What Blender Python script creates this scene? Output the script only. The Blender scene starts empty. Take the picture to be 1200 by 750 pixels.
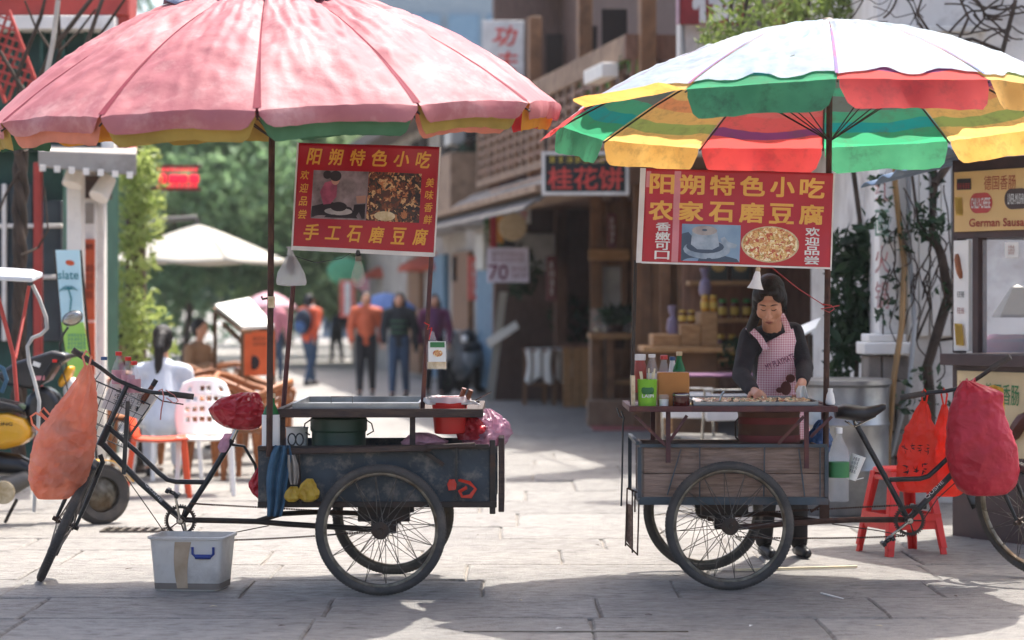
import bpy, bmesh, math, random
from mathutils import Vector, Matrix, noise, Euler
random.seed(7)
SC = bpy.context.scene
COL = SC.collection
R_ = math.radians
# ------------------------------------------------------------------ camera
FPX, CH, HY = 2833.0, 1.49, 356.0            # focal length in photo pixels, eye height, horizon row
cam = bpy.data.cameras.new('camera'); camo = bpy.data.objects.new('camera', cam); COL.objects.link(camo)
cam.sensor_width = 36.0; cam.lens = 36.0*FPX/1200.0
cam.shift_y = -(375-HY)/1200.0
cam.clip_end = 600; cam.clip_start = .1
camo.location = (0, 0, CH); camo.rotation_euler = (R_(90), 0, 0)
cam.dof.use_dof = True; cam.dof.focus_distance = 12.75; cam.dof.aperture_fstop = 1.9
SC.camera = camo
# ------------------------------------------------------------------ sky and sun
SUN = Vector((.62, .88, 2.35)).normalized()   # towards the sun
el = math.asin(SUN.z); az = math.atan2(SUN.x, SUN.y)
w = bpy.data.worlds.new('World'); SC.world = w; w.use_nodes = True
nt = w.node_tree; bg = nt.nodes['Background']
sky = nt.nodes.new('ShaderNodeTexSky'); sky.sky_type = 'NISHITA'; sky.sun_disc = False
sky.sun_elevation = el; sky.sun_rotation = az; sky.dust_density = 5.0; sky.air_density = .8; sky.ozone_density = .3
nt.links.new(sky.outputs[0], bg.inputs[0]); bg.inputs[1].default_value = .15
sl = bpy.data.lights.new('sun', 'SUN'); so = bpy.data.objects.new('sun', sl); COL.objects.link(so)
sl.energy = 3.0; sl.angle = R_(.5); sl.color = (1, .97, .92)
so.rotation_euler = (-SUN).to_track_quat('-Z', 'Y').to_euler(); so.location = (4, 8, 20)
vs = SC.view_settings; vs.view_transform = 'Standard'; vs.look = 'None'; vs.exposure = 1.6; vs.gamma = 1
SC.render.engine = 'CYCLES'
cy = SC.cycles; cy.use_denoising = True; cy.max_bounces = 8; cy.transparent_max_bounces = 16
cy.diffuse_bounces = 4; cy.glossy_bounces = 3; cy.transmission_bounces = 6; cy.caustics_reflective = False; cy.caustics_refractive = False
cy.sample_clamp_indirect = 6
# ------------------------------------------------------------------ helpers
def P(px, py, d): return Vector(((px-600)*d/FPX, d, CH+(HY-py)*d/FPX))
def G(px, py):
    d = CH*FPX/(py-HY); return Vector(((px-600)*d/FPX, d, 0))
def lerp(a, b, t): return a+(b-a)*t
ORIG = {}
def tag(o, label=None, cat=None, group=None, kind=None):
    if label: o['label'] = label
    if cat: o['category'] = cat
    if group: o['group'] = group
    if kind: o['kind'] = kind
    return o
def thing(name, loc, label, cat, group=None):
    o = bpy.data.objects.new(name, None); COL.objects.link(o); o.location = loc; o.empty_display_size = .1
    ORIG[o.name] = Vector(loc)
    return tag(o, label, cat, group)
def sub(name, parent, M=None):
    o = bpy.data.objects.new(name, None); COL.objects.link(o); o.parent = parent; o.empty_display_size = .05
    if M is not None: o.matrix_local = M
    ORIG[o.name] = Vector((0, 0, 0)); return o
def kids(o): return [c for c in bpy.data.objects if c.parent == o]
def copy_tree(o, parent=None, KM=None):
    c = o.copy(); COL.objects.link(c)
    if parent: c.parent = parent
    for ch in o.children: copy_tree(ch, c)
    return c
class MB:
    def __init__(s): s.v = []; s.f = []; s.m = []; s.cur = 0
    def add(s, vs, fs):
        b = len(s.v); s.v += [Vector(v) for v in vs]
        for f in fs: s.f.append([i+b for i in f]); s.m.append(s.cur)
        return s
    def hexa(s, p):   # 8 points: bottom loop 0-3, top loop 4-7
        return s.add(p, [(3,2,1,0),(4,5,6,7),(0,1,5,4),(1,2,6,5),(2,3,7,6),(3,0,4,7)])
    def bx(s, x0, x1, y0, y1, z0, z1):
        return s.hexa([(x0,y0,z0),(x1,y0,z0),(x1,y1,z0),(x0,y1,z0),(x0,y0,z1),(x1,y0,z1),(x1,y1,z1),(x0,y1,z1)])
    def box(s, c, size, M=None):
        h = Vector(size)/2; c = Vector(c)
        pts = [Vector((sx*h.x, sy*h.y, sz*h.z)) for sz in (-1,1) for sx,sy in ((-1,-1),(1,-1),(1,1),(-1,1))]
        return s.hexa([c+(M @ p if M else p) for p in pts])
    def bar(s, a, b, wd, th, up=(0,0,1)):  # rectangular bar from a to b
        a = Vector(a); b = Vector(b); t = (b-a).normalized(); u = Vector(up)
        if abs(t.dot(u)) > .95: u = Vector((0,1,0))
        x = t.cross(u).normalized(); y = x.cross(t).normalized()
        pts = []
        for p in (a, b):
            pts += [p-x*wd/2-y*th/2, p+x*wd/2-y*th/2, p+x*wd/2+y*th/2, p-x*wd/2+y*th/2]
        return s.hexa(pts)
    def tube(s, pts, r, n=8, closed=False, caps=True):
        pts = [Vector(p) for p in pts]; N = len(pts)
        rr = r if isinstance(r, (list, tuple)) else [r]*N
        T = []
        for i in range(N):
            a = pts[(i-1) % N] if (closed or i > 0) else pts[i]; b = pts[(i+1) % N] if (closed or i < N-1) else pts[i]
            t = (b-a); T.append(t.normalized() if t.length > 1e-9 else Vector((0,0,1)))
        u = T[0].orthogonal().normalized(); vs = []
        for i in range(N):
            u = (u - T[i]*u.dot(T[i]));  u = u.normalized() if u.length > 1e-6 else T[i].orthogonal().normalized()
            w_ = T[i].cross(u)
            for k in range(n):
                a = 2*math.pi*k/n; vs.append(pts[i]+(u*math.cos(a)+w_*math.sin(a))*rr[i])
        fs = []
        for i in range(N if closed else N-1):
            j = (i+1) % N
            for k in range(n):
                fs.append((i*n+k, i*n+(k+1) % n, j*n+(k+1) % n, j*n+k))
        if not closed and caps: fs.append(tuple(range(n-1, -1, -1))); fs.append(tuple((N-1)*n+k for k in range(n)))
        return s.add(vs, fs)
    def cyl(s, a, b, r0, r1=None, n=14): return s.tube([a, b], [r0, r0 if r1 is None else r1], n)
    def lathe(s, prof, c=(0,0,0), n=24, M=None, caps=True):
        c = Vector(c); vs = []
        for r, z in prof:
            for k in range(n):
                a = 2*math.pi*k/n; p = Vector((r*math.cos(a), r*math.sin(a), z)); vs.append(c+(M @ p if M else p))
        fs = [(i*n+k, i*n+(k+1) % n, (i+1)*n+(k+1) % n, (i+1)*n+k) for i in range(len(prof)-1) for k in range(n)]
        if caps:
            fs.append(tuple(range(n-1, -1, -1))); fs.append(tuple((len(prof)-1)*n+k for k in range(n)))
        return s.add(vs, fs)
    def ell(s, c, r, n=16, m=10, M=None):
        c = Vector(c); r = Vector(r) if not isinstance(r, (int, float)) else Vector((r, r, r)); vs = []; fs = []
        for i in range(1, m):
            t = math.pi*i/m
            for k in range(n):
                a = 2*math.pi*k/n; p = Vector((r.x*math.sin(t)*math.cos(a), r.y*math.sin(t)*math.sin(a), r.z*math.cos(t)))
                vs.append(c+(M @ p if M else p))
        for i in range(m-2):
            for k in range(n): fs.append((i*n+k, (i+1)*n+k, (i+1)*n+(k+1) % n, i*n+(k+1) % n))
        a = len(vs); pz = Vector((0,0,r.z)); vs.append(c+(M @ pz if M else pz)); vs.append(c-(M @ pz if M else pz))
        for k in range(n):
            fs.append((a, k, (k+1) % n)); fs.append((a+1, (m-2)*n+(k+1) % n, (m-2)*n+k))
        return s.add(vs, fs)
    def caps(s, a, b, r0, r1=None, n=12):  # capsule
        r1 = r0 if r1 is None else r1
        s.cyl(a, b, r0, r1, n); s.ell(a, r0, n, 8); s.ell(b, r1, n, 8); return s
    def chain(s, pts, rr, n=12):
        for i in range(len(pts)-1): s.caps(pts[i], pts[i+1], rr[i], rr[i+1], n)
        return s
    def loft(s, rings, caps=True):
        n = len(rings[0]); vs = [p for r in rings for p in r]
        fs = [(i*n+k, i*n+(k+1) % n, (i+1)*n+(k+1) % n, (i+1)*n+k) for i in range(len(rings)-1) for k in range(n)]
        if caps: fs.append(tuple(range(n-1, -1, -1))); fs.append(tuple((len(rings)-1)*n+k for k in range(n)))
        return s.add(vs, fs)
    def grid(s, fn, nu, nv):
        vs = [fn(i/nu, j/nv) for j in range(nv+1) for i in range(nu+1)]
        return s.add(vs, [(j*(nu+1)+i, j*(nu+1)+i+1, (j+1)*(nu+1)+i+1, (j+1)*(nu+1)+i) for j in range(nv) for i in range(nu)])
    def poly(s, pts): return s.add(pts, [tuple(range(len(pts)))])
    def prism(s, pts, ext):  # polygon extruded by vector
        n = len(pts); e = Vector(ext); pts = [Vector(p) for p in pts]
        return s.add(pts+[p+e for p in pts], [tuple(range(n-1,-1,-1)), tuple(range(n, 2*n))]+[(k, (k+1) % n, n+(k+1) % n, n+k) for k in range(n)])
    def crumple(s, amt, scale, seed=0, start=0):
        o = Vector((seed*7.3, seed*3.1, seed*1.7))
        for i in range(start, len(s.v)):
            p = s.v[i]; s.v[i] = p+noise.noise_vector(p*scale+o)*amt+noise.noise_vector(p*scale*2.7+o)*amt*.45
        return s
    def mesh(s, name, mats, org=Vector((0,0,0)), smooth=35):
        me = bpy.data.meshes.new(name)
        me.from_pydata([v-org for v in s.v], [], s.f)
        for m in (mats if isinstance(mats, (list, tuple)) else [mats]): me.materials.append(m)
        if isinstance(mats, (list, tuple)): me.polygons.foreach_set('material_index', s.m)
        if smooth:
            me.polygons.foreach_set('use_smooth', [True]*len(me.polygons)); me.set_sharp_from_angle(angle=R_(smooth))
        me.update(); return me
    def build(s, name, mats, parent=None, smooth=35, bevel=0, M=None, solid=0, subd=0, local=False):
        org = Vector((0,0,0))
        if parent is not None and not local: org = ORIG.get(parent.name, org)
        ob = bpy.data.objects.new(name, s.mesh(name, mats, org, smooth)); COL.objects.link(ob)
        if parent is not None: ob.parent = parent
        ORIG[ob.name] = org
        if M is not None: ob.matrix_local = M
        if solid:
            md = ob.modifiers.new('s', 'SOLIDIFY'); md.thickness = solid; md.offset = 0
        if subd:
            md = ob.modifiers.new('d', 'SUBSURF'); md.levels = subd; md.render_levels = subd
        if bevel:
            md = ob.modifiers.new('b', 'BEVEL'); md.width = bevel; md.segments = 2; md.limit_method = 'ANGLE'; md.angle_limit = R_(40)
        return ob
    def single(s, name, mats, label, cat, base=None, group=None, kind=None, **kw):  # top-level one-mesh thing
        if base is None:
            n = len(s.v); base = Vector((sum(v.x for v in s.v)/n, sum(v.y for v in s.v)/n, min(v.z for v in s.v)))
        ob = bpy.data.objects.new(name, s.mesh(name, mats, Vector(base), kw.get('smooth', 35))); COL.objects.link(ob); ob.location = base
        ORIG[ob.name] = Vector(base)
        if kw.get('solid'):
            md = ob.modifiers.new('s', 'SOLIDIFY'); md.thickness = kw['solid']; md.offset = 0
        if kw.get('subd'):
            md = ob.modifiers.new('d', 'SUBSURF'); md.levels = kw['subd']; md.render_levels = kw['subd']
        if kw.get('bevel'):
            md = ob.modifiers.new('b', 'BEVEL'); md.width = kw['bevel']; md.segments = 2; md.limit_method = 'ANGLE'; md.angle_limit = R_(40)
        return tag(ob, label, cat, group, kind)
def px_loft(mb, rows, d, depth=.7, n=20, dd=None):
    """rings from photo rows (py, x_left, x_right), real depth = depth*width"""
    rings = []
    for i, row in enumerate(rows):
        py, a, b = row[:3]; dc = d if dd is None else d+dd[i]
        c = P((a+b)/2, py, dc); rx = (b-a)/2*dc/FPX; ry = rx*depth
        rings.append([c+Vector((rx*math.cos(2*math.pi*k/n), ry*math.sin(2*math.pi*k/n), 0)) for k in range(n)])
    mb.loft(rings); return mb
def crom(rows, m_):
    out = []; n = len(rows)
    for i in range(n-1):
        p0, p1, p2, p3 = rows[max(0,i-1)], rows[i], rows[i+1], rows[min(n-1,i+2)]
        for k in range(m_):
            t = k/m_; out.append(tuple(.5*((2*b)+(c-a)*t+(2*a-5*b+4*c-d)*t*t+(3*b-a-3*c+d)*t**3) for a, b, c, d in zip(p0, p1, p2, p3)))
    out.append(tuple(rows[-1])); return out
def plastic(mb, rows, d, depth, seed, amp=.01, pleats=9, n=72, m_=6):
    """thin bag: smooth outline rows, pleats gathering to the last row, sharp creases"""
    rows = crom([tuple(map(float, r[:3])) for r in rows], m_); N = len(rows); o = Vector((seed*5.1, seed*2.3, seed*.7)); rings = []
    for i, (py, a, b) in enumerate(rows):
        c = P((a+b)/2, py, d); rx = max(.002, (b-a)/2*d/FPX); ry = rx*depth; v = i/(N-1); ring = []
        for k in range(n):
            an = 2*math.pi*k/n; u = Vector((math.cos(an), math.sin(an), 0)); p = c+Vector((rx*u.x, ry*u.y, 0))
            q = p*9+o; rid = (1-2.6*abs(noise.noise(q)))*.7+(1-2.6*abs(noise.noise(q*2.1)))*.55+(1-2.6*abs(noise.noise(q*4.3)))*.5
            ple = math.sin(an*pleats+3*noise.noise(Vector((v*3, seed, 0)))+seed)*.6+math.sin(an*pleats*1.7+seed*2+v*2)*.4
            w_ = amp*(rid*(.6+.4*math.sin(math.pi*min(1, v*1.1)))+ple*(v**1.5)*1.1)*min(1, rx/.06)
            ring.append(p+Vector((u.x, u.y, .25*noise.noise(q*1.7)))*w_)
        rings.append(ring)
    mb.loft(rings); return mb
def remesh(mb, voxel, smooth_it=4, fac=.5):
    me = mb.mesh('tmp', MAT['skin'], smooth=0); ob = bpy.data.objects.new('tmp', me); COL.objects.link(ob)
    md = ob.modifiers.new('r', 'REMESH'); md.mode = 'VOXEL'; md.voxel_size = voxel; md.use_smooth_shade = True
    if smooth_it:
        m2 = ob.modifiers.new('s', 'SMOOTH'); m2.iterations = smooth_it; m2.factor = fac
    dg = bpy.context.evaluated_depsgraph_get(); dg.update()
    out = bpy.data.meshes.new_from_object(ob.evaluated_get(dg)); bpy.data.objects.remove(ob)
    return out
def rm_build(mb, name, mat_, parent, voxel=.012, smooth_it=4):
    me = remesh(mb, voxel, smooth_it); org = ORIG.get(parent.name, Vector((0,0,0)))
    for v in me.vertices: v.co -= org
    me.name = name; me.materials.clear(); me.materials.append(mat_)
    me.polygons.foreach_set('use_smooth', [True]*len(me.polygons))
    ob = bpy.data.objects.new(name, me); COL.objects.link(ob); ob.parent = parent; ORIG[ob.name] = org
    return ob
# ------------------------------------------------------------------ materials
MAT = {}
def srgb(h):
    h = h.lstrip('#'); c = [int(h[i:i+2], 16)/255 for i in (0, 2, 4)]
    return tuple(x/12.92 if x <= .04045 else ((x+.055)/1.055)**2.4 for x in c)
def mat(name, c, c2=None, rough=.6, metal=0., scale=6., var=.25, bump=0., bscale=60., tl=0., tr=0., trans=0., dirt=None, dirt_amt=.5, dscale=3., stretch=None, emit=None, estr=1., coat=0., ior=1.45, rnd=0., spec=.5, detail=4, crk=0.):
    if isinstance(c, str): c = srgb(c)
    if isinstance(c2, str): c2 = srgb(c2)
    m = bpy.data.materials.new(name); m.use_nodes = True; t = m.node_tree; N = t.nodes; L = t.links
    b = N['Principled BSDF']; out = N['Material Output']
    tc = N.new('ShaderNodeTexCoord'); src = tc.outputs['Object']
    if stretch:
        mp = N.new('ShaderNodeMapping'); mp.inputs['Scale'].default_value = stretch; L.new(src, mp.inputs[0]); src = mp.outputs[0]
    c2 = c2 or tuple(x*(1-var) for x in c)
    nz = N.new('ShaderNodeTexNoise'); nz.inputs['Scale'].default_value = scale; nz.inputs['Detail'].default_value = detail; L.new(src, nz.inputs[0])
    rp = N.new('ShaderNodeValToRGB'); rp.color_ramp.elements[0].position = .32; rp.color_ramp.elements[1].position = .68
    rp.color_ramp.elements[0].color = (*c2, 1); rp.color_ramp.elements[1].color = (*c, 1); L.new(nz.outputs[0], rp.inputs[0])
    colr = rp.outputs[0]
    if dirt:
        if isinstance(dirt, str): dirt = srgb(dirt)
        n2 = N.new('ShaderNodeTexNoise'); n2.inputs['Scale'].default_value = dscale; n2.inputs['Detail'].default_value = 8; n2.inputs['Roughness'].default_value = .7; L.new(src, n2.inputs[0])
        r2 = N.new('ShaderNodeValToRGB'); r2.color_ramp.elements[0].position = .5; r2.color_ramp.elements[1].position = .68
        r2.color_ramp.elements[1].color = (dirt_amt,)*3+(1,); L.new(n2.outputs[0], r2.inputs[0])
        mx = N.new('ShaderNodeMixRGB'); L.new(r2.outputs[0], mx.inputs[0]); L.new(colr, mx.inputs[1]); mx.inputs[2].default_value = (*dirt, 1); colr = mx.outputs[0]
    if rnd:
        oi = N.new('ShaderNodeObjectInfo'); hs = N.new('ShaderNodeHueSaturation'); mr = N.new('ShaderNodeMapRange')
        mr.inputs[3].default_value = 1-rnd; mr.inputs[4].default_value = 1+rnd; L.new(oi.outputs['Random'], mr.inputs[0]); L.new(mr.outputs[0], hs.inputs['Value']); L.new(colr, hs.inputs['Color']); colr = hs.outputs[0]
    L.new(colr, b.inputs['Base Color'])
    b.inputs['Roughness'].default_value = rough; b.inputs['Metallic'].default_value = metal; b.inputs['IOR'].default_value = ior
    b.inputs['Transmission Weight'].default_value = trans; b.inputs['Coat Weight'].default_value = coat; b.inputs['Specular IOR Level'].default_value = spec
    if bump:
        nb = N.new('ShaderNodeTexNoise'); nb.inputs['Scale'].default_value = bscale; nb.inputs['Detail'].default_value = 6; L.new(src, nb.inputs[0])
        bp = N.new('ShaderNodeBump'); bp.inputs['Strength'].default_value = bump; bp.inputs['Distance'].default_value = .02; L.new(nb.outputs[0], bp.inputs['Height']); L.new(bp.outputs[0], b.inputs['Normal'])
    if crk:      # crumpled film: warped cells with sharp creases
        nw = N.new('ShaderNodeTexNoise'); nw.inputs['Scale'].default_value = 7; L.new(src, nw.inputs[0]); mw = N.new('ShaderNodeMixRGB'); mw.inputs[0].default_value = .12; L.new(src, mw.inputs[1]); L.new(nw.outputs['Color'], mw.inputs[2]); hs_ = []
        for sc_ in (13, 31):
            v_ = N.new('ShaderNodeTexVoronoi'); v_.inputs['Scale'].default_value = sc_; L.new(mw.outputs[0], v_.inputs[0]); hs_.append(v_)
        ma = N.new('ShaderNodeMath'); ma.operation = 'MULTIPLY_ADD'; ma.inputs[1].default_value = .4; L.new(hs_[1].outputs['Distance'], ma.inputs[0]); L.new(hs_[0].outputs['Distance'], ma.inputs[2])
        bp = N.new('ShaderNodeBump'); bp.inputs['Strength'].default_value = crk; bp.inputs['Distance'].default_value = .03; L.new(ma.outputs[0], bp.inputs['Height']); L.new(bp.outputs[0], b.inputs['Normal'])
    if emit:
        if isinstance(emit, str): emit = srgb(emit)
        b.inputs['Emission Color'].default_value = (*emit, 1); b.inputs['Emission Strength'].default_value = estr
    sh = b.outputs[0]
    if tl:
        tn = N.new('ShaderNodeBsdfTranslucent'); L.new(colr, tn.inputs[0]); ms = N.new('ShaderNodeMixShader'); ms.inputs[0].default_value = tl
        L.new(sh, ms.inputs[1]); L.new(tn.outputs[0], ms.inputs[2]); sh = ms.outputs[0]
    if tr:
        tp = N.new('ShaderNodeBsdfTransparent'); L.new(colr, tp.inputs[0]) if tr < .6 else None
        ms = N.new('ShaderNodeMixShader'); ms.inputs[0].default_value = tr; L.new(sh, ms.inputs[1]); L.new(tp.outputs[0], ms.inputs[2]); sh = ms.outputs[0]
    L.new(sh, out.inputs[0]); MAT[name] = m; m['colsock'] = 1
    return m
def stripes(name, stops, tl=.5, rmax=1.5, rough=.8, dirt=(.12,.09,.06)):
    """cloth whose bands follow the distance from the parasol's axis"""
    m = bpy.data.materials.new(name); m.use_nodes = True; t = m.node_tree; N = t.nodes; L = t.links
    b = N['Principled BSDF']; out = N['Material Output']; tc = N.new('ShaderNodeTexCoord')
    mp = N.new('ShaderNodeMapping'); mp.inputs['Scale'].default_value = (1/rmax, 1/rmax, 0); L.new(tc.outputs['Object'], mp.inputs[0])
    ln = N.new('ShaderNodeVectorMath'); ln.operation = 'LENGTH'; L.new(mp.outputs[0], ln.inputs[0])
    rp = N.new('ShaderNodeValToRGB'); rp.color_ramp.interpolation = 'CONSTANT'; e = rp.color_ramp.elements
    e[0].position = 0; e[0].color = (*srgb(stops[0][1]), 1); e[1].position = stops[1][0]; e[1].color = (*srgb(stops[1][1]), 1)
    for p_, c_ in stops[2:]:
        x = e.new(p_); x.color = (*srgb(c_), 1)
    L.new(ln.outputs['Value'], rp.inputs[0])
    n2 = N.new('ShaderNodeTexNoise'); n2.inputs['Scale'].default_value = 9; n2.inputs['Detail'].default_value = 9; n2.inputs['Roughness'].default_value = .75; L.new(tc.outputs['Object'], n2.inputs[0])
    r2 = N.new('ShaderNodeValToRGB'); r2.color_ramp.elements[0].position = .5; r2.color_ramp.elements[1].position = .75; r2.color_ramp.elements[1].color = (.6,.6,.6,1); L.new(n2.outputs[0], r2.inputs[0])
    mx = N.new('ShaderNodeMixRGB'); L.new(r2.outputs[0], mx.inputs[0]); L.new(rp.outputs[0], mx.inputs[1]); mx.inputs[2].default_value = (*dirt, 1)
    L.new(mx.outputs[0], b.inputs['Base Color']); b.inputs['Roughness'].default_value = rough; b.inputs['Specular IOR Level'].default_value = .2
    tn = N.new('ShaderNodeBsdfTranslucent'); L.new(mx.outputs[0], tn.inputs[0]); ms = N.new('ShaderNodeMixShader'); ms.inputs[0].default_value = tl
    L.new(b.outputs[0], ms.inputs[1]); L.new(tn.outputs[0], ms.inputs[2]); L.new(ms.outputs[0], out.inputs[0]); MAT[name] = m
    return m
def food(name, cols, scale=40., rough=.5):
    """printed or real jumble of small coloured pieces"""
    m = bpy.data.materials.new(name); m.use_nodes = True; t = m.node_tree; N = t.nodes; L = t.links; b = N['Principled BSDF']
    tc = N.new('ShaderNodeTexCoord'); n0 = N.new('ShaderNodeTexNoise'); n0.inputs['Scale'].default_value = scale*.6; L.new(tc.outputs['Object'], n0.inputs[0])
    va = N.new('ShaderNodeMixRGB'); va.inputs[0].default_value = .06; L.new(tc.outputs['Object'], va.inputs[1]); L.new(n0.outputs['Color'], va.inputs[2])
    v = N.new('ShaderNodeTexVoronoi'); v.inputs['Scale'].default_value = scale; L.new(va.outputs[0], v.inputs[0])
    sp = N.new('ShaderNodeSeparateColor'); L.new(v.outputs['Color'], sp.inputs[0])
    rp = N.new('ShaderNodeValToRGB'); rp.color_ramp.interpolation = 'CONSTANT'; e = rp.color_ramp.elements
    for i, c_ in enumerate(cols):
        x = e[i] if i < 2 else e.new(i/len(cols)); x.position = i/len(cols); x.color = (*srgb(c_), 1)
    L.new(sp.outputs[0], rp.inputs[0])
    n3 = N.new('ShaderNodeTexNoise'); n3.inputs['Scale'].default_value = scale*2.5; n3.inputs['Detail'].default_value = 5; L.new(tc.outputs['Object'], n3.inputs[0])
    mm = N.new('ShaderNodeMixRGB'); mm.blend_type = 'OVERLAY'; mm.inputs[0].default_value = .8; L.new(rp.outputs[0], mm.inputs[1]); L.new(n3.outputs['Fac'], mm.inputs[2])
    L.new(mm.outputs[0], b.inputs['Base Color']); b.inputs['Roughness'].default_value = rough; MAT[name] = m; return m
def text(s, name, mat_, parent, M, w_, h_, bold=0., ext=.0015, shear=0.):
    """lettering fitted to a w_ x h_ rectangle centred at M's origin, lying in M's XY plane; M in world space"""
    cu = bpy.data.curves.new('t', 'FONT'); cu.body = s; cu.size = 1; cu.resolution_u = 3; cu.shear = shear
    ob = bpy.data.objects.new('t', cu); COL.objects.link(ob)
    dg = bpy.context.evaluated_depsgraph_get(); dg.update()
    me = bpy.data.meshes.new_from_object(ob.evaluated_get(dg)); bpy.data.objects.remove(ob); bpy.data.curves.remove(cu)
    if not me.vertices: return None
    xs = [v.co.x for v in me.vertices]; ys = [v.co.y for v in me.vertices]
    x0, x1, y0, y1 = min(xs), max(xs), min(ys), max(ys); sx = w_/max(x1-x0, 1e-6); sy = h_/max(y1-y0, 1e-6)
    org = ORIG.get(parent.name, Vector((0,0,0))) if parent else Vector((0,0,0))
    co = [((v.co.x-(x0+x1)/2)*sx, (v.co.y-(y0+y1)/2)*sy) for v in me.vertices]; fs = [tuple(p.vertices) for p in me.polygons]; nv = len(co)
    bx_ = bold*w_/max(1, len(s)); by_ = bold*h_; offs = [(0, 0)]+([(bx_, by_), (-bx_, by_), (bx_, -by_), (-bx_, -by_)] if bold else [])
    me = bpy.data.meshes.new(name)
    me.from_pydata([M @ Vector((x+ox, y+oy, ext+.0002*k)) - org for k, (ox, oy) in enumerate(offs) for x, y in co], [], [tuple(i+k*nv for i in f) for k in range(len(offs)) for f in fs])
    me.name = name; me.materials.clear(); me.materials.append(mat_)
    o = bpy.data.objects.new(name, me); COL.objects.link(o); o.parent = parent; ORIG[o.name] = org
    return o
def frame(o, x, y):
    """4x4 with origin o and axes x, y (orthogonalised), z = x cross y"""
    x = Vector(x).normalized(); z = x.cross(Vector(y)).normalized(); y = z.cross(x)
    return Matrix(((x.x,y.x,z.x,o[0]),(x.y,y.y,z.y,o[1]),(x.z,y.z,z.z,o[2]),(0,0,0,1)))
def FR(o): return frame(o, (1,0,0), (0,0,1))   # faces the street (towards -Y)

def marks(parent, M, w_, h_, rows, cols, mat_, name='small_print', seed=1):
    """print too small to read: rows of little stroke clusters in M's XY plane"""
    r_ = random.Random(seed+rows*7+cols); mb = MB(); cw = w_/cols; rh = h_/rows
    for j in range(rows):
        for i in range(cols):
            cx = -w_/2+(i+.5)*cw; cy_ = h_/2-(j+.5)*rh; a = cw*.38; b = rh*.34
            for k in range(5):
                if k < 3: y_ = cy_+b*(k-1)*.9; L_ = a*r_.uniform(.6, 1); q = [(cx-L_, y_-b*.13), (cx+L_, y_-b*.13), (cx+L_, y_+b*.13), (cx-L_, y_+b*.13)]
                else:
                    x_ = cx+a*r_.uniform(-.9, .9); L_ = b*r_.uniform(.6, 1.1); q = [(x_-a*.13, cy_-L_), (x_+a*.13, cy_-L_), (x_+a*.13, cy_+L_), (x_-a*.13, cy_+L_)]
                mb.poly([M @ Vector((p[0], p[1], .0015+.0003*k)) for p in q])
    return mb.build(name, mat_, parent, smooth=0)

def brush(parent, M, w_, h_, rows, cols, mat_, seed=1, name='brush_print'):
    """loose brush strokes of a worn print"""
    r_ = random.Random(seed); mb = MB(); cw = w_/cols; rh = h_/rows
    for j in range(rows):
        for i in range(cols):
            cx = -w_/2+(i+.5)*cw; cy_ = h_/2-(j+.5)*rh
            for k in range(5):
                a = r_.uniform(-.5, .35) if k < 3 else r_.uniform(1.0, 2.0); L_ = r_.uniform(.22, .45)*min(cw, rh); x0 = cx+r_.uniform(-.25, .25)*cw; y0 = cy_+r_.uniform(-.3, .3)*rh; dx, dy = math.cos(a)*L_, math.sin(a)*L_; t_ = .055*rh
                mb.poly([M @ Vector(p) for p in ((x0-dx, y0-dy, .002+.0003*k), (x0+t_*.8, y0-t_, .002+.0003*k), (x0+dx, y0+dy+t_*.3, .002+.0003*k), (x0-t_*.4, y0+t_*.9, .002+.0003*k))])
    return mb.build(name, mat_, parent, smooth=0)
mat('skin', '#cf9c80', '#bd8769', rough=.5, scale=9, var=.1)
mat('skin_pale', '#d9b39a', rough=.55)
mat('hair', '#1c1613', '#0b0908', rough=.5, scale=40, stretch=(3,3,.5), bump=.6, bscale=50)
mat('black_rubber', '#3d3b39', '#4a4642', rough=.85, scale=14, dirt='#6b6257', dirt_amt=.55, dscale=5, bump=.3, bscale=160)
mat('tyre_sidewall', '#45413c', '#5a5247', rough=.85, scale=9, dirt='#7d7466', dirt_amt=.5)
mat('rim_steel', '#7a7468', '#4c463b', rough=.42, metal=.8, scale=20, dirt='#4a3420', dirt_amt=.7)
mat('spoke_steel', '#77716a', '#3e352c', rough=.5, metal=.7, scale=25)
mat('dark_steel', '#2a2826', '#3b322b', rough=.55, metal=.4, scale=18, dirt='#5a3c28', dirt_amt=.6, dscale=9)
mat('black_paint', '#16191b', '#24292b', rough=.35, scale=12, dirt='#5b5348', dirt_amt=.45, dscale=11)
mat('black_plastic', '#1a1a1b', rough=.45, scale=20)
mat('chrome', '#b9b7b0', '#88847c', rough=.25, metal=1., scale=14)
mat('steel_sheet', '#a7a8a6', '#7f8082', rough=.35, metal=.85, scale=5, dirt='#5d5245', dirt_amt=.4)
mat('blue_steel', '#323d45', '#232b31', rough=.5, scale=5, dirt='#8a8072', dirt_amt=.55, dscale=11, bump=.5, bscale=9, metal=.1)
mat('dark_wood', '#2e2320', '#43322a', rough=.7, scale=9, stretch=(1,6,6), bump=.3, bscale=30, dirt='#6d5a48', dirt_amt=.4)
mat('old_plank', '#9a8273', '#7d6656', rough=.85, scale=7, stretch=(1,5,9), bump=.5, bscale=25, dirt='#4f3f36', dirt_amt=.6, dscale=4, rnd=.15)
mat('rust_paint', '#5b3230', '#40262a', rough=.6, scale=14, dirt='#7a4a30', dirt_amt=.6, metal=.2)
mat('rust', '#5a4034', '#3c2b25', rough=.8, scale=16, metal=.3)
mat('tan_wood', '#b08658', '#8d653c', rough=.6, scale=8, stretch=(1,6,6), rnd=.12)
mat('mid_wood', '#8d6646', '#664830', rough=.65, scale=6, stretch=(1,6,1), dirt='#2e1d12', dirt_amt=.5, rnd=.15)
mat('brown_wood', '#8a6753', '#6e4f3f', rough=.7, scale=6, stretch=(5,5,1), dirt='#1e130d', dirt_amt=.6, rnd=.2)
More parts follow.
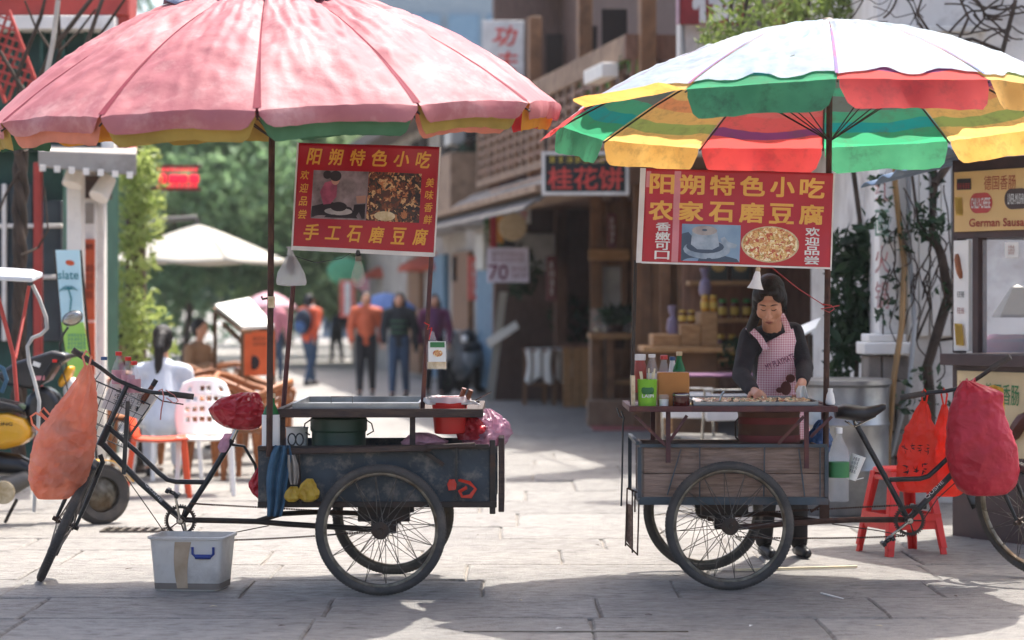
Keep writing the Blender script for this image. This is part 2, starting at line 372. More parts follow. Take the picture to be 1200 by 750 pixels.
mat('deep_wood', '#6b544a', '#58443b', rough=.75, scale=6, stretch=(4,4,1), rnd=.2)
mat('grey_wood', '#9a8069', '#775f4c', rough=.8, scale=6, rnd=.15)
mat('white_plastic', '#e9e7e2', rough=.4, var=.08)
mat('white_paint', '#e8e5df', '#d9d4cb', rough=.6, scale=3, dirt='#9a9184', dirt_amt=.4)
mat('plaster', '#dcd8d2', '#c8c2ba', rough=.85, scale=2, dirt='#8a8078', dirt_amt=.65, dscale=1.6, bump=.3, bscale=12)
mat('cream_plaster', '#d6c9ac', '#bfae8f', rough=.85, scale=2, dirt='#8d7f68', dirt_amt=.5)
mat('grey_plaster', '#a9a39b', '#8c857d', rough=.85, scale=2, dirt='#554e48', dirt_amt=.5)
mat('paper', '#e8e6df', rough=.7, var=.06)
mat('orange_plastic', '#e2552f', rough=.38, var=.1)
mat('red_plastic', '#e8322a', '#d22a24', rough=.35, var=.1, tl=.12)
mat('clear_plastic', '#ffffff', rough=.12, tr=.88, var=.02, spec=.7)
mat('clear_bag', '#f4f4f4', rough=.3, tr=.66, tl=.3, var=.02)
mat('glass', '#ffffff', rough=.04, tr=.86, var=.0, spec=.8)
mat('bulb_glass', '#d9cfbf', rough=.05, tr=.8, var=.0, spec=.8)
mat('green_glass', '#2f8f4c', rough=.12, tr=.3, tl=.4, var=.1, spec=.8)
mat('green_cap', '#3a9950', rough=.5)
# ------------------------------------------------------------------ ground
def stone_mat(name, c, c2, dark, rnd):
    """chiselled limestone: long streaky relief, grain and worn patches"""
    m = mat(name, c, c2, rough=.62, scale=1.3, dirt=dark, dirt_amt=.5, dscale=.9, rnd=rnd, detail=8)
    t = m.node_tree; N = t.nodes; L = t.links; b = N['Principled BSDF']; tc = [n for n in N if n.type == 'TEX_COORD'][0]
    oi = N.new('ShaderNodeObjectInfo'); va = N.new('ShaderNodeVectorMath'); va.operation = 'ADD'; L.new(tc.outputs['Object'], va.inputs[0]); L.new(oi.outputs['Location'], va.inputs[1])
    mp = N.new('ShaderNodeMapping'); mp.inputs['Scale'].default_value = (6, 11, 6); mp.inputs['Rotation'].default_value = (0, 0, .3); L.new(va.outputs[0], mp.inputs[0])
    def nz(sc, det, ro, src):
        n = N.new('ShaderNodeTexNoise'); n.inputs['Scale'].default_value = sc; n.inputs['Detail'].default_value = det; n.inputs['Roughness'].default_value = ro; L.new(src, n.inputs[0]); return n
    n1 = nz(1.5, 10, .75, mp.outputs[0]); n2 = nz(45, 6, .7, va.outputs[0]); n3 = nz(5, 8, .7, va.outputs[0])
    ad = N.new('ShaderNodeMath'); ad.operation = 'MULTIPLY_ADD'; ad.inputs[1].default_value = .55; L.new(n2.outputs[0], ad.inputs[0]); L.new(n1.outputs[0], ad.inputs[2])
    bp = N.new('ShaderNodeBump'); bp.inputs['Strength'].default_value = 1.; bp.inputs['Distance'].default_value = .045; L.new(ad.outputs[0], bp.inputs['Height']); L.new(bp.outputs[0], b.inputs['Normal'])
    rr = N.new('ShaderNodeMapRange'); rr.inputs[1].default_value = .35; rr.inputs[2].default_value = .65; rr.inputs[3].default_value = .8; rr.inputs[4].default_value = .4; L.new(n1.outputs[0], rr.inputs[0]); L.new(rr.outputs[0], b.inputs['Roughness'])
    src = b.inputs['Base Color'].links[0].from_socket; rp = N.new('ShaderNodeValToRGB'); e = rp.color_ramp.elements; e[0].position = .36; e[0].color = (.42,.41,.4,1); e[1].position = .6; e[1].color = (1.08,1.07,1.05,1); x_ = e.new(.47); x_.color = (.86,.86,.86,1)
    am = N.new('ShaderNodeMath'); am.operation = 'MULTIPLY_ADD'; am.inputs[1].default_value = .4; L.new(n3.outputs[0], am.inputs[0]); a2 = N.new('ShaderNodeMath'); a2.operation = 'MULTIPLY'; a2.inputs[1].default_value = .6; L.new(n1.outputs[0], a2.inputs[0]); L.new(a2.outputs[0], am.inputs[2]); L.new(am.outputs[0], rp.inputs[0])
    mm = N.new('ShaderNodeMixRGB'); mm.blend_type = 'MULTIPLY'; mm.inputs[0].default_value = 1; L.new(src, mm.inputs[1]); L.new(rp.outputs[0], mm.inputs[2]); L.new(mm.outputs[0], b.inputs['Base Color'])
    return m
stone_mat('slab_stone', '#aaa59e', '#98938c', '#77726b', .12)
stone_mat('street_stone', '#a8a39c', '#98938c', '#7f7a73', 0)
mat('joint_dirt', '#8a837a', '#736c64', rough=.95, scale=8, bump=.4)
gr = MB(); gr.bx(-200, 200, -20, 24.0, -.3, -.014); g0 = gr.build('ground', MAT['joint_dirt'], smooth=0); tag(g0, kind='structure')
gr = MB(); gr.bx(-200, 200, 24.0, 400, -.3, -.002); g1 = gr.build('street', MAT['street_stone'], smooth=0); tag(g1, kind='structure')
rs = random.Random(3)
def slab(x0, x1, y0, y1):
    g = .003+rs.random()*.005; top = rs.uniform(-.004, .004); ring = []
    def edge(a, b, n): return [lerp(Vector(a), Vector(b), i/n) for i in range(n)]
    pts = edge((x0+g, y0+g), (x1-g, y0+g), 5)+edge((x1-g, y0+g), (x1-g, y1-g), 4)+edge((x1-g, y1-g), (x0+g, y1-g), 5)+edge((x0+g, y1-g), (x0+g, y0+g), 4)
    pts = [p+Vector((rs.uniform(-.006, .006), rs.uniform(-.006, .006))) for p in pts]
    c = sum(pts, Vector((0, 0)))/len(pts); n = len(pts)
    tx, ty = rs.uniform(-.004, .004), rs.uniform(-.004, .004)
    def z(p): return top+(p.x-c.x)*tx+(p.y-c.y)*ty
    mb = MB(); lo = [Vector((p.x, p.y, -.024)) for p in pts]; mid = [Vector((p.x, p.y, z(p)-.006-rs.random()*.005)) for p in pts]
    hi = [Vector((c.x+(p.x-c.x)*(1-.012/max(.1, (p-c).length)), c.y+(p.y-c.y)*(1-.012/max(.1, (p-c).length)), z(p))) for p in pts]
    mb.loft([lo, mid, hi], caps=False); mb.poly(hi)
    ob = mb.single('paving_slab', MAT['slab_stone'], None, None, base=Vector((c.x, c.y, 0)), smooth=30)
    ob.rotation_euler.z = 0; ob.parent = g0
y = 9.9; ns = 0
while y < 23.95:
    dy = rs.uniform(.55, .95)*(1 if y < 16 else 1.25); dy = min(dy, 24.0-y)
    if 24.0-(y+dy) < .3: dy = 24.0-y
    hw = (y+dy)*.222+.5; x = -hw-rs.random()*.6
    while x < hw:
        dx = rs.uniform(.7, 1.5)*(1 if y < 16 else 1.25); slab(x, x+dx, y, y+dy); x += dx; ns += 1
    y += dy
# cast-iron grate in the paving and a narrow steel channel across the foreground
gc = G(160, 622); gt = thing('drain_grate', (gc.x, gc.y, 0), 'small rectangular iron drain grate set in the pavement left of the white tub', 'drain grate')
fb = MB()
for sy in (-.13, -.0, .13): fb.bar(gc+Vector((-.22, sy, .004)), gc+Vector((.22, sy, .004)), .022, .012)
fb.build('frame', MAT['dark_steel'], gt)
for i in range(8):
    m_ = MB(); x = -.21+i*.06; m_.bar(gc+Vector((x, -.13, .006)), gc+Vector((x, .13, .006)), .022, .012); m_.build('bar', MAT['rim_steel'], gt)
ch = MB(); a = P(470, 740, 11.0); ch.bx(-.22, .8, 10.965, 10.98, -.012, .0055); ch.single('drain_channel', MAT['rim_steel'], 'long thin steel channel edge set flush in the foreground paving', 'drain channel')
# ------------------------------------------------------------------ right-hand row: facade line X = 6.02 - .17 d
FA = Vector((-.17, 1, 0)).normalized(); FN = Vector((-1, -.17, 0)).normalized()
def W(d, out, z): return Vector((6.02-.17*d, d, z))+FN*out
def fbox(mb, d0, d1, o0, o1, z0, z1):
    return mb.hexa([W(d0,o1,z0), W(d0,o0,z0), W(d1,o0,z0), W(d1,o1,z0), W(d0,o1,z1), W(d0,o0,z1), W(d1,o0,z1), W(d1,o1,z1)])
# white plaster house behind the sausage stall (faces the camera)
mat('stone_rough', '#8a8076', '#665d54', rough=.9, scale=5, bump=.6, bscale=14, rnd=.25)
mat('red_ink', '#b8706a', '#d0b8b2', rough=.7, scale=14); mat('black_ink', '#1b1a1a', rough=.7); mat('green_ink', '#5f8a6c', '#b8c4b8', rough=.7, scale=14)
hw = thing('plaster_house', (4.4, 18.3, 0), 'white plaster house with pipes and bare vines behind the sausage stall', 'house')
m = MB(); m.bx(2.72, 8.0, 18.0, 22, 0, 4.6); m.build('wall', MAT['plaster'], hw, bevel=.01)
m = MB(); p0 = P(1029, 390, 17.8); p1 = P(1052, 390, 17.8); m.bx(p0.x, p1.x, 17.75, 17.995, 1.27, 2.62); m.build('pilaster', MAT['white_paint'], hw, bevel=.006)
m = MB(); m.bx(P(1012,0,17.6).x, P(1068,0,17.6).x, 17.55, 17.995, 1.12, 1.21); m.bx(P(1018,0,17.6).x, P(1062,0,17.6).x, 17.6, 17.995, 1.211, 1.268); m.build('ledge', MAT['white_paint'], hw, bevel=.01)
for iz in range(6):       # rough stone pier
    for ix in range(3):
        x0 = P(1015,0,17.6).x+ix*.1+(iz % 2)*.02; m = MB(); m.bx(x0, x0+.095, 17.6+rs.uniform(-.012, .012), 17.994, .005+iz*.186, iz*.186+.18); m.build('stone', MAT['stone_rough'], hw, bevel=.012)
for i in range(6):        # upright boards of the white wall
    x0 = P(1066+i*13, 0, 17.9).x; m = MB(); m.bx(x0, x0+.074, 17.955+(i % 2)*.012, 17.997, 1.25, 3.0); m.build('board', MAT['white_paint'], hw, bevel=.004)
m = MB(); q0 = P(1062, 84, 17.9); q1 = P(1147, 38, 17.9)
m.bx(q0.x, q1.x, 17.9, 17.995, q0.z, q0.z+.05); m.bx(q0.x, q1.x, 17.9, 17.995, q1.z-.05, q1.z); m.bx(q0.x, q0.x+.05, 17.9, 17.995, q0.z+.05, q1.z-.05); m.bx(q1.x-.05, q1.x, 17.9, 17.995, q0.z+.05, q1.z-.05)
m.bx(q0.x-.06, q1.x+.06, 17.86, 17.998, q1.z+.001, q1.z+.045)
wf = m.build('window_frame', MAT['white_paint'], hw, bevel=.005)
m = MB(); m.bx(q0.x+.05, q1.x-.05, 17.96, 17.994, q0.z+.05, q1.z-.05); m.build('shutter', MAT['plaster'], wf)
for k, s_ in enumerate('红画火锅') :
    text(s_, 'lettering', MAT['red_ink' if k != 1 else 'green_ink'], hw, FR(P(1033.5, 220+k*42, 17.748)), .1, .2, bold=.01)
mat('brass_pipe', '#8b6a3f', rough=.5, metal=.3); mat('grey_pipe', '#9b9b98', rough=.5)
m = MB(); m.tube([P(1050,150,17.7), P(1049,215,17.7), P(1055,270,17.7), P(1060,310,17.68), P(1057,380,17.5), P(1048,440,17.4), P(1041,520,17.3), P(1040,560,17.3)], .022, 8); m.build('pipe', MAT['brass_pipe'], hw)
m = MB(); m.tube([P(1064,160,17.8), P(1066,300,17.8), P(1072,380,17.6), P(1066,450,17.45), P(1044,535,17.4)], .018, 8); m.build('pipe', MAT['grey_pipe'], hw)
mat('bark_vine', '#4b3d33', '#33291f', rough=.9, bump=.5)
vt = thing('vine_trunk', (P(1100,0,17.6).x, 17.6, 0), 'gnarled brown vine climbing the white wall beside the sausage stall', 'vine')
m = MB()
for pts, r in (([(1088,540),(1090,470),(1086,430),(1096,395),(1112,345),(1104,300),(1092,270),(1096,215),(1090,150),(1100,90),(1120,55)], .045), ([(1086,430),(1092,400),(1118,396)], .02), ([(1104,300),(1075,260),(1068,200),(1072,140)], .014), ([(1096,215),(1120,180),(1130,120),(1175,60),(1190,0)], .03), ([(1100,90),(1060,60),(1020,50)], .014), ([(1120,55),(1090,40),(1075,15),(1085,-15)], .014), ([(1120,55),(1135,20),(1120,-10)], .012), ([(1175,60),(1140,45),(1100,52),(1060,70)], .016), ([(1072,400),(1090,360),(1082,330),(1098,300)], .01)):
    n_ = len(pts); m.tube([P(a, b, 17.72+.05*math.sin(i*2.1)) for i, (a, b) in enumerate(pts)], [r*(1-.6*i/n_) for i in range(n_)], 7)
m.crumple(.012, 9, 3); m.build('trunk', MAT['bark_vine'], vt)
# ------------------------------------------------------------------ wooden shop house
mat('dark_interior', '#2b221d', rough=.9); mat('shingle', '#77706a', '#5b5550', rough=.9, scale=8, rnd=.2)
ws = thing('wooden_shop', W(26, -1, 0), 'two storey dark timber shop house with balcony railing on the right', 'shop house')
m = MB(); fbox(m, 19.2, 37.5, -3.2, -3.0, 0, 6.3); fbox(m, 37.3, 37.5, -3.0, -.05, 0, 6.3); fbox(m, 19.2, 19.4, -3.0, -.05, 0, 6.3); m.build('wall', MAT['deep_wood'], ws)
m = MB(); fbox(m, 19.41, 37.29, -2.99, .35, 2.95, 3.12); m.build('upper_floor', MAT['brown_wood'], ws)
m = MB(); fbox(m, 19.0, 37.8, -3.4, -.85, 6.3, 6.5); m.build('roof', MAT['shingle'], ws)
m = MB(); fbox(m, 19.41, 37.29, -1.2, -1.1, 3.121, 6.29); m.build('upper_wall', MAT['deep_wood'], ws)
for d in (19.8, 22.2, 25.6, 29.2, 33, 37):
    m = MB(); fbox(m, d-.1, d+.1, -1.12, -.94, 0, 2.949); m.build('post', MAT['brown_wood'], ws, bevel=.01)
for d in (21, 23.5, 26.2, 29.6, 33, 36.5):
    m = MB(); fbox(m, d-.09, d+.09, .02, .19, 3.121, 4.14 if d < 26 else 5.4); m.build('post', MAT['mid_wood'], ws, bevel=.01)
# balcony rail with balusters
m = MB(); fbox(m, 26.4, 36.8, .24, .32, 4.15, 4.42); m.build('handrail', MAT['grey_wood'], ws, bevel=.01)
m = MB(); fbox(m, 26.4, 36.8, .25, .31, 3.25, 3.35); m.build('bottom_rail', MAT['grey_wood'], ws, bevel=.01)
for i in range(20):
    d = 26.6+i*.53; m = MB(); fbox(m, d, d+.09, .255, .305, 3.351, 4.149); m.build('baluster', MAT['grey_wood'], ws)
for i in range(5):
    z = 3.45+i*.14; m = MB(); fbox(m, 26.5, 36.7, .27, .29, z, z+.05); m.build('slat', MAT['brown_wood'], ws)
for z_ in ((4.15, 4.42), (3.25, 3.35)): m = MB(); fbox(m, 26.3, 26.38, -1.0, .32, *z_); m.build('end_rail', MAT['brown_wood'], ws)
for i in range(9):
    o = -1.0+i*.15; m = MB(); fbox(m, 26.31, 26.37, o, o+.05, 3.351, 4.149); m.build('baluster', MAT['brown_wood'], ws)
m = MB(); fbox(m, 26.6, 27.6, .33, .52, 3.98, 4.14); m.build('planter_box', MAT['white_paint'], ws, bevel=.01)
# facade infill: camera-facing door panels between posts, back of shop
def cpanel(parent, name, px0, px1, py0, py1, d, mt, th=.06, bev=.005):
    a = P(px0, py1, d); b = P(px1, py0, d); mm = MB(); mm.bx(min(a.x,b.x), max(a.x,b.x), d, d+th, a.z, b.z); return mm.build(name, mt, parent, bevel=bev)
for i in range(5):
    cpanel(ws, 'wall_plank', 692+i*10, 701.6+i*10, 235, 492, 31.6-.03*(i % 2), MAT['mid_wood'])
for i in range(5):
    cpanel(ws, 'wall_plank', 742+i*11, 752.6+i*11, 215, 500, 26.9-.02*(i % 2), MAT['mid_wood'])
for x0, x1, d in ((692, 704, 31.3), (728, 735, 31.2), (774, 786, 26.5), (795, 806, 26.3), (886, 900, 25.5)):
    cpanel(ws, 'door_post', x0, x1, 190, 480, d, MAT['mid_wood'], .12)
cpanel(ws, 'door_leaf', 706.5, 727.5, 312, 392, 31.4, MAT['grey_pipe']); cpanel(ws, 'door_lintel', 690, 738, 292, 305, 31.1, MAT['tan_wood'], .12)
# shelves with jars at the back of the honey shop
cpanel(ws, 'shop_back_wall', 800, 1030, 200, 480, 25.9, MAT['brown_wood'], .1)
for y_ in (330, 374, 422, 470):
    a = P(808, y_+4, 25.3); b = P(892, y_-1, 25.3); mm = MB(); mm.bx(a.x, b.x, 25.3, 25.88, a.z, b.z); mm.build('shelf', MAT['tan_wood'], ws, bevel=.004)
m = MB(); fbox(m, 19.45, 33, .7, .72, 3.0, 3.02); fbox(m, 27.2, 37, .30, 1.15, 2.75, 2.82)
m.build('eave_board', MAT['grey_wood'], ws)
# shingled awning over the far half of the shop
for k in range(6):
    for i in range(14):
        d0 = 27.2+i*.7+(k % 2)*.2; o0 = .36+k*.14; z0 = 3.12-k*.09; m = MB()
        m.hexa([W(d0,o0+.19,z0-.13), W(d0,o0,z0), W(d0+.66,o0,z0), W(d0+.66,o0+.19,z0-.13), W(d0,o0+.19,z0-.10), W(d0,o0,z0+.03), W(d0+.66,o0,z0+.03), W(d0+.66,o0+.19,z0-.10)])
        m.build('shingle', MAT['shingle'], ws, smooth=0)
mat('honey_a', '#6b2f14', '#4a1f10', rough=.2); mat('honey_b', '#c58a2a', '#a96f1c', rough=.2); mat('label_yellow', '#d9b450', rough=.6)
mat('gift_dark', '#3d4038', rough=.4); mat('gift_gold', '#c9a35a', rough=.5, var=.4, scale=30); mat('pink_cloth', '#c9a7b0', rough=.7); mat('wrap_lilac', '#8c7f98', rough=.4)
def jar(px, py, d, h, r, mt, label, lid='label_yellow', grp='jars on the honey shop shelves'):
    b = P(px, py, d); t = thing('honey_jar', b, label, 'jar', grp)
    m = MB(); m.lathe([(r*.9,0),(r,h*.08),(r,h*.7),(r*.75,h*.8),(r*.7,h*.84)], b, 14); j = m.build('glass_body', MAT[mt], t)
    m = MB(); m.lathe([(r*.78,h*.84),(r*.8,h*.86),(r*.8,h),(r*.5,h*1.01)], b, 14); m.build('lid', MAT[lid], t)
    m = MB(); m.lathe([(r*1.015,h*.2),(r*1.015,h*.6)], b, 14, caps=False); m.build('paper_label', MAT['label_yellow'], t)
rowname = {374: 'middle', 422: 'lower'}
nth = ['first', 'second', 'third', 'fourth', 'fifth', 'sixth']
for k, x in enumerate((845, 858, 871, 884)):
    jar(x, 421, 25.55, .26, .045, 'honey_a', '%s dark honey jar from the left on the lower back shelf' % nth[k])
for k, x in enumerate((847, 861, 875, 888)):
    jar(x, 373, 25.55, .2, .045, 'honey_a', '%s dark jar from the left on the middle back shelf' % nth[k], lid='green_cap')
for k, x in enumerate((842, 868)):
    b = P(x, 329, 25.5); t = thing('gift_box', b, ('left' if k == 0 else 'right')+' dark display box with round gold emblem on the top shelf', 'gift box', 'boxes on the top shelf')
    m = MB(); m.bx(b.x-.1, b.x+.1, b.y, b.y+.12, b.z, b.z+.28); m.build('box', MAT['gift_dark'], t, bevel=.006)
    m = MB(); m.lathe([(.002, -.004), (.075, -.004), (.075, .0)], b+Vector((0,-.002,.17)), 20, M=Matrix.Rotation(R_(90), 3, 'X')); m.build('emblem', MAT['gift_gold'], t)
# stepped wooden honey display in front of the shop
hd = thing('honey_counter', P(812, 0, 24)*Vector((1,1,0)) if False else Vector((P(812,0,24).x, 24, 0)), 'stepped tan wood display counter holding honey jars', 'counter')
def cbox(parent, name, px0, px1, py0, py1, d, dep, mt, bev=.008):
    a = P(px0, py1, d); b = P(px1, py0, d); mm = MB(); mm.bx(a.x, b.x, d, d+dep, a.z, b.z); return mm.build(name, mt, parent, bevel=bev)
cbox(hd, 'step', 765, 797, 392, 406, 23.6, .7, MAT['tan_wood']); cbox(hd, 'step', 797.5, 821, 380, 406, 23.6, .7, MAT['tan_wood']); cbox(hd, 'step', 821.5, 841, 366, 406, 23.6, .7, MAT['tan_wood'])
cbox(hd, 'counter_top', 754, 860, 406.5, 413, 23.4, 1.0, MAT['tan_wood'])
a = P(768, 412, 23.6); b = P(842, 412, 23.6)
m = MB(); m.bx(a.x, b.x, 23.65, 24.2, .005, a.z-.01)
m.build('base', MAT['mid_wood'], hd, bevel=.01)
for k, (x, y_, mt) in enumerate(((800, 379, 'honey_a'), (810, 379, 'honey_a'), (826, 365, 'honey_b'), (836, 365, 'honey_b'))):
    jar(x, y_, 23.9, .13+.03*(k > 1), .04, mt, ('dark honey jar on the middle step, ' if k < 2 else 'amber honey jar on the top step, ')+('left one' if k % 2 == 0 else 'right one'), grp='jars on the stepped counter')
for k, (x, y_, h) in enumerate(((788, 391, .28), (811, 366, .0), (826, 345, .26))):
    if not h: continue
    b = P(x, y_, 24); m = MB(); m.lathe([(.05,0),(.06,.05),(.05,h*.5),(.02,h*.6),(.035,h*.8),(.05,h)], b, 12); m.crumple(.015, 14, k)
    m.single('wrapped_bundle', MAT['wrap_lilac'], 'lilac wrapped bundle tied at the neck on the '+('low step' if k == 0 else 'top step')+' of the honey counter', 'bundle', base=b, group='wrapped bundles')
# glass cake case on a wooden counter
cc = thing('cake_counter', Vector((P(725,0,30).x, 30, 0)), 'wooden counter with open shelves carrying a glass cake case', 'counter')
a = P(690, 397, 30); b = P(768, 390, 30)
m = MB(); m.bx(a.x, b.x, 29.6, 30.6, a.z, b.z+.0); m.build('top', MAT['tan_wood'], cc, bevel=.01)
z0 = a.z-.002
for x in (697, 715, 748, 766):
    p = P(x, 0, 29.8).x; m = MB(); m.bx(p-.05, p+.05, 29.7, 30.5, .005, z0); m.build('upright', MAT['mid_wood'], cc, bevel=.008)
m = MB(); m.bx(P(715,0,29.8).x+.051, P(748,0,29.8).x-.051, 29.75, 30.45, .5, .55); m.bx(P(715,0,29.8).x+.051, P(748,0,29.8).x-.051, 29.75, 30.45, .12, .17); m.build('shelf', MAT['tan_wood'], cc)
m = MB(); m.bx(P(688,0,29.5).x, P(770,0,29.5).x, 29.3, 29.68, .006, .32); m.build('step_plinth', MAT['grey_wood'], cc, bevel=.01)
gc_ = thing('cake_case', P(725, 390, 30), 'glass display case with leafy garnish and cakes on the wooden counter', 'display case')
a = P(694, 389.5, 29.8); b = P(764, 362, 29.8)
m = MB(); m.bx(a.x, b.x, 29.8, 30.4, a.z+.002, b.z); m.build('pane', MAT['glass'], gc_)
mat('cake', '#d9c9a8', '#b7a078', rough=.8, scale=30); mat('leaf_dark', '#2f4a2a', '#1c2f1b', rough=.6, tl=.3); mat('leaf_mid', '#4d7a33', '#335423', rough=.5, tl=.45, rnd=.2); mat('leaf_bright', '#86ab46', '#5d8432', rough=.45, tl=.5); mat('leaf_far', '#5d7a4a', '#3d5a38', rough=.6, tl=.45)
for i in range(7):
    p = P(700+i*10, 388.5, 30.05); m = MB(); m.lathe([(.045,0),(.05,.02),(.03,.05),(.001,.055)], p, 10); m.build('cake', MAT['cake'], gc_)
# grey cloth covered tables: wooden stands with white cloths
for k, x in enumerate((632, 655)):
    b = G(x, 474-k*1); t = thing('wooden_stool', b, ('left' if k == 0 else 'right')+' dark wooden high stool draped with a white cloth', 'stool', 'cloth draped stools')
    for sx in (-.2, .2):
        for sy in (-.2, .2):
            m = MB(); m.bar(b+Vector((sx*1.1, sy*1.1, .0)), b+Vector((sx, sy, .78)), .06, .06); m.build('leg', MAT['mid_wood'], t)
    m = MB(); m.box(b+Vector((0,0,.8)), (.5, .5, .05)); m.build('seat', MAT['mid_wood'], t, bevel=.01)
    m = MB(); m.bar(b+Vector((-.2,-.2,.3)), b+Vector((.2,-.2,.3)), .04, .04); m.build('stretcher', MAT['mid_wood'], t)
    m = MB()
    def cl(u, v, b=b, k=k):
        w_ = .2; s_ = v*.75; x_ = (u-.5)*2*w_
        if s_ < .28: return b+Vector((x_, .2-s_*1.6, .83))
        return b+Vector((x_*(1+.12*math.sin(v*7+k)), -.26-.02*math.sin(u*16), .83-(s_-.28)*(1+.12*math.sin(u*9+k*2))))
    m.grid(cl, 16, 14); m.single('cloth', MAT['paper'], ('left' if k == 0 else 'right')+' white cloth hanging over a dark wooden stool', 'cloth', base=b+Vector((0,0,.8)), solid=.006, group='cloths on the stools')
b = G(684, 477); t = thing('wooden_screen', b, 'low brown panelled wooden partition beside the draped stools', 'partition')
for i in range(5):
    x = b.x-.3+i*.13; m = MB(); m.bx(x, x+.122, b.y-.03+.008*(i % 2), b.y+.03, .005, .86); m.build('plank', MAT['tan_wood'], t, bevel=.004)
m = MB(); m.bx(b.x-.33, b.x+.38, b.y-.06, b.y+.06, .861, .92); m.build('cap_rail', MAT['brown_wood'], t)
mat('red_mat', '#a8605a', '#8c4a48', rough=.95)
b = G(728, 497); m = MB(); m.bx(b.x-.4, b.x+.45, b.y-1.6, b.y+1.2, .001, .012); m.single('door_mat', MAT['red_mat'], 'flat dusty red mat on the paving in front of the wooden counter', 'mat')
# red name board and white wall above the shop
mat('sign_red', '#8e2a2c', '#77201f', rough=.6); mat('sign_white', '#dcdad6', rough=.5); mat('sign_black', '#191a1c', rough=.5); mat('txt_red', '#d8453c', rough=.5); mat('txt_yellow', '#c9b23a', rough=.5)
nb = thing('name_board', P(838, 30, 22.4), 'large red shop name board with a white character above the parasol', 'sign')
cbox(nb, 'board', 797, 872, -60, 28, 22.3, .08, MAT['sign_red']); cbox(nb, 'edge', 793, 796.6, -60, 28, 22.28, .1, MAT['pink_cloth'])
text('楼', 'lettering', MAT['sign_white'], nb, FR(P(840, -8, 22.295)), .43, .52, bold=.03)
wp = thing('wall_pier', Vector((P(822,0,22.8).x, 22.8, 0)), 'stained pale plaster wall end under the red name board', 'wall')
m = MB(); a = P(796, 80, 22.6); b = P(856, 20, 22.6); m.bx(a.x, b.x, 22.5, 23.0, a.z-.8, b.z+2); m.build('wall', MAT['plaster'], wp)
m = MB(); m.tube([P(800,28,22.4), P(801,60,22.4), P(806,90,22.4)], .02, 6); m.build('pipe', MAT['grey_pipe'], wp)
# hanging sign with three red characters
hs = thing('hanging_sign', P(685, 228, 26), 'black hanging shop sign with three large red characters', 'sign')
cbox(hs, 'panel', 639, 733, 181, 225, 26, .1, MAT['sign_black']); a = P(635, 228.5, 25.98); b = P(737, 177.5, 25.98); m = MB()
m.bx(a.x,b.x,25.98,26.12,a.z,a.z+.035); m.bx(a.x,b.x,25.98,26.12,b.z-.035,b.z); m.bx(a.x,a.x+.035,25.98,26.12,a.z+.035,b.z-.035); m.bx(b.x-.035,b.x,25.98,26.12,a.z+.035,b.z-.035); m.build('frame', MAT['sign_white'], hs)
text('桂花饼', 'lettering', MAT['txt_red'], hs, FR(P(686, 209, 25.99)), .8, .24, bold=.012)
marks(hs, FR(P(686, 187, 25.99)), .8, .09, 1, 9, MAT['txt_yellow'])
m = MB(); p = P(700, 224, 26.05); m.bar(P(640,178,26.05), P(640,150,26.05), .03, .03); m.bar(P(730,178,26.05), P(730,150,26.05), .03, .03); m.build('bracket', MAT['dark_steel'], hs)
# cardboard and grey boxes at the mid-distance shops
far = thing('shop_row', W(44, -1, 0), 'weathered far shop row with balconies and blue shutters', 'shop house')
m = MB(); fbox(m, 37.9, 62, -4, -.4, 0, 5.0); m.build('wall', MAT['grey_plaster'], far)
m = MB(); fbox(m, 37.7, 62.2, -4.2, .2, 5.0, 5.25); m.build('roof', MAT['shingle'], far)
mat('blue_shutter', '#5f8094', '#4a6a80', rough=.6)
for k, d in enumerate((38.8, 41.6, 44.6, 48)):
    m = MB(); fbox(m, d, d+1.9, -.395, -.3, .1, 2.4); m.build('shutter', MAT['blue_shutter'] if k % 2 == 0 else MAT['mid_wood'], far)
for k, d in enumerate((38.5, 42.5, 47)):
    m = MB(); fbox(m, d, d+3, -.39, .5, 2.75, 2.9); bl = m.build('balcony', MAT['grey_plaster'], far)
    m = MB(); fbox(m, d, d+3, .4, .46, 2.901, 3.9); fbox(m, d, d+.06, -.38, .4, 2.901, 3.9); m.build('parapet', MAT['grey_wood'], bl)
    m = MB(); fbox(m, d+.4, d+1.6, -.395, -.34, 3.95, 4.8); fbox(m, d+2, d+2.8, -.395, -.34, 3.95, 4.8); m.build('window', MAT['dark_interior'], far)
cr = thing('cream_house', Vector((P(640,0,39).x, 39, 0)), 'tall cream plaster gable with a tiled eave behind the vertical sign', 'house')
m = MB(); a = P(612, 400, 38.6); b = P(668, 20, 38.6); m.bx(a.x, b.x, 38.6, 41, 0, b.z); m.build('wall', MAT['cream_plaster'], cr)
m = MB(); m.hexa([P(560,75,37.6), P(690,0,37.6), P(690,0,41), P(560,75,41), P(560,68,37.6), P(690,-10,37.6), P(690,-10,41), P(560,68,41)]); m.build('roof', MAT['shingle'], cr)
m = MB(); m.bar(P(605,28,38.4), P(672,28,38.4), .06, .06); m.bar(P(612,62,38.4), P(655,30,38.4), .05, .05); m.bar(P(632,28,38.4), P(655,90,38.4), .05, .05); m.build('bracket', MAT['dark_steel'], cr)
vsn = thing('vertical_sign', P(590, 110, 36), 'tall white vertical sign board with red brush characters', 'sign')
cbox(vsn, 'board', 565, 614, 24, 118, 36, .25, MAT['sign_white']); 
for k, c_ in enumerate('功夫'): text(c_, 'lettering', MAT['txt_red'], vsn, FR(P(592, 42+k*30, 35.995)), .36, .29, bold=.02, shear=.2)
sv = thing('price_sign', P(596, 332, 33), 'white price sign with a purple number 70 beside the shutters', 'sign')
mat('sign_lilac', '#ddd6e6', rough=.6); mat('txt_purple', '#7a3556', rough=.6)
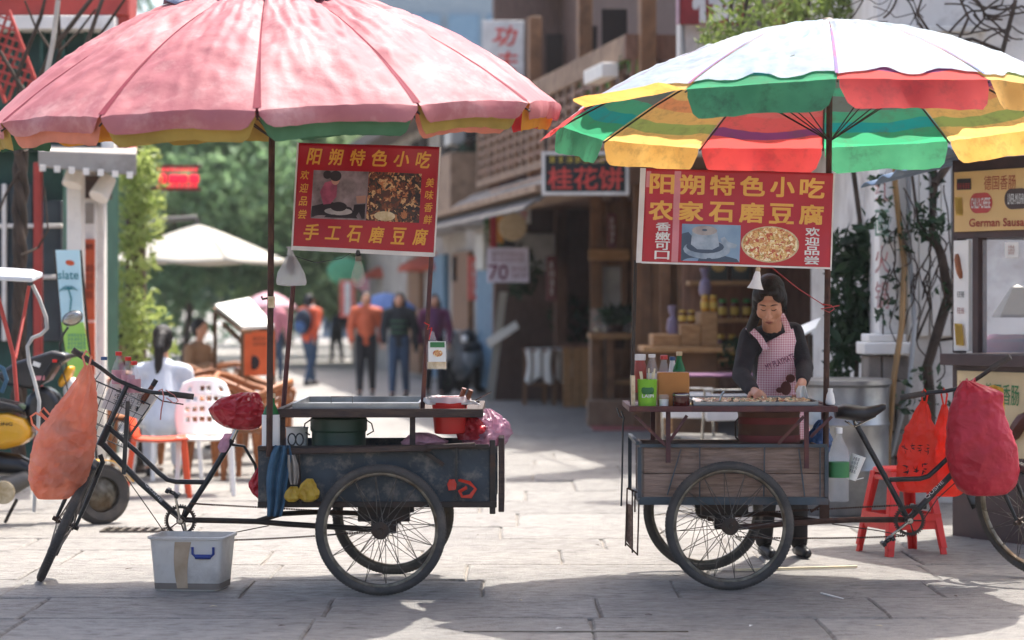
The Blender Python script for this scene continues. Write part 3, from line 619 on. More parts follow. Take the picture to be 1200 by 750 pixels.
cbox(sv, 'board', 571, 620, 290, 331, 33, .04, MAT['sign_lilac']); text('70', 'lettering', MAT['txt_purple'], sv, FR(P(584, 319, 32.995)), .26, .2, bold=.02)
marks(sv, FR(P(608, 319, 32.995)), .22, .18, 2, 4, MAT['txt_purple']); marks(sv, FR(P(595, 301, 32.995)), .46, .15, 2, 9, MAT['txt_purple'])
rsn = thing('round_sign', P(600, 282, 34), 'round beige hanging shop sign above the price sign', 'sign')
b = P(601, 266, 34); m = MB(); m.lathe([(.001,-.03),(.19,-.03),(.2,-.02),(.2,.02),(.19,.03),(.001,.03)], b, 24, M=Matrix.Rotation(R_(90), 3, 'X')); m.build('disc', MAT['cake'], rsn)
m = MB(); m.bar(b+Vector((0,0,.2)), b+Vector((0,0,.6)), .02, .02); m.bar(b+Vector((0,0,.6)), b+Vector((.6,0,.6)), .02, .02); m.build('bracket', MAT['dark_steel'], rsn)
mat('red_flag', '#b3343a', rough=.7, tl=.3); mat('yellow_flag', '#d99a3a', rough=.7, tl=.3)
fl = thing('banner_flag', P(582, 320, 34.4), 'vertical red and yellow cloth banner hanging behind the price sign', 'flag')
cbox(fl, 'red_half', 574, 582, 232, 290, 34.4, .02, MAT['red_flag']); cbox(fl, 'yellow_half', 582.2, 590, 236, 285, 34.4, .02, MAT['yellow_flag'])
# orange shop awnings down the street
mat('awning_orange', '#b5553c', '#9a4330', rough=.8, tl=.25)
for k, (x, y_, d, wd) in enumerate(((556, 318, 47, 1.5), (492, 326, 56, 1.3))):
    t = thing('shop_awning', P(x, y_, d), ('larger' if k == 0 else 'smaller')+' faded orange awning far down the street', 'awning', 'far orange awnings')
    b = P(x, y_, d); m = MB(); m.lathe([(wd,0),(wd*.96,.12),(wd*.5,.45),(.05,.62)], b, 10, caps=False); m.build('fabric', MAT['awning_orange'], t, solid=.01)
    m = MB(); m.cyl(Vector((b.x,b.y,0)), b+Vector((0,0,.6)), .03); m.build('pole', MAT['dark_steel'], t)
mat('sign_green', '#4fa076', rough=.5); mat('sign_pink', '#d59aa2', rough=.5); mat('sign_blue', '#3b5d8c', rough=.5); mat('sign_maroon', '#6e3034', rough=.5); mat('sign_coral', '#d86a5c', rough=.5)
for k, (x, y_, d, rx, rz, mt, lb) in enumerate(((405, 318, 55, .42, .32, 'sign_green', 'green oval shop sign hanging far down the street'), (440, 332, 58, .5, .28, 'sign_pink', 'pink oval shop sign hanging far down the street'), (465, 338, 60, .4, .4, 'sign_maroon', 'dark maroon round shop sign far down the street'))):
    b = P(x, y_, d); m = MB(); m.ell(b, (rx, .06, rz), 20, 10); m.single('oval_sign', MAT[mt], lb, 'sign', group='oval street signs')
t = thing('street_sign', P(407, 365, 54), 'narrow coral and white upright shop sign behind the walkers', 'sign')
cbox(t, 'panel', 398, 416, 328, 372, 54, .1, MAT['sign_coral']); cbox(t, 'stripe', 403.5, 411, 331, 369, 53.98, .02, MAT['sign_white'])
# glassy tower block beyond the trees
mat('tower_wall', '#8d9ba4', '#7b8a94', rough=.7); mat('tower_glass', '#6f8fa6', '#587a92', rough=.2, spec=.8)
tb = thing('tower_block', Vector((-6, 110, 0)), 'hazy blue grey apartment block rising behind the street trees', 'building')
m = MB(); m.bx(-8.5, 2.5, 108, 118, 0, 17); m.build('wall', MAT['tower_wall'], tb)
for fz in range(2):
    for i in range(6):
        x = -8.1+i*1.75; z = 9.6+fz*2.9; m = MB(); m.bx(x, x+1.4, 107.85, 107.99, z, z+1.9); wn = m.build('window', MAT['tower_glass'], tb)
    m = MB(); m.bx(-8.6, 2.6, 107.3, 107.99, 8.9+fz*2.9, 9.2+fz*2.9); m.build('balcony', MAT['tower_wall'], tb)

mat('ac_white', '#b9b8b4', '#9d9c98', rough=.6)
for k, (d, z, lb) in enumerate(((36.2, 2.0, 'air conditioner box low beside the price sign'), (39.6, 4.1, 'air conditioner box high on the far shop row'))):
    t = thing('air_conditioner', W(d, .2, z), lb, 'air conditioner'); m = MB(); fbox(m, d, d+.75, -.35 if k else -.8, .3, z, z+.55); m.build('case', MAT['ac_white'], t, bevel=.02)
    m = MB(); c = W(d-.01, -.0, z+.28); m.lathe([(.03,-.012),(.2,-.012),(.2,.0)], c, 20, Matrix.Rotation(R_(90), 3, 'X')); m.build('fan_grille', MAT['dark_steel'], t)
cbl = thing('overhead_cable', P(560, 150, 37), 'sagging black cables strung along the far shopfronts', 'cable')
for k in range(3):
    m = MB(); a = P(540, 168+k*14, 46); b = P(690, 190+k*9, 30); m.tube([lerp(a, b, i/8)+Vector((0, 0, -.25*math.sin(math.pi*i/8)-.03*k)) for i in range(9)], .012, 5); m.build('strand', MAT['black_plastic'], cbl)
for k, (x0, x1, y0, y1, d, mt, lb) in enumerate(((548,566,300,352,41,'sign_coral','small coral vertical shop sign below the balcony'),(604,622,232,262,35.2,'sign_white','small white square sign on the shingled awning'),(640,652,300,352,33.4,'sign_maroon','narrow maroon couplet board left of the wooden door'),(712,722,250,290,30.9,'sign_maroon','narrow maroon couplet board above the wooden door'))):
    t = thing('shop_sign', P(x0, y1, d), lb, 'sign', 'small signs on the right row'); cbox(t, 'board', x0, x1, y0, y1, d, .06, MAT[mt]); marks(t, FR(P((x0+x1)/2, (y0+y1)/2, d-.003)), (x1-x0)*d/FPX*.7, (y1-y0)*d/FPX*.8, 4, 1, MAT['sign_white' if mt != 'sign_white' else 'txt_red'])

for k, (x0, x1, y0, y1, d) in enumerate(((556,572,235,262,40.5),(530,545,300,330,43),(640,660,40,100,37.0),(676,700,30,95,31.5),(705,735,10,80,28.6))):
    cpanel(ws if k > 1 else far, 'dark_window', x0, x1, y0, y1, d, MAT['dark_interior'], .05)
for k, (x, y_, d, rx, rz, n, mt, lb) in enumerate(((553,185,39,.35,.3,260,'leaf_dark','dark trailing plant under the far eave'),(585,262,36,.25,.45,220,'leaf_mid','hanging green plant beside the round sign'),(612,320,35.5,.3,.4,240,'leaf_dark','leafy pot plant right of the price sign'),(700,92,29,.2,.3,120,'leaf_mid','sparse creeper hanging from the timber balcony'))):
    t = thing('hanging_plant', P(x, y_, d), lb, 'plant'); HANG = (x, y_, d, rx, rz, n, mt, t); PEND = globals().setdefault('PEND', []); PEND.append(HANG)
# ------------------------------------------------------------------ sausage stall at the right edge
mat('stall_brown', '#4a3634', '#3a2a2a', rough=.5); mat('sign_cream', '#d9b67a', '#cfa564', rough=.4, scale=2); mat('panel_cream', '#dcc79a', rough=.5, scale=3)
mat('pill_red', '#b83a36', rough=.4); mat('pill_brown', '#43302c', rough=.4); mat('txt_brick', '#a84a34', rough=.5); mat('txt_white', '#e8e6e2', rough=.5); mat('txt_green', '#3a8048', rough=.5)
mat('roof_sheet', '#7d8ea0', '#66788c', rough=.45, metal=.2); mat('sausage', '#a56a44', '#7c4428', rough=.4); mat('sausage_dark', '#5a3026', rough=.4)
st = thing('sausage_stall', Vector((P(1190,0,15.6).x, 15.6, 0)), 'brown food kiosk with cream german sausage sign and glass window', 'kiosk')
D0 = 15.5
SA0 = P(1118, 0, D0); SB0 = P(1330, 0, 14.2)
def sq(px, py):      # front plane turned slightly, its right side nearer
    k = (px-600)/FPX; s_ = (k*SA0.y-SA0.x)/((SB0.x-SA0.x)-k*(SB0.y-SA0.y)); d = SA0.y+s_*(SB0.y-SA0.y); return P(px, py, d)
AX = (sq(1200, 300)-sq(1118, 300)).normalized()
BK = Vector((AX.y, -AX.x, 0)); BK = BK if BK.y > 0 else -BK
def spanel(name, x0, x1, y0, y1, mt, fwd=0., th=.05, par=None, bev=.004, ysl=0):
    a = sq(x0, y1); b = sq(x1, y1); c = sq(x1, y0); d = sq(x0, y0); pts = [a, b, c, d]
    pts = [p-BK*fwd for p in pts]; zl, zh = a.z, d.z
    for p, z in zip(pts, (zl, zl, zh, zh)): p.z = z
    m = MB(); m.prism(pts, BK*th); return m.build(name, mt, par or st, bevel=bev, smooth=0)
XR = 1330
spanel('counter_body', 1116, XR, 428, 640, MAT['stall_brown'], 0, .9); spanel('counter_top', 1112, XR, 414, 427.5, MAT['stall_brown'], .08, 1.0)
spanel('front_panel', 1123, XR, 434, 532, MAT['panel_cream'], .012, .01)
spanel('corner_post', 1116, 1122, 276, 413.5, MAT['stall_brown'], 0, .08); spanel('corner_post', 1139, 1146, 276, 413.5, MAT['stall_brown'], 0, .08); spanel('header', 1116, XR, 188, 280, MAT['stall_brown'], 0, .9)
spanel('side_sign', 1120, 1137.5, 282, 411, MAT['paper'], .02, .03)
sg = spanel('name_sign', 1122, XR, 202, 272, MAT['sign_cream'], .03, .028)
spanel('back_wall', 1116, XR, 280, 427, MAT['stone_rough'], -.88, .05); spanel('window_pane', 1147, XR, 281, 413, MAT['glass'], -.03, .006)
m = MB()
for i in range(10):
    a = sq(1082+i*26, 214-i*9); u0 = a-BK*.45; 
    pass
def rf(u, v):
    x = lerp(1078, XR, u); p = sq(x, 222-(x-1078)*.42); p = p-BK*(.5-v*1.3); p.z += v*.28+.018*math.sin(u*2*math.pi*13); return p
m.grid(rf, 104, 6); m.build('roof', MAT['roof_sheet'], st, solid=.008)
def sfr(px, py, fwd): o = sq(px, py)-BK*fwd; return frame(o, AX, (0,0,1))
tilt = .16
def sft(px, py, fwd): o = sq(px, py)-BK*fwd; M = frame(o, AX, (0,0,1)); return M
def stext(s_, px, py, w_, h_, mt, fwd=.032, bold=0., name='lettering'): text(s_, name, mt, st, sft(px, py, fwd), w_, h_, bold, .001)
pw = 15.3/FPX
stext('德国香肠', 1176, 214, 52*pw, 17*pw, MAT['txt_brick'])
def pill(cx, cy, w_, h_, mt):
    M = sft(cx, cy, .032); r = h_/2; pts = []
    for k in range(24):
        a = 2*math.pi*k/24; x = r*math.cos(a)+(w_/2-r if math.cos(a) > 0 else -(w_/2-r)); pts.append(M @ Vector((x, r*math.sin(a), .001)))
    m = MB(); m.poly(pts); m.build('sign_badge', mt, st, smooth=0)
pill(1154, 238, 38*pw, 24*pw, MAT['pill_red']); pill(1196, 233, 40*pw, 24*pw, MAT['pill_brown']); pill(1128, 242, 7*pw, 22*pw, MAT['label_yellow'])
stext('CHILLY-CHEESE', 1154, 238, 32*pw, 12*pw, MAT['txt_white'], .034, .01); stext('LIVER-MUSHROOM', 1199, 233, 36*pw, 12*pw, MAT['txt_white'], .034, .01)
stext('German Sausage', 1177, 262, 104*pw, 12*pw, MAT['txt_brick'], .032, .03)
m = MB(); Mx = sft(1134, 217, .032); m.poly([Mx @ Vector(v) for v in ((-.065,-.03,.001),(.065,-.03,.001),(.065,.04,.001),(-.065,.04,.001))]); m.build('sign_badge', MAT['sign_black'], st, smooth=0)
marks(st, sft(1134, 218, .034), .12, .045, 1, 5, MAT['pill_red'])
stext('德国香肠', 1176, 462, 56*pw, 24*pw, MAT['txt_green'], .014, .005)
marks(st, sft(1132, 460, .014), .1, .16, 3, 4, MAT['txt_brick'])
def saus(cx, cy, L_, r, ang, mt, fwd):
    M = sft(cx, cy, fwd); m = MB(); m.tube([M @ Vector((L_*t*math.cos(ang)+.12*L_*t*t, L_*t*math.sin(ang), .002)) for t in (-.5,-.3,0,.3,.5)], [r*.5, r*.95, r, r*.95, r*.5], 8); m.build('sausage_picture', mt, st)
saus(1126.5, 312, .16, .022, R_(-75), MAT['sausage'], .022); saus(1196, 500, .2, .05, R_(50), MAT['sausage_dark'], .016)
pill(1128.5, 392, 9*pw, 26*pw, MAT['label_yellow'])
m = MB(); Mx = sft(1129, 345, .024); m.build if False else None
marks(st, sft(1129, 345, .022), .07, .05, 1, 4, MAT['black_ink']); marks(st, sft(1129, 364, .022), .07, .05, 1, 4, MAT['txt_brick'])
spanel('price_card', 1176, 1192, 284, 302, MAT['paper'], -.01, .003); marks(st, sft(1184, 293, -.008), .06, .06, 3, 4, MAT['txt_brick'])
mat('stripe_cloth', '#9c5468', '#6d5c78', rough=.9, scale=26, stretch=(.1, .1, 3))
m = MB(); px_loft(m, [(414,1150,1206),(404,1151,1206),(397,1155,1206),(392,1160,1202)], 15.9, .5, 16); m.crumple(.01, 12, 2); m.single('striped_cushion', MAT['stripe_cloth'], 'striped woven cushion behind the kiosk window', 'cushion')
mat('hood_grey', '#6f6c66', rough=.5, metal=.4)
m = MB(); p = P(1192, 372, 16.0); m.lathe([(.2,0),(.19,.02),(.05,.2),(.001,.22)], p, 4, M=Matrix.Rotation(R_(45), 3, 'Z')); m.single('cooker_hood', MAT['hood_grey'], 'grey pyramid cooker hood inside the sausage kiosk', 'cooker hood', smooth=0)
# ------------------------------------------------------------------ left: painted cafe house
mat('cafe_green', '#1f4a40', '#173a33', rough=.55, dirt='#3c5a50', dirt_amt=.3); mat('cafe_red', '#b2443a', '#9a372f', rough=.55); mat('window_dark', '#39434a', rough=.15, spec=.7)
cf = thing('cafe_house', Vector((P(60,0,21).x, 21, 0)), 'green white and red painted timber cafe front at the left edge', 'cafe')
cbox(cf, 'wall', -260, 74, -160, 600, 21.2, 3, MAT['cafe_green'])
cbox(cf, 'beam', -260, 132, 18, 34, 20.6, .3, MAT['white_paint']); cbox(cf, 'beam', -260, 150, -8, 17.5, 20.7, .3, MAT['cafe_red'])
cbox(cf, 'upper_wall', -260, 118, 35, 175, 20.9, .28, MAT['cafe_green']); cbox(cf, 'corner_board', 118.5, 134, 18, 175, 20.55, .4, MAT['white_paint'])
cbox(cf, 'corner_board', 136, 152, -60, 175, 20.75, .4, MAT['cafe_red'])
for x in (-8, 20, 46, 72, 98): cbox(cf, 'mullion', x, x+5, 36, 175, 20.8, .09, MAT['cafe_green'])
cbox(cf, 'upper_window', -2, 60, -60, -10, 20.62, .06, MAT['window_dark'])
for x in (0, 30, 58): cbox(cf, 'window_bar', x, x+4, -60, -10, 20.56, .05, MAT['white_paint'])
cbox(cf, 'window', -60, 38, 215, 400, 21.1, .09, MAT['window_dark']); cbox(cf, 'window', 50, 72, 235, 400, 21.1, .09, MAT['window_dark'])
for y_ in (262, 322): cbox(cf, 'window_bar', -60, 72, y_, y_+5, 21.02, .07, MAT['white_paint'])
cbox(cf, 'window_bar', 2, 7, 215, 400, 21.0, .06, MAT['white_paint'])
cbox(cf, 'post', 39, 48, 190, 560, 20.5, .1, MAT['cafe_red']); cbox(cf, 'post', 78, 95, 205, 560, 20.2, .2, MAT['white_paint']); cbox(cf, 'post', 112, 122, 178, 560, 20.9, .15, MAT['white_paint'])
cbox(cf, 'panel_wall', 95.5, 111.5, 200, 560, 20.8, .2, MAT['cafe_red'] if False else MAT['white_paint'])
# canopy roof edge over the pillars
m = MB(); m.hexa([P(45,196,19.4), P(160,206,19.4), P(160,196,21.2), P(45,186,21.2), P(45,176,19.4), P(160,180,19.4), P(160,172,21.2), P(45,168,21.2)]); m.build('canopy', MAT['grey_plaster'], cf, bevel=.01)
for i in range(7): m = MB(); m.bar(P(50+i*17,197+i*1.4,19.35), P(50+i*17,184+i*1.2,21.1), .05, .05); m.build('rafter', MAT['white_paint'], cf)
cbox(cf, 'fascia', 96, 125, 206, 232, 20.7, .3, MAT['dark_wood'])
for k, (a, b) in enumerate((((95,178),(84,218)), ((128,208),(115,232)))):
    m = MB(); m.cyl(P(*a, 19.9), P(*b, 19.8), .065, .085, 16); l_ = m.build('spot_lamp', MAT['white_paint'], cf, bevel=.01)
mat('orange_paper', '#c4562f', '#b44a28', rough=.7)
cbox(cf, 'orange_poster', 95, 111, 280, 375, 20.7, .03, MAT['orange_paper']); cbox(cf, 'orange_poster', 95, 111, 378, 440, 20.69, .03, MAT['orange_paper'])
text('Hot', 'lettering', MAT['black_ink'], cf, FR(P(103, 288, 20.69)), .09, .06, .01); marks(cf, FR(P(103, 330, 20.69)), .09, .3, 4, 3, MAT['black_ink'])
cbox(cf, 'bottle_picture', 99, 110, 238, 262, 20.79, .01, MAT['grey_plaster'])
# red lattice shutter propped on green board
lt = thing('lattice_panel', P(20, 110, 19.8), 'red wooden lattice panel leaning against green boards, upper left', 'lattice')
u = (P(45,98,19.8)-P(12,12,19.8)).normalized(); vv = (P(22,112,19.8)-P(45,98,19.8)).normalized(); O = P(10, 12, 19.8); Lh = (P(45,98,19.8)-P(12,12,19.8)).length; Lw = .3
for s_ in (-1, 1):
    for i in range(-6, 9):
        pts = []
        # clip diagonal strips to the panel rectangle
        c0 = i*Lh/7; samples = [(c0+s_*t*Lw*1.0, t*Lw) for t in [j/20 for j in range(21)]]
        ins = [(a, b) for a, b in samples if 0 <= a <= Lh]
        if len(ins) < 3: continue
        p0 = O+u*ins[0][0]+vv*ins[0][1]; p1 = O+u*ins[-1][0]+vv*ins[-1][1]; off = Vector((0, .012*s_, 0)); m = MB(); m.bar(p0+off, p1+off, .018, .028, up=(0,1,0)); m.build('lath', MAT['cafe_red'], lt)
for b_ in (0, Lw):
    m = MB(); m.bar(O+vv*b_, O+vv*b_+u*Lh, .025, .05, up=(0,1,0)); m.build('edge_strip', MAT['cafe_red'], lt)
m = MB(); m.prism([P(-10,60,19.95), P(8,52,19.95), P(34,118,19.95), P(10,150,19.95), P(-10,110,19.95)], (0,.05,0)); m.build('green_board', MAT['cafe_green'], lt, smooth=0)
# twisted trunk with bare branches in front of the cafe
tw = thing('twisted_vine', Vector((P(20,0,19).x, 19, 0)), 'twisted brown vine trunk with bare branches before the green cafe wall', 'vine')
m = MB()
for k in range(3):
    m.tube([P(21+5*math.sin(t*1.3+k*2.1)+t*.2, 560-t*24, 19.0+.05*math.cos(t*1.3+k*2.1)) for t in range(17)], .035, 8)
for pts, r in (([(22,180),(35,120),(60,60),(110,-5)], .03), ([(24,175),(60,110),(95,70),(120,0),(130,-20)], .025), ([(60,110),(70,60),(68,0)], .018), ([(30,150),(20,90),(48,20),(55,-10)], .02), ([(95,70),(125,30),(150,-5)], .014), ([(35,120),(0,60),(-10,10)], .018), ([(25,300),(45,290),(56,270),(52,220)], .01), ([(22,200),(5,230),(-5,260)], .012), ([(70,60),(95,35),(112,10)], .012), ([(60,60),(40,30),(30,0)], .012)):
    m.tube([P(a, b, 18.9+.1*math.sin(i*2)) for i, (a, b) in enumerate(pts)], [r*(1-.5*i/len(pts)) for i in range(len(pts))], 7)
m.crumple(.012, 8, 5); m.build('trunk', MAT['bark_vine'], tw)
mat('pale_branch', '#b5ada2', rough=.8); m = MB(); m.tube([P(68,0,18.8), P(62,50,18.8), P(55,85,18.8)], .02, 7); m.build('branch', MAT['pale_branch'], tw)
# upright banner stand
mat('banner_blue', '#c3dfe4', '#b5d6de', rough=.6, tl=.15); mat('banner_green', '#a9d36a', '#9ac95c', rough=.6, tl=.15); mat('teal_ink', '#2e7f86', rough=.6)
bs = thing('banner_stand', G(92, 592), 'pale blue and lime green upright banner stand by the cafe pillar', 'banner stand')
dB = 17.9
m = MB(); m.prism([P(72,377,dB), P(98,377,dB), P(93,293,dB), P(65,293,dB)], (0,.012,0)); m.build('upper_print', MAT['banner_blue'], bs, smooth=0)
m = MB(); m.prism([P(82,450,dB), P(109,450,dB), P(98,377.5,dB), P(72,377.5,dB)], (0,.012,0)); m.build('lower_print', MAT['banner_green'], bs, smooth=0)
m = MB(); m.tube([P(64,293,dB+.05), P(78,420,dB+.05), G(90,592)], .012, 6); m.tube([P(94,293,dB+.05), P(108,450,dB+.05), G(116,592)], .012, 6); m.build('frame', MAT['dark_steel'], bs)
Mb = frame(P(80, 322, dB-.001), (1,0,0), (0,0,1)); text('slate', 'lettering', MAT['teal_ink'], bs, Mb, .15, .065, .01)
Mb = frame(P(82, 308, dB-.001), (1,0,-.2), (0,0,1)); m = MB(); m.poly([Mb @ Vector((.035*math.cos(a*.5), .02*math.sin(a*.5), .002)) for a in range(13)]); m.build('emblem', MAT['orange_paper'], bs, smooth=0)
m = MB(); Mb = FR(P(82,350,dB-.001))
m.tube([Mb @ Vector(v) for v in ((0,-.1,.003),(.01,0,.003),(-.01,.07,.003))], .006, 5)
for k in range(7):
    a = R_(20+k*24); m.tube([Mb @ Vector((-.01,.07,.003)), Mb @ Vector((-.01+.05*math.cos(a), .07+.04*math.sin(a)-.01, .003)), Mb @ Vector((-.01+.07*math.cos(a), .05+.03*math.sin(a), .003))], .004, 4)
m.build('palm_picture', MAT['teal_ink'], bs); marks(bs, FR(P(90,400,dB-.001)), .14, .12, 4, 6, MAT['teal_ink'])
# red illuminated letters on a bracket
mat('led_red', '#e8243c', rough=.4, emit='#ff2a45', estr=.35)
ls = thing('red_letter_sign', P(210, 222, 27), 'small red illuminated letter sign hanging beneath the pink parasol', 'sign')
for py in (199, 218):
    for i in range(9):
        b = P(186+i*5.4, py, 27); m = MB(); m.box(b, (.035, .03, .03), Matrix.Rotation(R_(-30), 3, 'Y')); m.build('lamp', MAT['led_red'], ls)
for i, (a, b, c) in enumerate(((186,203,9),(197,204,13),(209,204,11),(221,204,12))):
    m = MB(); p = P(a, 215, 27); q = P(a+c, b, 27); m.bx(p.x, q.x, 27, 27.05, p.z, q.z); m.build('letter', MAT['led_red'], ls, bevel=.03)
m = MB(); m.bar(P(150,195,27.06), P(236,195,27.06), .03, .03); m.bar(P(150,222,27.06), P(236,222,27.06), .03, .03); m.build('rail', MAT['sign_maroon'], ls)
# ------------------------------------------------------------------ vegetation
def leaves(mb, c, r, n, size, rg, squash=.5, shell=.35, droop=0.):
    c = Vector(c); r = Vector(r)
    for i in range(n):
        while True:
            q = Vector((rg.uniform(-1,1), rg.uniform(-1,1), rg.uniform(-1,1)))
            if shell < q.length < 1: break
        p = c+Vector((q.x*r.x, q.y*r.y, q.z*r.z)); s_ = size*rg.uniform(.6, 1.3)
        nrm = Vector((rg.gauss(0,1), rg.gauss(0,1), rg.gauss(.5,1))).normalized(); a = nrm.orthogonal().normalized(); a = Matrix.Rotation(rg.uniform(0, 6.28), 3, nrm) @ a; b = nrm.cross(a)*squash
        a = a+Vector((0,0,-droop))
        k = len(mb.v); mb.v += [p-a*s_, p-b*s_*.8+nrm*s_*.12, p+a*s_, p+b*s_*.8+nrm*s_*.12]; mb.f.append([k, k+1, k+2, k+3]); mb.m.append(0)
mat('bark', '#5a4a3c', '#41352b', rough=.9, bump=.5)
def tree(base, h, crown_c, crown_r, nclump, nleaf, size, mt, label, name='street_tree', group='trees beyond the street', seed=1, csize=.42):
    rg = random.Random(seed); t = thing(name, base, label, 'tree', group); m = MB(); top = Vector((crown_c[0], crown_c[1], crown_c[2]))
    m.tube([base, lerp(base, top, .35)+Vector((.15,0,.1)), top], [h*.03, h*.022, h*.01], 9); lm = MB(); r = Vector(crown_r)
    for i in range(nclump):
        while True:
            q = Vector((rg.uniform(-1,1), rg.uniform(-1,1), rg.uniform(-1,1)))
            if q.length < 1: break
        cc_ = top+Vector((q.x*r.x, q.y*r.y, q.z*r.z)); k = csize*rg.uniform(.6, 1.2)
        if i % 3 == 0: m.tube([lerp(base, top, rg.uniform(.4, .8)), lerp(top, cc_, .5)+Vector((0,0,-.2)), cc_], [h*.009, h*.005, h*.002], 5)
        leaves(lm, cc_, (r.x*k, r.y*k, r.z*k*.75), nleaf, size, rg, shell=.2)
    m.build('trunk', MAT['bark'], t); lm.build('crown', mt, t, smooth=0)
mat('leaf_tree_a', '#8aa478', '#6d8e62', rough=.5, tl=.5, scale=.6); mat('leaf_tree_b', '#a3b888', '#7f9c6a', rough=.5, tl=.5, scale=.6); mat('leaf_tree_c', '#6f8c72', '#597863', rough=.5, tl=.45, scale=.6)
for k, (px, d, cy_, rx, rz, mt, lb) in enumerate((
    (215, 58, 245, 2.6, 3.2, 'leaf_tree_a', 'leafy street tree behind the white cafe parasol'),
    (290, 66, 215, 3.4, 3.6, 'leaf_tree_c', 'tall dark green tree between the parasol pole and red letters'),
    (365, 60, 240, 2.8, 3.2, 'leaf_tree_b', 'bright green tree behind the hanging light bulb'),
    (440, 72, 215, 3.4, 3.8, 'leaf_tree_a', 'wide green tree behind the red tofu banner'),
    (505, 80, 260, 3.0, 3.0, 'leaf_tree_c', 'dark tree at the end of the street right of the banner'),
    (335, 84, 150, 5.0, 4.0, 'leaf_tree_b', 'tallest pale tree far behind the pink parasol'),
    (150, 70, 170, 4.0, 5.0, 'leaf_tree_c', 'dark tree behind the ivy column'))):
    c = P(px, cy_, d); tree(Vector((c.x, d, 0)), c.z, c, (rx, 2.0, rz), 34, 330, .17, MAT[mt], lb, seed=20+k)
for k, (x, y_, d, rx, rz, n, mt, t) in enumerate(PEND):
    lm = MB(); rg = random.Random(200+k); leaves(lm, P(x, y_, d), (rx, .3, rz), n, .07, rg, squash=.5, shell=0, droop=.5); lm.build('foliage', MAT[mt], t, smooth=0)
    m = MB(); m.lathe([(.09,-.1),(.13,.05),(.14,.08)], P(x, y_, d)+Vector((0,.1,rz*.7)), 10); m.build('pot', MAT['rust'], t)
# hedge wall closing the end of the street
hd_ = MB(); rg = random.Random(5)
for i in range(60): leaves(hd_, (rg.uniform(-16, 1), rg.uniform(88, 92), rg.uniform(.5, 9)), (1.5, 1, 1.2), 160, .25, rg)
hb = hd_.build('distant_wood', MAT['leaf_tree_c'], smooth=0); tag(hb, 'dark green mass of trees closing the street end', 'trees', kind='stuff')
m = MB()
m.bx(-30, 12, 93, 93.5, 0, 12); m.build
mat('leaf_ivy', '#b3bd74', '#7d9148', rough=.45, tl=.5, scale=5)
# ivy column on the left with bright lit leaves
iv = thing('ivy_column', Vector((P(158,0,25).x, 25.2, 0)), 'post overgrown with bright sunlit ivy left of the white parasol', 'ivy')
m = MB(); m.cyl(Vector((P(152,0,25).x, 25.4, 0)), Vector((P(152,0,25).x, 25.4, 3.6)), .12, .1, 10); m.build('post', MAT['bark'], iv)
lm = MB(); rg = random.Random(8)
for (x, y_, rx, rz, n) in ((160,190,.22,.25,420),(165,225,.25,.25,420),(158,265,.27,.25,400),(152,305,.28,.25,360),(150,345,.26,.25,320),(160,380,.32,.28,420),(175,400,.3,.2,260),(145,395,.22,.3,260),(172,205,.12,.3,160),(178,250,.12,.3,120)):
    leaves(lm, P(x, y_, 25), (rx*1.15, .3, rz*1.15), int(n*.5), .058, rg, shell=.1)
lm.build('foliage', MAT['leaf_ivy'], iv, smooth=0)
mat('leaf_olive', '#7f8f4c', '#5d6e36', rough=.5, tl=.5)
# leafy bush on the roof edge above the striped parasol
for k, (spec, lb) in enumerate((([(870,30,.35,.2),(905,12,.4,.22),(945,20,.45,.2),(985,22,.4,.18),(930,-8,.5,.25),(985,0,.4,.22),(850,48,.22,.12)], 'overhanging green shrub above the striped parasol'), ([(1030,35,.3,.2),(1050,10,.3,.2),(1060,45,.25,.16)], 'sparse shrub among bare vines above the striped parasol'))):
    t = thing('roof_shrub', P(spec[0][0], spec[0][1]+10, 19.6), lb, 'shrub'); lm = MB(); bmz = MB(); rg = random.Random(30+k)
    for (x, y_, rx, rz) in spec:
        leaves(lm, P(x, y_, 19.5), (rx*1.1, .3, rz), 150 if k == 0 else 60, .055, rg, squash=.35, shell=.1, droop=.3); bmz.tube([P(x+10, y_-60, 19.6), P(x+4, y_-20, 19.5), P(x, y_, 19.5)], [.02, .014, .006], 5)
    bmz.build('branch', MAT['bark_vine'], t); lm.build('foliage', MAT['leaf_olive'], t, smooth=0)
# dark climbing vine between woman and white wall
t = thing('climbing_vine', Vector((P(1002,0,18.6).x, 18.6, 0)), 'dark green climbing plant between the stall pole and white wall', 'climbing plant'); lm = MB(); bmz = MB(); rg = random.Random(44)
for (x, y_, rx, rz, n) in ((985,300,.14,.2,120),(1005,330,.18,.22,180),(990,365,.16,.22,160),(1010,290,.12,.2,110),(1000,395,.18,.2,150),(1015,370,.1,.2,90),(985,420,.12,.2,80),(1022,300,.08,.2,60)):
    leaves(lm, P(x, y_, 18.5), (rx, .18, rz), n, .06, rg, squash=.6, shell=.1, droop=.4)
bmz.tube([P(1000,560,18.7), P(1004,420,18.7), P(995,330,18.7), P(1008,260,18.7), P(1000,200,18.7)], .02, 6); bmz.build('stem', MAT['bark_vine'], t); lm.build('foliage', MAT['leaf_dark'], t, smooth=0)
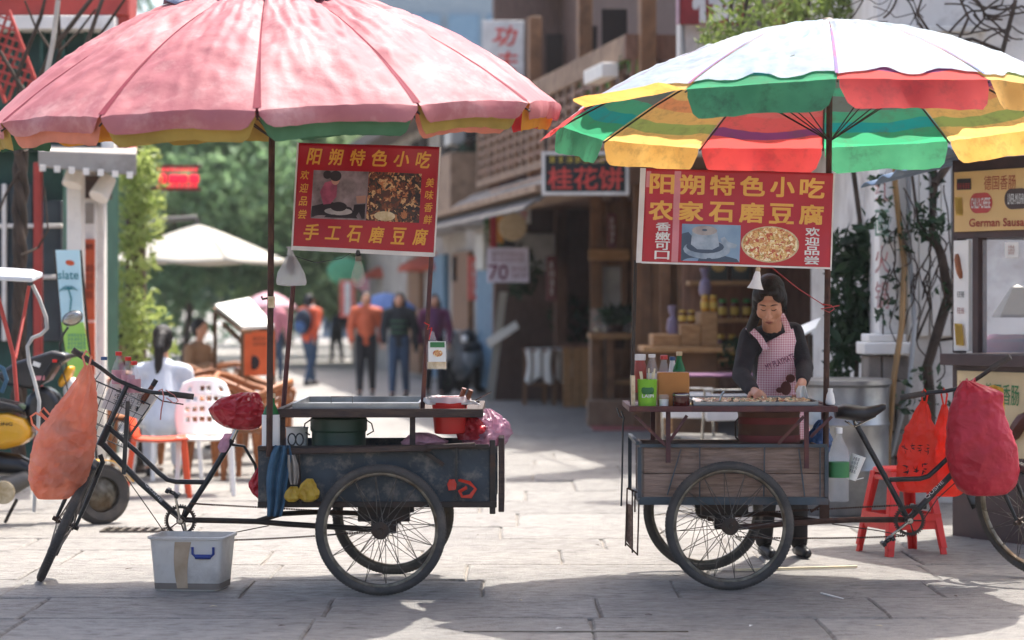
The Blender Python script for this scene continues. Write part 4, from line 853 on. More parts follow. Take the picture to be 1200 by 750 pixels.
# balcony plants and potted bushes on the right row
for k, (x, y_, d, rx, rz, n, mt, lb) in enumerate(((538,215,40,.38,.5,420,'leaf_mid','trailing green balcony plant above the far shops'),(640,372,38.5,.6,.5,420,'leaf_dark','dark potted bush behind the parked motorbikes'),(672,376,37.5,.45,.45,300,'leaf_dark','dark potted bush beside the draped stools'),(722,370,29.9,.28,.12,160,'leaf_dark','bunch of green leaves on the cake case'),(745,75,26.6,.22,.14,90,'leaf_mid','small plant trailing from the balcony planter'),(858,415,23.5,.14,.16,120,'leaf_dark','small potted plant beside the honey counter'))):
    p = P(x, y_, d); t = thing('potted_plant' if k != 0 else 'balcony_plant', p-Vector((0,0,rz)), lb, 'plant'); lm = MB(); rg = random.Random(60+k); leaves(lm, p, (rx, .3, rz), n, .085 if d > 28 else .05, rg, squash=.45, shell=.1, droop=.3); lm.build('foliage', MAT[mt], t, smooth=0)
    m = MB(); m.lathe([(.1,-.3),(.14,-.02),(.15,0)], p-Vector((0,0,rz*.9)), 12); m.build('pot', MAT['rust'], t)

# loose tangle of thin stems and leaves over the white wall
t = thing('wall_creeper', Vector((P(1080,0,17.6).x, 17.6, 1.2)), 'thin tangled creeper with sparse leaves over the white wall boards', 'climbing plant'); rg = random.Random(77); m = MB(); lm = MB()
for i in range(22):
    x = rg.uniform(1030, 1112); y_ = rg.uniform(205, 330); pts = [P(x, y_, 17.7)]
    for k in range(5): x += rg.uniform(-11, 11); y_ += rg.uniform(8, 30); pts.append(P(x, y_, 17.62+rg.uniform(-.04, .05)))
    m = MB(); m.tube([Vector(q)+noise.noise_vector(Vector(q)*6)*.02 for q in crom([tuple(q) for q in pts], 4)], rg.uniform(.003, .007), 5); m.build('stem', MAT['bark_vine'], t)
    if i % 2 == 0: leaves(lm, pts[rg.randint(0, 3)], (.12, .06, .12), 12, .04, rg, squash=.6, shell=0)
leaves(lm, P(1085, 262, 17.6), (.14, .1, .16), 46, .045, rg, squash=.65, shell=0); leaves(lm, P(1030, 240, 17.6), (.12, .1, .25), 50, .04, rg, squash=.65, shell=0); leaves(lm, P(1080, 470, 17.3), (.25, .1, .3), 60, .045, rg, squash=.6, shell=0)
for i in range(26):      # bare twigs on the wall above the parasol
    x = rg.uniform(1010, 1200); y_ = rg.uniform(-20, 40); pts = [P(x, y_, 17.8)]; dx = rg.choice((-1, 1))
    for k in range(4): x += dx*rg.uniform(4, 22); y_ += rg.uniform(-6, 22); pts.append(P(x, y_, 17.75+rg.uniform(-.05, .05)))
    m = MB(); m.tube([Vector(q)+noise.noise_vector(Vector(q)*6)*.03 for q in crom([tuple(q) for q in pts], 4)], rg.uniform(.003, .009), 5); m.build('twig', MAT['bark_vine'], t)
lm.build('foliage', MAT['leaf_dark'], t, smooth=0)
# ------------------------------------------------------------------ spoked wheels
WM = {}
def wheel(parent, M, R=.335, name='wheel', hub_r=.045, nsp=32):
    wq = sub(name, parent, M); key = (R, hub_r)
    if key not in WM:
        RY = Matrix.Rotation(R_(90), 3, 'X'); a = MB(); tw = .0235; rc = R-tw; prof = []
        for k in range(13):
            an = 2*math.pi*k/12; prof.append((rc+tw*math.cos(an)*1.0, tw*1.0*math.sin(an)))
        a.lathe(prof, (0,0,0), 56, RY, caps=False)
        for k in range(112):     # tread blocks
            an = 2*math.pi*k/112; u = Vector((math.cos(an),0,math.sin(an))); tt = Vector((-math.sin(an),0,math.cos(an)))
            for sy in (-1, 1): a.box(u*(R-.0055)+Vector((0,sy*.0075+.001*(k % 2),0)), (.012,.011,.012), Matrix((tt, Vector((0,1,0)), u)).transposed())
        b = MB(); b.lathe([(R-.056,-.011),(R-.048,-.014),(R-.036,-.013),(R-.036,.013),(R-.048,.014),(R-.056,.011),(R-.059,0),(R-.056,-.011)], (0,0,0), 56, RY, caps=False)
        c = MB(); c.lathe([(.012,-.075),(.014,-.052),(hub_r,-.05),(hub_r,-.042),(hub_r*.6,-.03),(hub_r*.6,.03),(hub_r,.042),(hub_r,.05),(.014,.052),(.012,.075)], (0,0,0), 18, RY)
        if hub_r > .04: c.lathe([(.02,-.088),(.026,-.085),(.026,-.07),(.02,-.068)], (0,0,0), 6, RY)
        def spm(s, y):
            q = MB(); a0 = 0; a1 = s*R_(28); q.cyl((hub_r*.85*math.cos(a0), y, hub_r*.85*math.sin(a0)), ((R-.06)*math.cos(a1), y*.15, (R-.06)*math.sin(a1)), .0021, .0021, 5); return q.mesh('spoke', MAT['spoke_steel'])
        WM[key] = (a.mesh('tyre', MAT['black_rubber'], smooth=50), b.mesh('rim', MAT['rim_steel']), c.mesh('hub', MAT['dark_steel']), [spm(s, y) for s, y in ((1,.044),(-1,.044),(1,-.044),(-1,-.044))])
    ty, ri, hu, sps = WM[key]
    for nm, me in (('tyre', ty), ('rim', ri), ('hub', hu)):
        o = bpy.data.objects.new(nm, me); COL.objects.link(o); o.parent = wq
    for k in range(nsp):
        o = bpy.data.objects.new('spoke', sps[k % 4]); COL.objects.link(o); o.parent = wq; o.rotation_euler = (0, 2*math.pi*k/nsp, 0)
    return wq
def wm(parent, c, rot=None):
    M = Matrix.Translation(Vector(c)-ORIG[parent.name]); return M @ rot.to_4x4() if rot else M
def chain_links(mb, a, b, sag, nmax=200):
    a = Vector(a); b = Vector(b); L_ = (b-a).length; n = int(L_/.0127)
    pt = lambda t: lerp(a, b, t)+Vector((0,0,-sag*4*t*(1-t)))
    for i in range(n):
        p = pt(i/n); q = pt((i+.78)/n); mb.bar(p, q, .006 if i % 2 else .009, .009)
def chainring(parent, c, r, holes=5):
    RY = Matrix.Rotation(R_(90), 3, 'X'); m = MB(); n = 40
    m.lathe([(r*.78,-.003),(r*.95,-.003),(r*.95,.003),(r*.78,.003),(r*.78,-.003)], c, 40, RY, caps=False)
    for k in range(n):
        a = 2*math.pi*k/n; u = Vector((math.cos(a),0,math.sin(a))); m.box(Vector(c)+u*r*.98, (.008,.004,.01), Matrix.Rotation(-a+R_(90), 3, 'Y'))
    for k in range(holes):
        a = 2*math.pi*k/holes; u = Vector((math.cos(a),0,math.sin(a))); m.bar(Vector(c)+u*.01, Vector(c)+u*r*.82, .006, .018, up=(0,1,0))
    m.lathe([(.02,-.012),(.022,-.006),(.022,.006),(.02,.012)], c, 16, RY); return m.build('chainring', MAT['dark_steel'], parent)
def crank(parent, c, ang, L_, side, ped_ang=0):
    c = Vector(c)+Vector((0, side, 0)); e = c+Vector((math.cos(ang)*L_, 0, math.sin(ang)*L_)); m = MB(); m.bar(c, e, .012, .02, up=(0,1,0)); m.lathe([(.016,-.01),(.016,.01)], c, 12, Matrix.Rotation(R_(90), 3, 'X')); m.build('crank_arm', MAT['chrome'], parent, bevel=.003)
    f = e+Vector((0, math.copysign(.06, side), 0)); R3 = Matrix.Rotation(ped_ang, 3, 'Y'); m = MB()
    for s in (-1, 1): m.box(f+R3 @ Vector((s*.028, 0, 0)), (.02, .09, .024), R3)
    m.box(f, (.06, .012, .02), R3); m.cyl(e, f+Vector((0, math.copysign(.04, side), 0)), .006); m.build('pedal', MAT['black_plastic'], parent, bevel=.003)
# ================================================================== left tricycle
dA = 12.88; base = Vector((-.67, dA, 0))
ta = thing('food_tricycle', base, 'black tricycle with dark blue box cart under the faded pink parasol', 'tricycle')
wheel(ta, wm(ta, (-.67, 12.35, .335))); wheel(ta, wm(ta, (-.655, 13.32, .335)))
x0, x1, z0, z1 = -1.306, -.078, .447, .757; yn, yf = 12.43, 13.24
def panel(t, name, x0, x1, y0, y1, z0, z1, mt, bev=.004): m = MB(); m.bx(x0, x1, y0, y1, z0, z1); return m.build(name, mt, t, bevel=bev)
pn = panel(ta, 'side_panel', x0, x1, yn, yn+.02, z0, z1, MAT['blue_steel']); panel(ta, 'side_panel', x0, x1, yf-.02, yf, z0, z1, MAT['blue_steel'])
panel(ta, 'end_panel', x0, x0+.02, yn+.021, yf-.021, z0, z1, MAT['blue_steel']); panel(ta, 'floor_panel', x0+.021, x1-.021, yn+.021, yf-.021, z0, z0+.02, MAT['dark_steel'])
tg = panel(ta, 'tailgate', -.07, -.04, yn-.01, yf+.01, .42, .80, MAT['dark_wood']); panel(ta, 'tailgate_post', -.115, -.085, yn-.018, yn-.002, .41, .79, MAT['dark_steel'])
m = MB()
m.bar((x0+.0,yn-.012,z0+.012), (x1,yn-.012,z0+.012), .02, .03); m.bar((x0,yn-.012,z1-.01), (x1-.04,yn-.012,z1-.0), .024, .024); m.build('edge_angle', MAT['dark_steel'], ta, bevel=.003)
m = MB(); m.bar(P(336,529,12.38), P(505,525,12.38), .03, .03); m.bar(P(500,524,12.37), P(557,521,12.37), .03, .022); m.build('side_rail', MAT['dark_wood'], ta, bevel=.004)
m = MB(); m.bar(P(350,530,12.41), P(352,590,12.41), .012, .03, up=(0,1,0)); m.build('strap', MAT['dark_steel'], ta)
m = MB(); m.bar(P(535,521,12.41), P(534,586,12.41), .012, .018, up=(0,1,0)); m.build('strap', MAT['black_paint'], ta)
m = MB(); m.bar(P(497,529,12.405), P(520,545,12.405), .02, .022, up=(0,1,0)); m.build('brace', MAT['dark_steel'], ta)
# table with sunk steel tray
tz = .948; xa, xb = P(324,0,12.5).x, P(566,0,12.5).x
m = MB(); m.bx(xa, xb, 12.47, 12.50, tz-.045, tz); m.bx(xa, xb, 13.50, 13.53, tz-.045, tz); m.bx(xa, xa+.03, 12.501, 13.499, tz-.045, tz); m.bx(xb-.03, xb, 12.501, 13.499, tz-.045, tz); m.bx(xa+.03, xb-.03, 12.501, 13.499, tz-.03, tz-.012); tb_ = m.build('table_frame', MAT['dark_wood'], ta, bevel=.004)
tx0, tx1 = P(344,0,12.6).x, P(492,0,12.6).x
m = MB(); y0, y1, zt = 12.53, 13.46, tz+.012
m.bx(tx0, tx1, y0, y0+.012, tz-.011, zt+.015); m.bx(tx0, tx1, y1-.012, y1, tz-.011, zt+.015); m.bx(tx0, tx0+.012, y0+.013, y1-.013, tz-.011, zt+.015); m.bx(tx1-.012, tx1, y0+.013, y1-.013, tz-.011, zt+.015); m.bx(tx0+.013, tx1-.013, y0+.013, y1-.013, tz-.011, tz-.004); m.build('griddle_tray', MAT['steel_sheet'], tb_)
m = MB(); m.tube([P(388,476,12.7), P(388,465,12.7), P(413,465,12.7), P(413,476,12.7)], .003, 6); m.build('tray_handle', MAT['chrome'], tb_)
for px, yy in ((331, 12.52), (483.5, 12.52), (331, 13.46), (560, 13.46)):
    x = P(px, 0, yy).x; m = MB(); m.bx(x-.014, x+.014, yy-.014, yy+.014, z1-.05, tz-.046); m.build('table_leg', MAT['dark_wood'], ta)
# banner posts on the table
m = MB(); m.cyl(P(332,478,12.95), P(344,330,12.9), .013, .013, 10); m.build('post', MAT['rust_paint'], ta)
m = MB(); m.cyl(P(495,482,12.62), P(506,290,12.6), .012, .012, 10); m.build('post', MAT['rust_paint'], ta)
# undercarriage
m = MB(); m.cyl((-.67,12.30,.335), (-.655,13.37,.335), .016, .016, 10); m.build('axle', MAT['dark_steel'], ta)
for yy in (12.55, 13.1):
    m = MB(); m.bx(-.80, -.53, yy-.02, yy+.02, .36, .446); m.bx(-.73, -.60, yy-.03, yy+.03, .30, .37); m.build('axle_bracket', MAT['dark_steel'], ta, bevel=.005)
m = MB(); m.lathe([(.045,-.02),(.05,-.012),(.05,.012),(.045,.02)], (-.67,12.9,.335), 20, Matrix.Rotation(R_(90), 3, 'X')); m.build('rear_sprocket', MAT['rust'], ta)
BB = P(213, 609, dA)
m = MB(); m.tube([BB, P(300,611,dA), P(335,614,dA), P(430,620,12.6), P(447,620,12.42)], .015, 10); m.tube([P(300,611,dA), P(330,602,dA), P(372,600,13.0), P(440,602,13.2)], .014, 10); m.bar(P(322,600,dA), P(322,585,dA), .03, .03); m.build('rear_frame', MAT['dark_steel'], ta)
m = MB(); m.cyl(BB+Vector((0,-.035,0)), BB+Vector((0,.035,0)), .022, .022, 14)
m.tube([BB, P(245,560,dA), P(272,515,dA)], .0155, 10)
m.tube([P(119,519,dA), P(165,566,dA), BB], .017, 10); m.tube([P(128,502,dA), P(160,529,dA), P(186,554,dA), P(196,562,dA), P(206,564.5,dA), P(241,565,dA)], .0135, 10); m.build('main_frame', MAT['black_paint'], ta, smooth=50)
m = MB(); m.tube([P(272,515,dA), P(279,500,dA)], .0125, 10); m.build('seat_post', MAT['chrome'], ta)
sdl = MB(); px_loft(sdl, [(497,262,300),(492,250,303),(485,246,305),(479,244,304),(474,250,301)], dA, .35, 18); sdl.build('saddle', MAT['black_plastic'], ta)
m = MB(); m.tube([P(272,521,dA), P(286,523,dA), P(299,545,dA), P(304,572,dA), P(306,590,dA)], .008, 8); m.build('rear_stay', MAT['black_paint'], ta)
chainring(ta, BB+Vector((0,-.05,0)), .083); crank(ta, BB, R_(101), .155, -.065, R_(28)); crank(ta, BB, R_(281), .16, .065, 0)
m = MB(); chain_links(m, P(222,590,12.83), P(440,602,12.83), .0); m.build('chain_run', MAT['rust'], ta, smooth=0); m = MB(); chain_links(m, P(215,634,12.83), P(440,622,12.83), .012); m.build('chain_run', MAT['rust'], ta, smooth=0)
m = MB(); m.tube([P(228,590,12.9), P(250,592,12.9)], .004, 6); m.tube([P(235,632,12.86), P(315,616,12.86)], .003, 6); m.tube([P(147,558,12.86), P(182,608,12.86), P(198,632,12.86)], .003, 6); m.build('brake_rod', MAT['dark_steel'], ta)
# steered front end: axis leans 24.5 degrees, turned 83 degrees away from the camera
th = R_(24.5); sax = Vector((math.sin(th), 0, math.cos(th))); hw_ = P(120, 515, dA)
Rst = Matrix.Rotation(R_(-83), 3, sax)
wc = P(77, 613, dA+.0)
fw = wheel(ta, wm(ta, wc, Rst), .335, 'front_wheel', .022)
wv = Rst @ Vector((0,-1,0)); fv = Rst @ Vector((-1,0,0))     # handlebar direction and forward direction
if wv.x < 0: wv = -wv
def SF(o, a, b, c): return o+wv*a+fv*b+sax*c
m = MB(); m.tube([P(128,498,dA), P(117,522,dA)], .021, 14); m.build('head_tube', MAT['black_paint'], ta)
crn = P(113, 531, dA)
for s_ in (-1, 1):
    m = MB(); m.tube([SF(crn, s_*.02, 0, 0), SF(crn, s_*.05, 0, -.03), SF(wc, s_*.055, 0, .14), SF(wc, s_*.055, .0, 0)], [.014,.014,.012,.009], 10); m.build('fork_blade', MAT['black_paint'], ta)
m = MB()
def fen(u, v):
    a = R_(-35+u*150); rr_ = .36; q = (v-.5)*.062; return wc+(fv*math.cos(a+R_(20))+sax*math.sin(a+R_(20)))*rr_*(1-abs(v-.5)*.05)+wv*q
m.grid(fen, 26, 6); m.build('mudguard', MAT['black_paint'], ta, solid=.003)
m = MB()
def fen2(u, v):
    a = R_(95+u*75); rr_ = .36; q = (v-.5)*.062; return wc+(fv*math.cos(a+R_(20))+sax*math.sin(a+R_(20)))*rr_+wv*q
stm = [P(122,511,dA), P(150,449,dA)]
m = MB(); m.tube(stm, .0125, 10); m.bar(P(150,470,dA-.02), P(145,556,dA-.02), .022, .014); m.build('stem', MAT['black_paint'], ta)
m = MB(); m.tube([P(107,424,12.83), P(118,431,12.84), P(135,444,12.86), P(150,451,dA), P(165,457,dA), P(180,460,dA), P(200,461.5,dA)], .0115, 10); hb_ = m.build('handlebar', MAT['black_paint'], ta)
m = MB(); m.cyl(P(85,410,12.8), P(108,425,12.83), .0165, .0165, 12); m.build('grip', MAT['black_rubber'], hb_)
m = MB(); m.cyl(P(198,461.5,dA), P(227,465,dA+.02), .0165, .0165, 12); m.build('grip', MAT['black_rubber'], hb_)
m = MB(); m.tube([P(118,436,12.82), P(112,445,12.8), P(108,440,12.78), P(100,430,12.78)], .004, 6); m.tube([P(180,463,dA-.02), P(190,470,dA-.02), P(215,474,dA-.01)], .004, 6); m.build('brake_lever', MAT['chrome'], hb_)
# wire basket in the steered frame
bo = SF(P(150, 451, dA), 0, .05, -.03); bk = sub('wire_basket', ta); ORIG[bk.name] = ORIG[ta.name]
def bp(u, v, h):   # u across -1..1, v depth 0..1, h 0 bottom 1 top
    k = .78+.22*h; return SF(bo, -.02+u*.17*k, .01+v*.24*k, -.21+.21*h)
def ringp(h): return [bp(-1,0,h), bp(1,0,h), bp(1,1,h), bp(-1,1,h)]
for h, r in ((1, .0045), (.0, .003), (.33, .002), (.66, .002)):
    m = MB(); m.tube(ringp(h), r, 5, closed=True); m.build('hoop', MAT['black_paint'], bk)
wires = []
for i in range(9):
    u = -1+i*.25; wires += [(u, 0, u, 0), (u, 1, u, 1)]
for i in range(1, 6): wires += [(-1, i/6, -1, i/6), (1, i/6, 1, i/6)]
for (u, v, _, _) in wires:
    m = MB(); m.cyl(bp(u, v, 0), bp(u, v, 1), .0018, .0018, 5); m.build('wire', MAT['black_paint'], bk, local=False)
for i in range(7):
    u = -.9+i*.3; m = MB(); m.cyl(bp(u, 0, 0), bp(u, 1, 0), .0018, .0018, 5); m.build('wire', MAT['black_paint'], bk)
text('QUSHE', 'lettering', MAT['txt_white'], ta, frame(P(180, 577, dA-.022), P(208,609,dA)-P(165,562,dA), (1,0,1)), .13, .016)
# ================================================================== right tricycle
dB2 = 13.05; base = Vector((1.13, dB2, 0))
tb2 = thing('food_tricycle', base, 'black tricycle with weathered plank box cart where the woman cooks', 'tricycle')
wheel(tb2, wm(tb2, (1.132, 12.58, .335))); wheel(tb2, wm(tb2, (1.07, 13.52, .335)))
x0, x1, z0, z1, yn, yf = .678, 1.648, .462, .738, 12.68, 13.40
for k, (a, b) in enumerate(((z0, z0+.135), (z0+.138, z1))):
    m = MB(); m.bx(x0+.012, x1-.008, yn, yn+.018, a, b); m.build('side_plank', MAT['old_plank'], tb2, bevel=.004)
    m = MB(); m.bx(x0+.012, x1-.008, yf-.018, yf, a, b); m.build('side_plank', MAT['old_plank'], tb2, bevel=.004)
    m = MB(); m.bx(x1-.026, x1-.009, yn+.019, yf-.019, a, b); m.build('end_plank', MAT['old_plank'], tb2, bevel=.004)
    m = MB(); m.bx(x0+.012, x0+.03, yn+.019, yf+.1, a, b); m.build('end_plank', MAT['dark_wood'], tb2, bevel=.004)
m = MB(); m.bx(x0+.031, x1-.027, yn+.019, yf-.019, z0, z0+.018); m.build('floor_plank', MAT['dark_wood'], tb2)
mat('grey_blue_steel', '#4a545a', '#3a4246', rough=.55, metal=.2, dirt='#6a4a34', dirt_amt=.5)
m = MB(); m.bar((x0-.01,yn-.01,z0-.005), (x1+.01,yn-.01,z0-.005), .02, .04); m.bar((x0-.01,yn-.01,z0+.01), (x0-.01,yn-.01,z1), .02, .02); m.bar((x1,yn-.01,z0+.01), (x1,yn-.01,z1), .02, .02); m.bar((x0-.01,yn-.008,z1+.008), (x1+.005,yn-.008,z1+.008), .018, .018)
m.bar((x0-.02,yf+.1,z0-.005), (x0-.02,yf+.1,z1+.02), .02, .02); m.bar((x0-.02,yn,z1+.02), (x0-.02,yf+.1,z1+.02), .02, .016); m.bar((x0,yn,z0-.01), (x0,yf,z0-.01), .03, .02); m.build('box_frame', MAT['grey_blue_steel'], tb2)
for (a, b, c, d_) in ((798,526,782,580), (936,526,943,582), (820,524,820,582), (896,524,895,582), (961,524,961,582)):
    m = MB(); m.bar(P(a,b,12.66), P(c,d_,12.66), .006, .014, up=(0,1,0)); m.build('strap', MAT['grey_blue_steel'], tb2)
# folded tailgate of bars and board
m = MB()
for (a, b, c, d_) in ((735,572,733,640),(741,574,741,648),(749,580,747,651),(735,572,749,578),(733,636,747,650),(744,576,744,600)): m.bar(P(a,b,12.95), P(c,d_,12.95), .008, .01, up=(0,1,0))
m.build('tailgate_bars', MAT['rust'], tb2); m = MB(); m.prism([P(734,590,12.96), P(741,592,12.9), P(741,644,12.9), P(734,634,12.96)], (.0,.01,0)); m.build('tailgate_board', MAT['old_plank'], tb2)
m = MB(); m.tube([P(728,482,12.7), P(731,490,12.7), P(730,498,12.7), P(729,560,12.7), P(728,593,12.7)], .005, 6); m.tube([P(723,478,12.7), P(726,488,12.7), P(731,490,12.7)], .004, 6); m.build('hanging_rod', MAT['black_paint'], tb2)
# table
tz = .957; xa, xb = P(737,0,12.6).x, P(981,0,12.6).x
m = MB(); m.bx(xa, xb, 12.57, 12.60, tz-.03, tz); m.bx(xa, xb, 13.32, 13.35, tz-.03, tz); m.bx(xa, xa+.03, 12.601, 13.319, tz-.03, tz); m.bx(xb-.03, xb, 12.601, 13.319, tz-.03, tz); m.bx(xa+.031, xb-.031, 12.601, 13.319, tz-.02, tz-.005); tbl = m.build('table_frame', MAT['rust_paint'], tb2, bevel=.003)
tx0, tx1 = P(812,0,12.7).x, P(958,0,12.7).x; y0, y1 = 12.66, 13.2
m = MB(); m.bx(tx0,tx1,y0,y0+.01,tz,tz+.02); m.bx(tx0,tx1,y1-.01,y1,tz,tz+.03); m.bx(tx0,tx0+.01,y0+.011,y1-.011,tz,tz+.025); m.bx(tx1-.01,tx1,y0+.011,y1-.011,tz,tz+.025); m.bx(tx0+.011,tx1-.011,y0+.011,y1-.011,tz,tz+.006); m.build('cooking_tray', MAT['steel_sheet'], tbl)
for (a, b, c, d_) in ((744,487,780,522),(805,487,783,520),(942,488,912,520),(975,488,950,512)):
    m = MB(); m.bar(P(a,b,12.62), P(c,d_,12.64), .016, .016); m.build('brace', MAT['rust_paint'], tb2)
for px, yy, zb in ((783,12.635,.66),(945,12.635,.63),(765,13.3,.74),(965,13.3,.74)):
    x = P(px,0,yy).x; m = MB(); m.bx(x-.012,x+.012,yy-.012,yy+.012,zb,tz-.031); m.build('table_leg', MAT['rust_paint'], tb2)
m = MB(); m.cyl(P(740,482,12.75), P(745,305,12.75), .0095, .0095, 8); m.build('post', MAT['dark_steel'], tb2)
# undercarriage
m = MB(); m.cyl((1.132,12.53,.335), (1.07,13.57,.335), .016, .016, 10); m.build('axle', MAT['dark_steel'], tb2)
for yy in (12.8, 13.25):
    m = MB(); m.bx(1.0,1.25,yy-.02,yy+.02,.37,.455); m.bx(1.07,1.18,yy-.03,yy+.03,.30,.37); m.build('axle_bracket', MAT['dark_steel'], tb2, bevel=.005)
BB = P(1064, 609, dB2)
m = MB(); m.tube([P(856,618,12.62), P(880,617,12.65), P(960,611,12.9), P(1000,609,dB2), BB], .0155, 10); m.tube([P(960,611,12.9), P(900,602,13.2), P(850,604,13.3)], .014, 10); m.bar(P(966,612,12.95), P(966,585,12.95), .05, .03); m.bar(P(950,600,12.95), P(970,586,12.95), .02, .01); m.build('rear_frame', MAT['rust'], tb2)
m = MB(); m.cyl(BB+Vector((0,-.035,0)), BB+Vector((0,.035,0)), .022, .022, 14); m.tube([BB, P(1053,588,dB2), P(1004,498,dB2)], .0155, 10)
m.tube([P(1160,512,dB2), P(1124,547,dB2), BB], .017, 10); m.tube([P(1152,498,dB2), P(1116,532,dB2), P(1098,549,dB2), P(1088,558,dB2), P(1078,561,dB2), P(1042,562,dB2)], .0135, 10); m.build('main_frame', MAT['black_paint'], tb2, smooth=50)
m = MB(); m.tube([P(1004,500,dB2), P(1000,488,dB2)], .012, 10); m.build('seat_post', MAT['chrome'], tb2)
sdl = MB(); rings = []
for (px, hw2, top, bot) in ((979,.055,476,491),(988,.085,473,492),(1000,.085,474,494),(1012,.055,476,495),(1024,.03,475,490),(1034,.022,473,483),(1038,.012,474,480)):
    c = P(px, (top+bot)/2, dB2); hz = (bot-top)/2*dB2/FPX; rings.append([c+Vector((0, hw2*math.cos(a), hz*math.sin(a)*(1 if math.sin(a) > 0 else .9))) for a in [2*math.pi*k/16 for k in range(16)]])
sdl.loft(rings); sd = sdl.build('saddle', MAT['black_plastic'], tb2, smooth=60)
m = MB()
for s_ in (-.03, .03): m.tube([P(992,494,dB2)+Vector((0,s_*2,0)), P(1000,500,dB2)+Vector((0,s_,0)), P(1026,488,dB2)+Vector((0,s_*.5,0))], .004, 6)
m.build('saddle_rail', MAT['chrome'], sd)
chainring(tb2, BB+Vector((0,-.05,0)), .083); crank(tb2, BB, R_(218), .165, -.07, R_(-32)); crank(tb2, BB, R_(38), .1, .07, 0)
m = MB(); chain_links(m, P(862,602,13.0), P(1055,592,13.0), 0); m.build('chain_run', MAT['rust'], tb2, smooth=0); m = MB(); chain_links(m, P(862,629,13.0), P(1060,628,13.0), .01); m.build('chain_run', MAT['rust'], tb2, smooth=0)
m = MB(); m.tube([P(975,614,13), P(1030,622,13), P(1060,628,13)], .003, 6); m.tube([P(1080,612,13), P(1098,585,13), P(1130,556,13)], .003, 6); m.build('brake_rod', MAT['dark_steel'], tb2)
th = R_(24.5); sax = Vector((-math.sin(th), 0, math.cos(th))); Rst = Matrix.Rotation(R_(-58), 3, sax); wc = P(1200, 607, dB2)
wheel(tb2, wm(tb2, wc, Rst), .335, 'front_wheel', .022)
wv = Rst @ Vector((0,-1,0)); fv = Rst @ Vector((1,0,0))
if wv.x < 0: wv = -wv
m = MB(); m.tube([P(1148,488,dB2), P(1162,518,dB2)], .021, 14); m.build('head_tube', MAT['black_paint'], tb2)
crn = P(1166, 527, dB2)
for s_ in (-1, 1):
    m = MB(); m.tube([SF(crn, s_*.02, 0, 0), SF(crn, s_*.05, 0, -.03), SF(wc, s_*.055, 0, .14), SF(wc, s_*.055, 0, 0)], [.014,.014,.012,.009], 10); m.build('fork_blade', MAT['black_paint'], tb2)
m = MB()
def fen3(u, v):
    a = R_(60+u*125); q = (v-.5)*.062; return wc+(fv*math.cos(a)+sax*math.sin(a))*.36+wv*q
m.grid(fen3, 26, 6); m.build('mudguard', MAT['black_paint'], tb2, solid=.003)
m = MB(); m.tube([P(1150,494,dB2), P(1134,452,dB2)], .0125, 10); m.build('stem', MAT['black_paint'], tb2)
m = MB(); m.tube([P(1082,461,dB2+.02), P(1110,458,dB2), P(1124,455,dB2), P(1140,447,dB2-.04), P(1155,437,dB2-.08), P(1163,431,dB2-.1)], .0115, 10); hb_ = m.build('handlebar', MAT['black_paint'], tb2)
m = MB(); m.cyl(P(1055,466,dB2+.03), P(1084,461,dB2+.02), .0165, .0165, 12); m.build('grip', MAT['black_rubber'], hb_)
m = MB(); m.cyl(P(1161,432,dB2-.1), P(1184,418,dB2-.15), .0165, .0165, 12); m.build('grip', MAT['black_rubber'], hb_)
m = MB(); m.tube([P(1126,452,dB2-.02), P(1120,462,dB2-.04), P(1128,478,dB2-.05)], .004, 6); m.build('brake_lever', MAT['chrome'], hb_)
text('QUSHE', 'lettering', MAT['txt_white'], tb2, frame(P(1095, 574, dB2-.022), P(1124,547,dB2)-P(1068,600,dB2), (-1,0,1)), .13, .022)
# ------------------------------------------------------------------ parasols
mat('pink_cloth_top', '#b47476', '#a25f66', rough=.6, scale=3.2, tl=.25, dirt='#c79a98', dirt_amt=.8, dscale=2.6, bump=.35, bscale=12, spec=.3)
mat('crimson_cloth', '#84203a', '#6e1629', rough=.8, tl=.2); mat('olive_cloth', '#b39a4e', '#94803e', rough=.85, tl=.35, dirt='#6d5b2c', dirt_amt=.4); mat('moss_cloth', '#4d7a5a', '#3d6749', rough=.85, tl=.3); mat('green_cloth', '#2f8a55', '#23744a', rough=.85, tl=.4)
mat('orange_cloth', '#e0a13e', '#d08f34', rough=.85, tl=.4); mat('red_cloth', '#d8383a', '#c02c32', rough=.85, tl=.4); mat('salmon_cloth', '#d98a72', rough=.85, tl=.35)
mat('white_cloth', '#b4babf', '#9cacb8', rough=.7, tl=.45, scale=3, dirt='#86a6b4', dirt_amt=.7, dscale=6, bump=.5, bscale=14)
mat('val_green', '#4f9a70', '#3f8460', rough=.85, tl=.45, scale=5, dirt='#3a5c4a', dirt_amt=.7, dscale=9); mat('val_red', '#d04b46', '#bf3e40', rough=.85, tl=.45, scale=5, dirt='#8a3a3c', dirt_amt=.6, dscale=9); mat('val_orange', '#dcae60', '#cf9c4e', rough=.85, tl=.45, scale=5, dirt='#8f7442', dirt_amt=.7, dscale=9)
stripes('stripe_red', [(0,'#cf5654'),(.36,'#7c3a5e'),(.42,'#cf5654'),(.52,'#d9636a'),(.60,'#d24e4c'),(.655,'#8a4470'),(.70,'#d26660'),(.78,'#d55a56'),(.86,'#83406c'),(.91,'#d6544f')], rmax=1.45)
stripes('stripe_green', [(0,'#4f9a72'),(.36,'#2f8a86'),(.44,'#5aa37e'),(.52,'#6f7a6a'),(.60,'#4f9f78'),(.66,'#6b6f66'),(.76,'#4c9a74'),(.83,'#24908a'),(.89,'#3f9468'),(.95,'#44a574')], rmax=1.45)
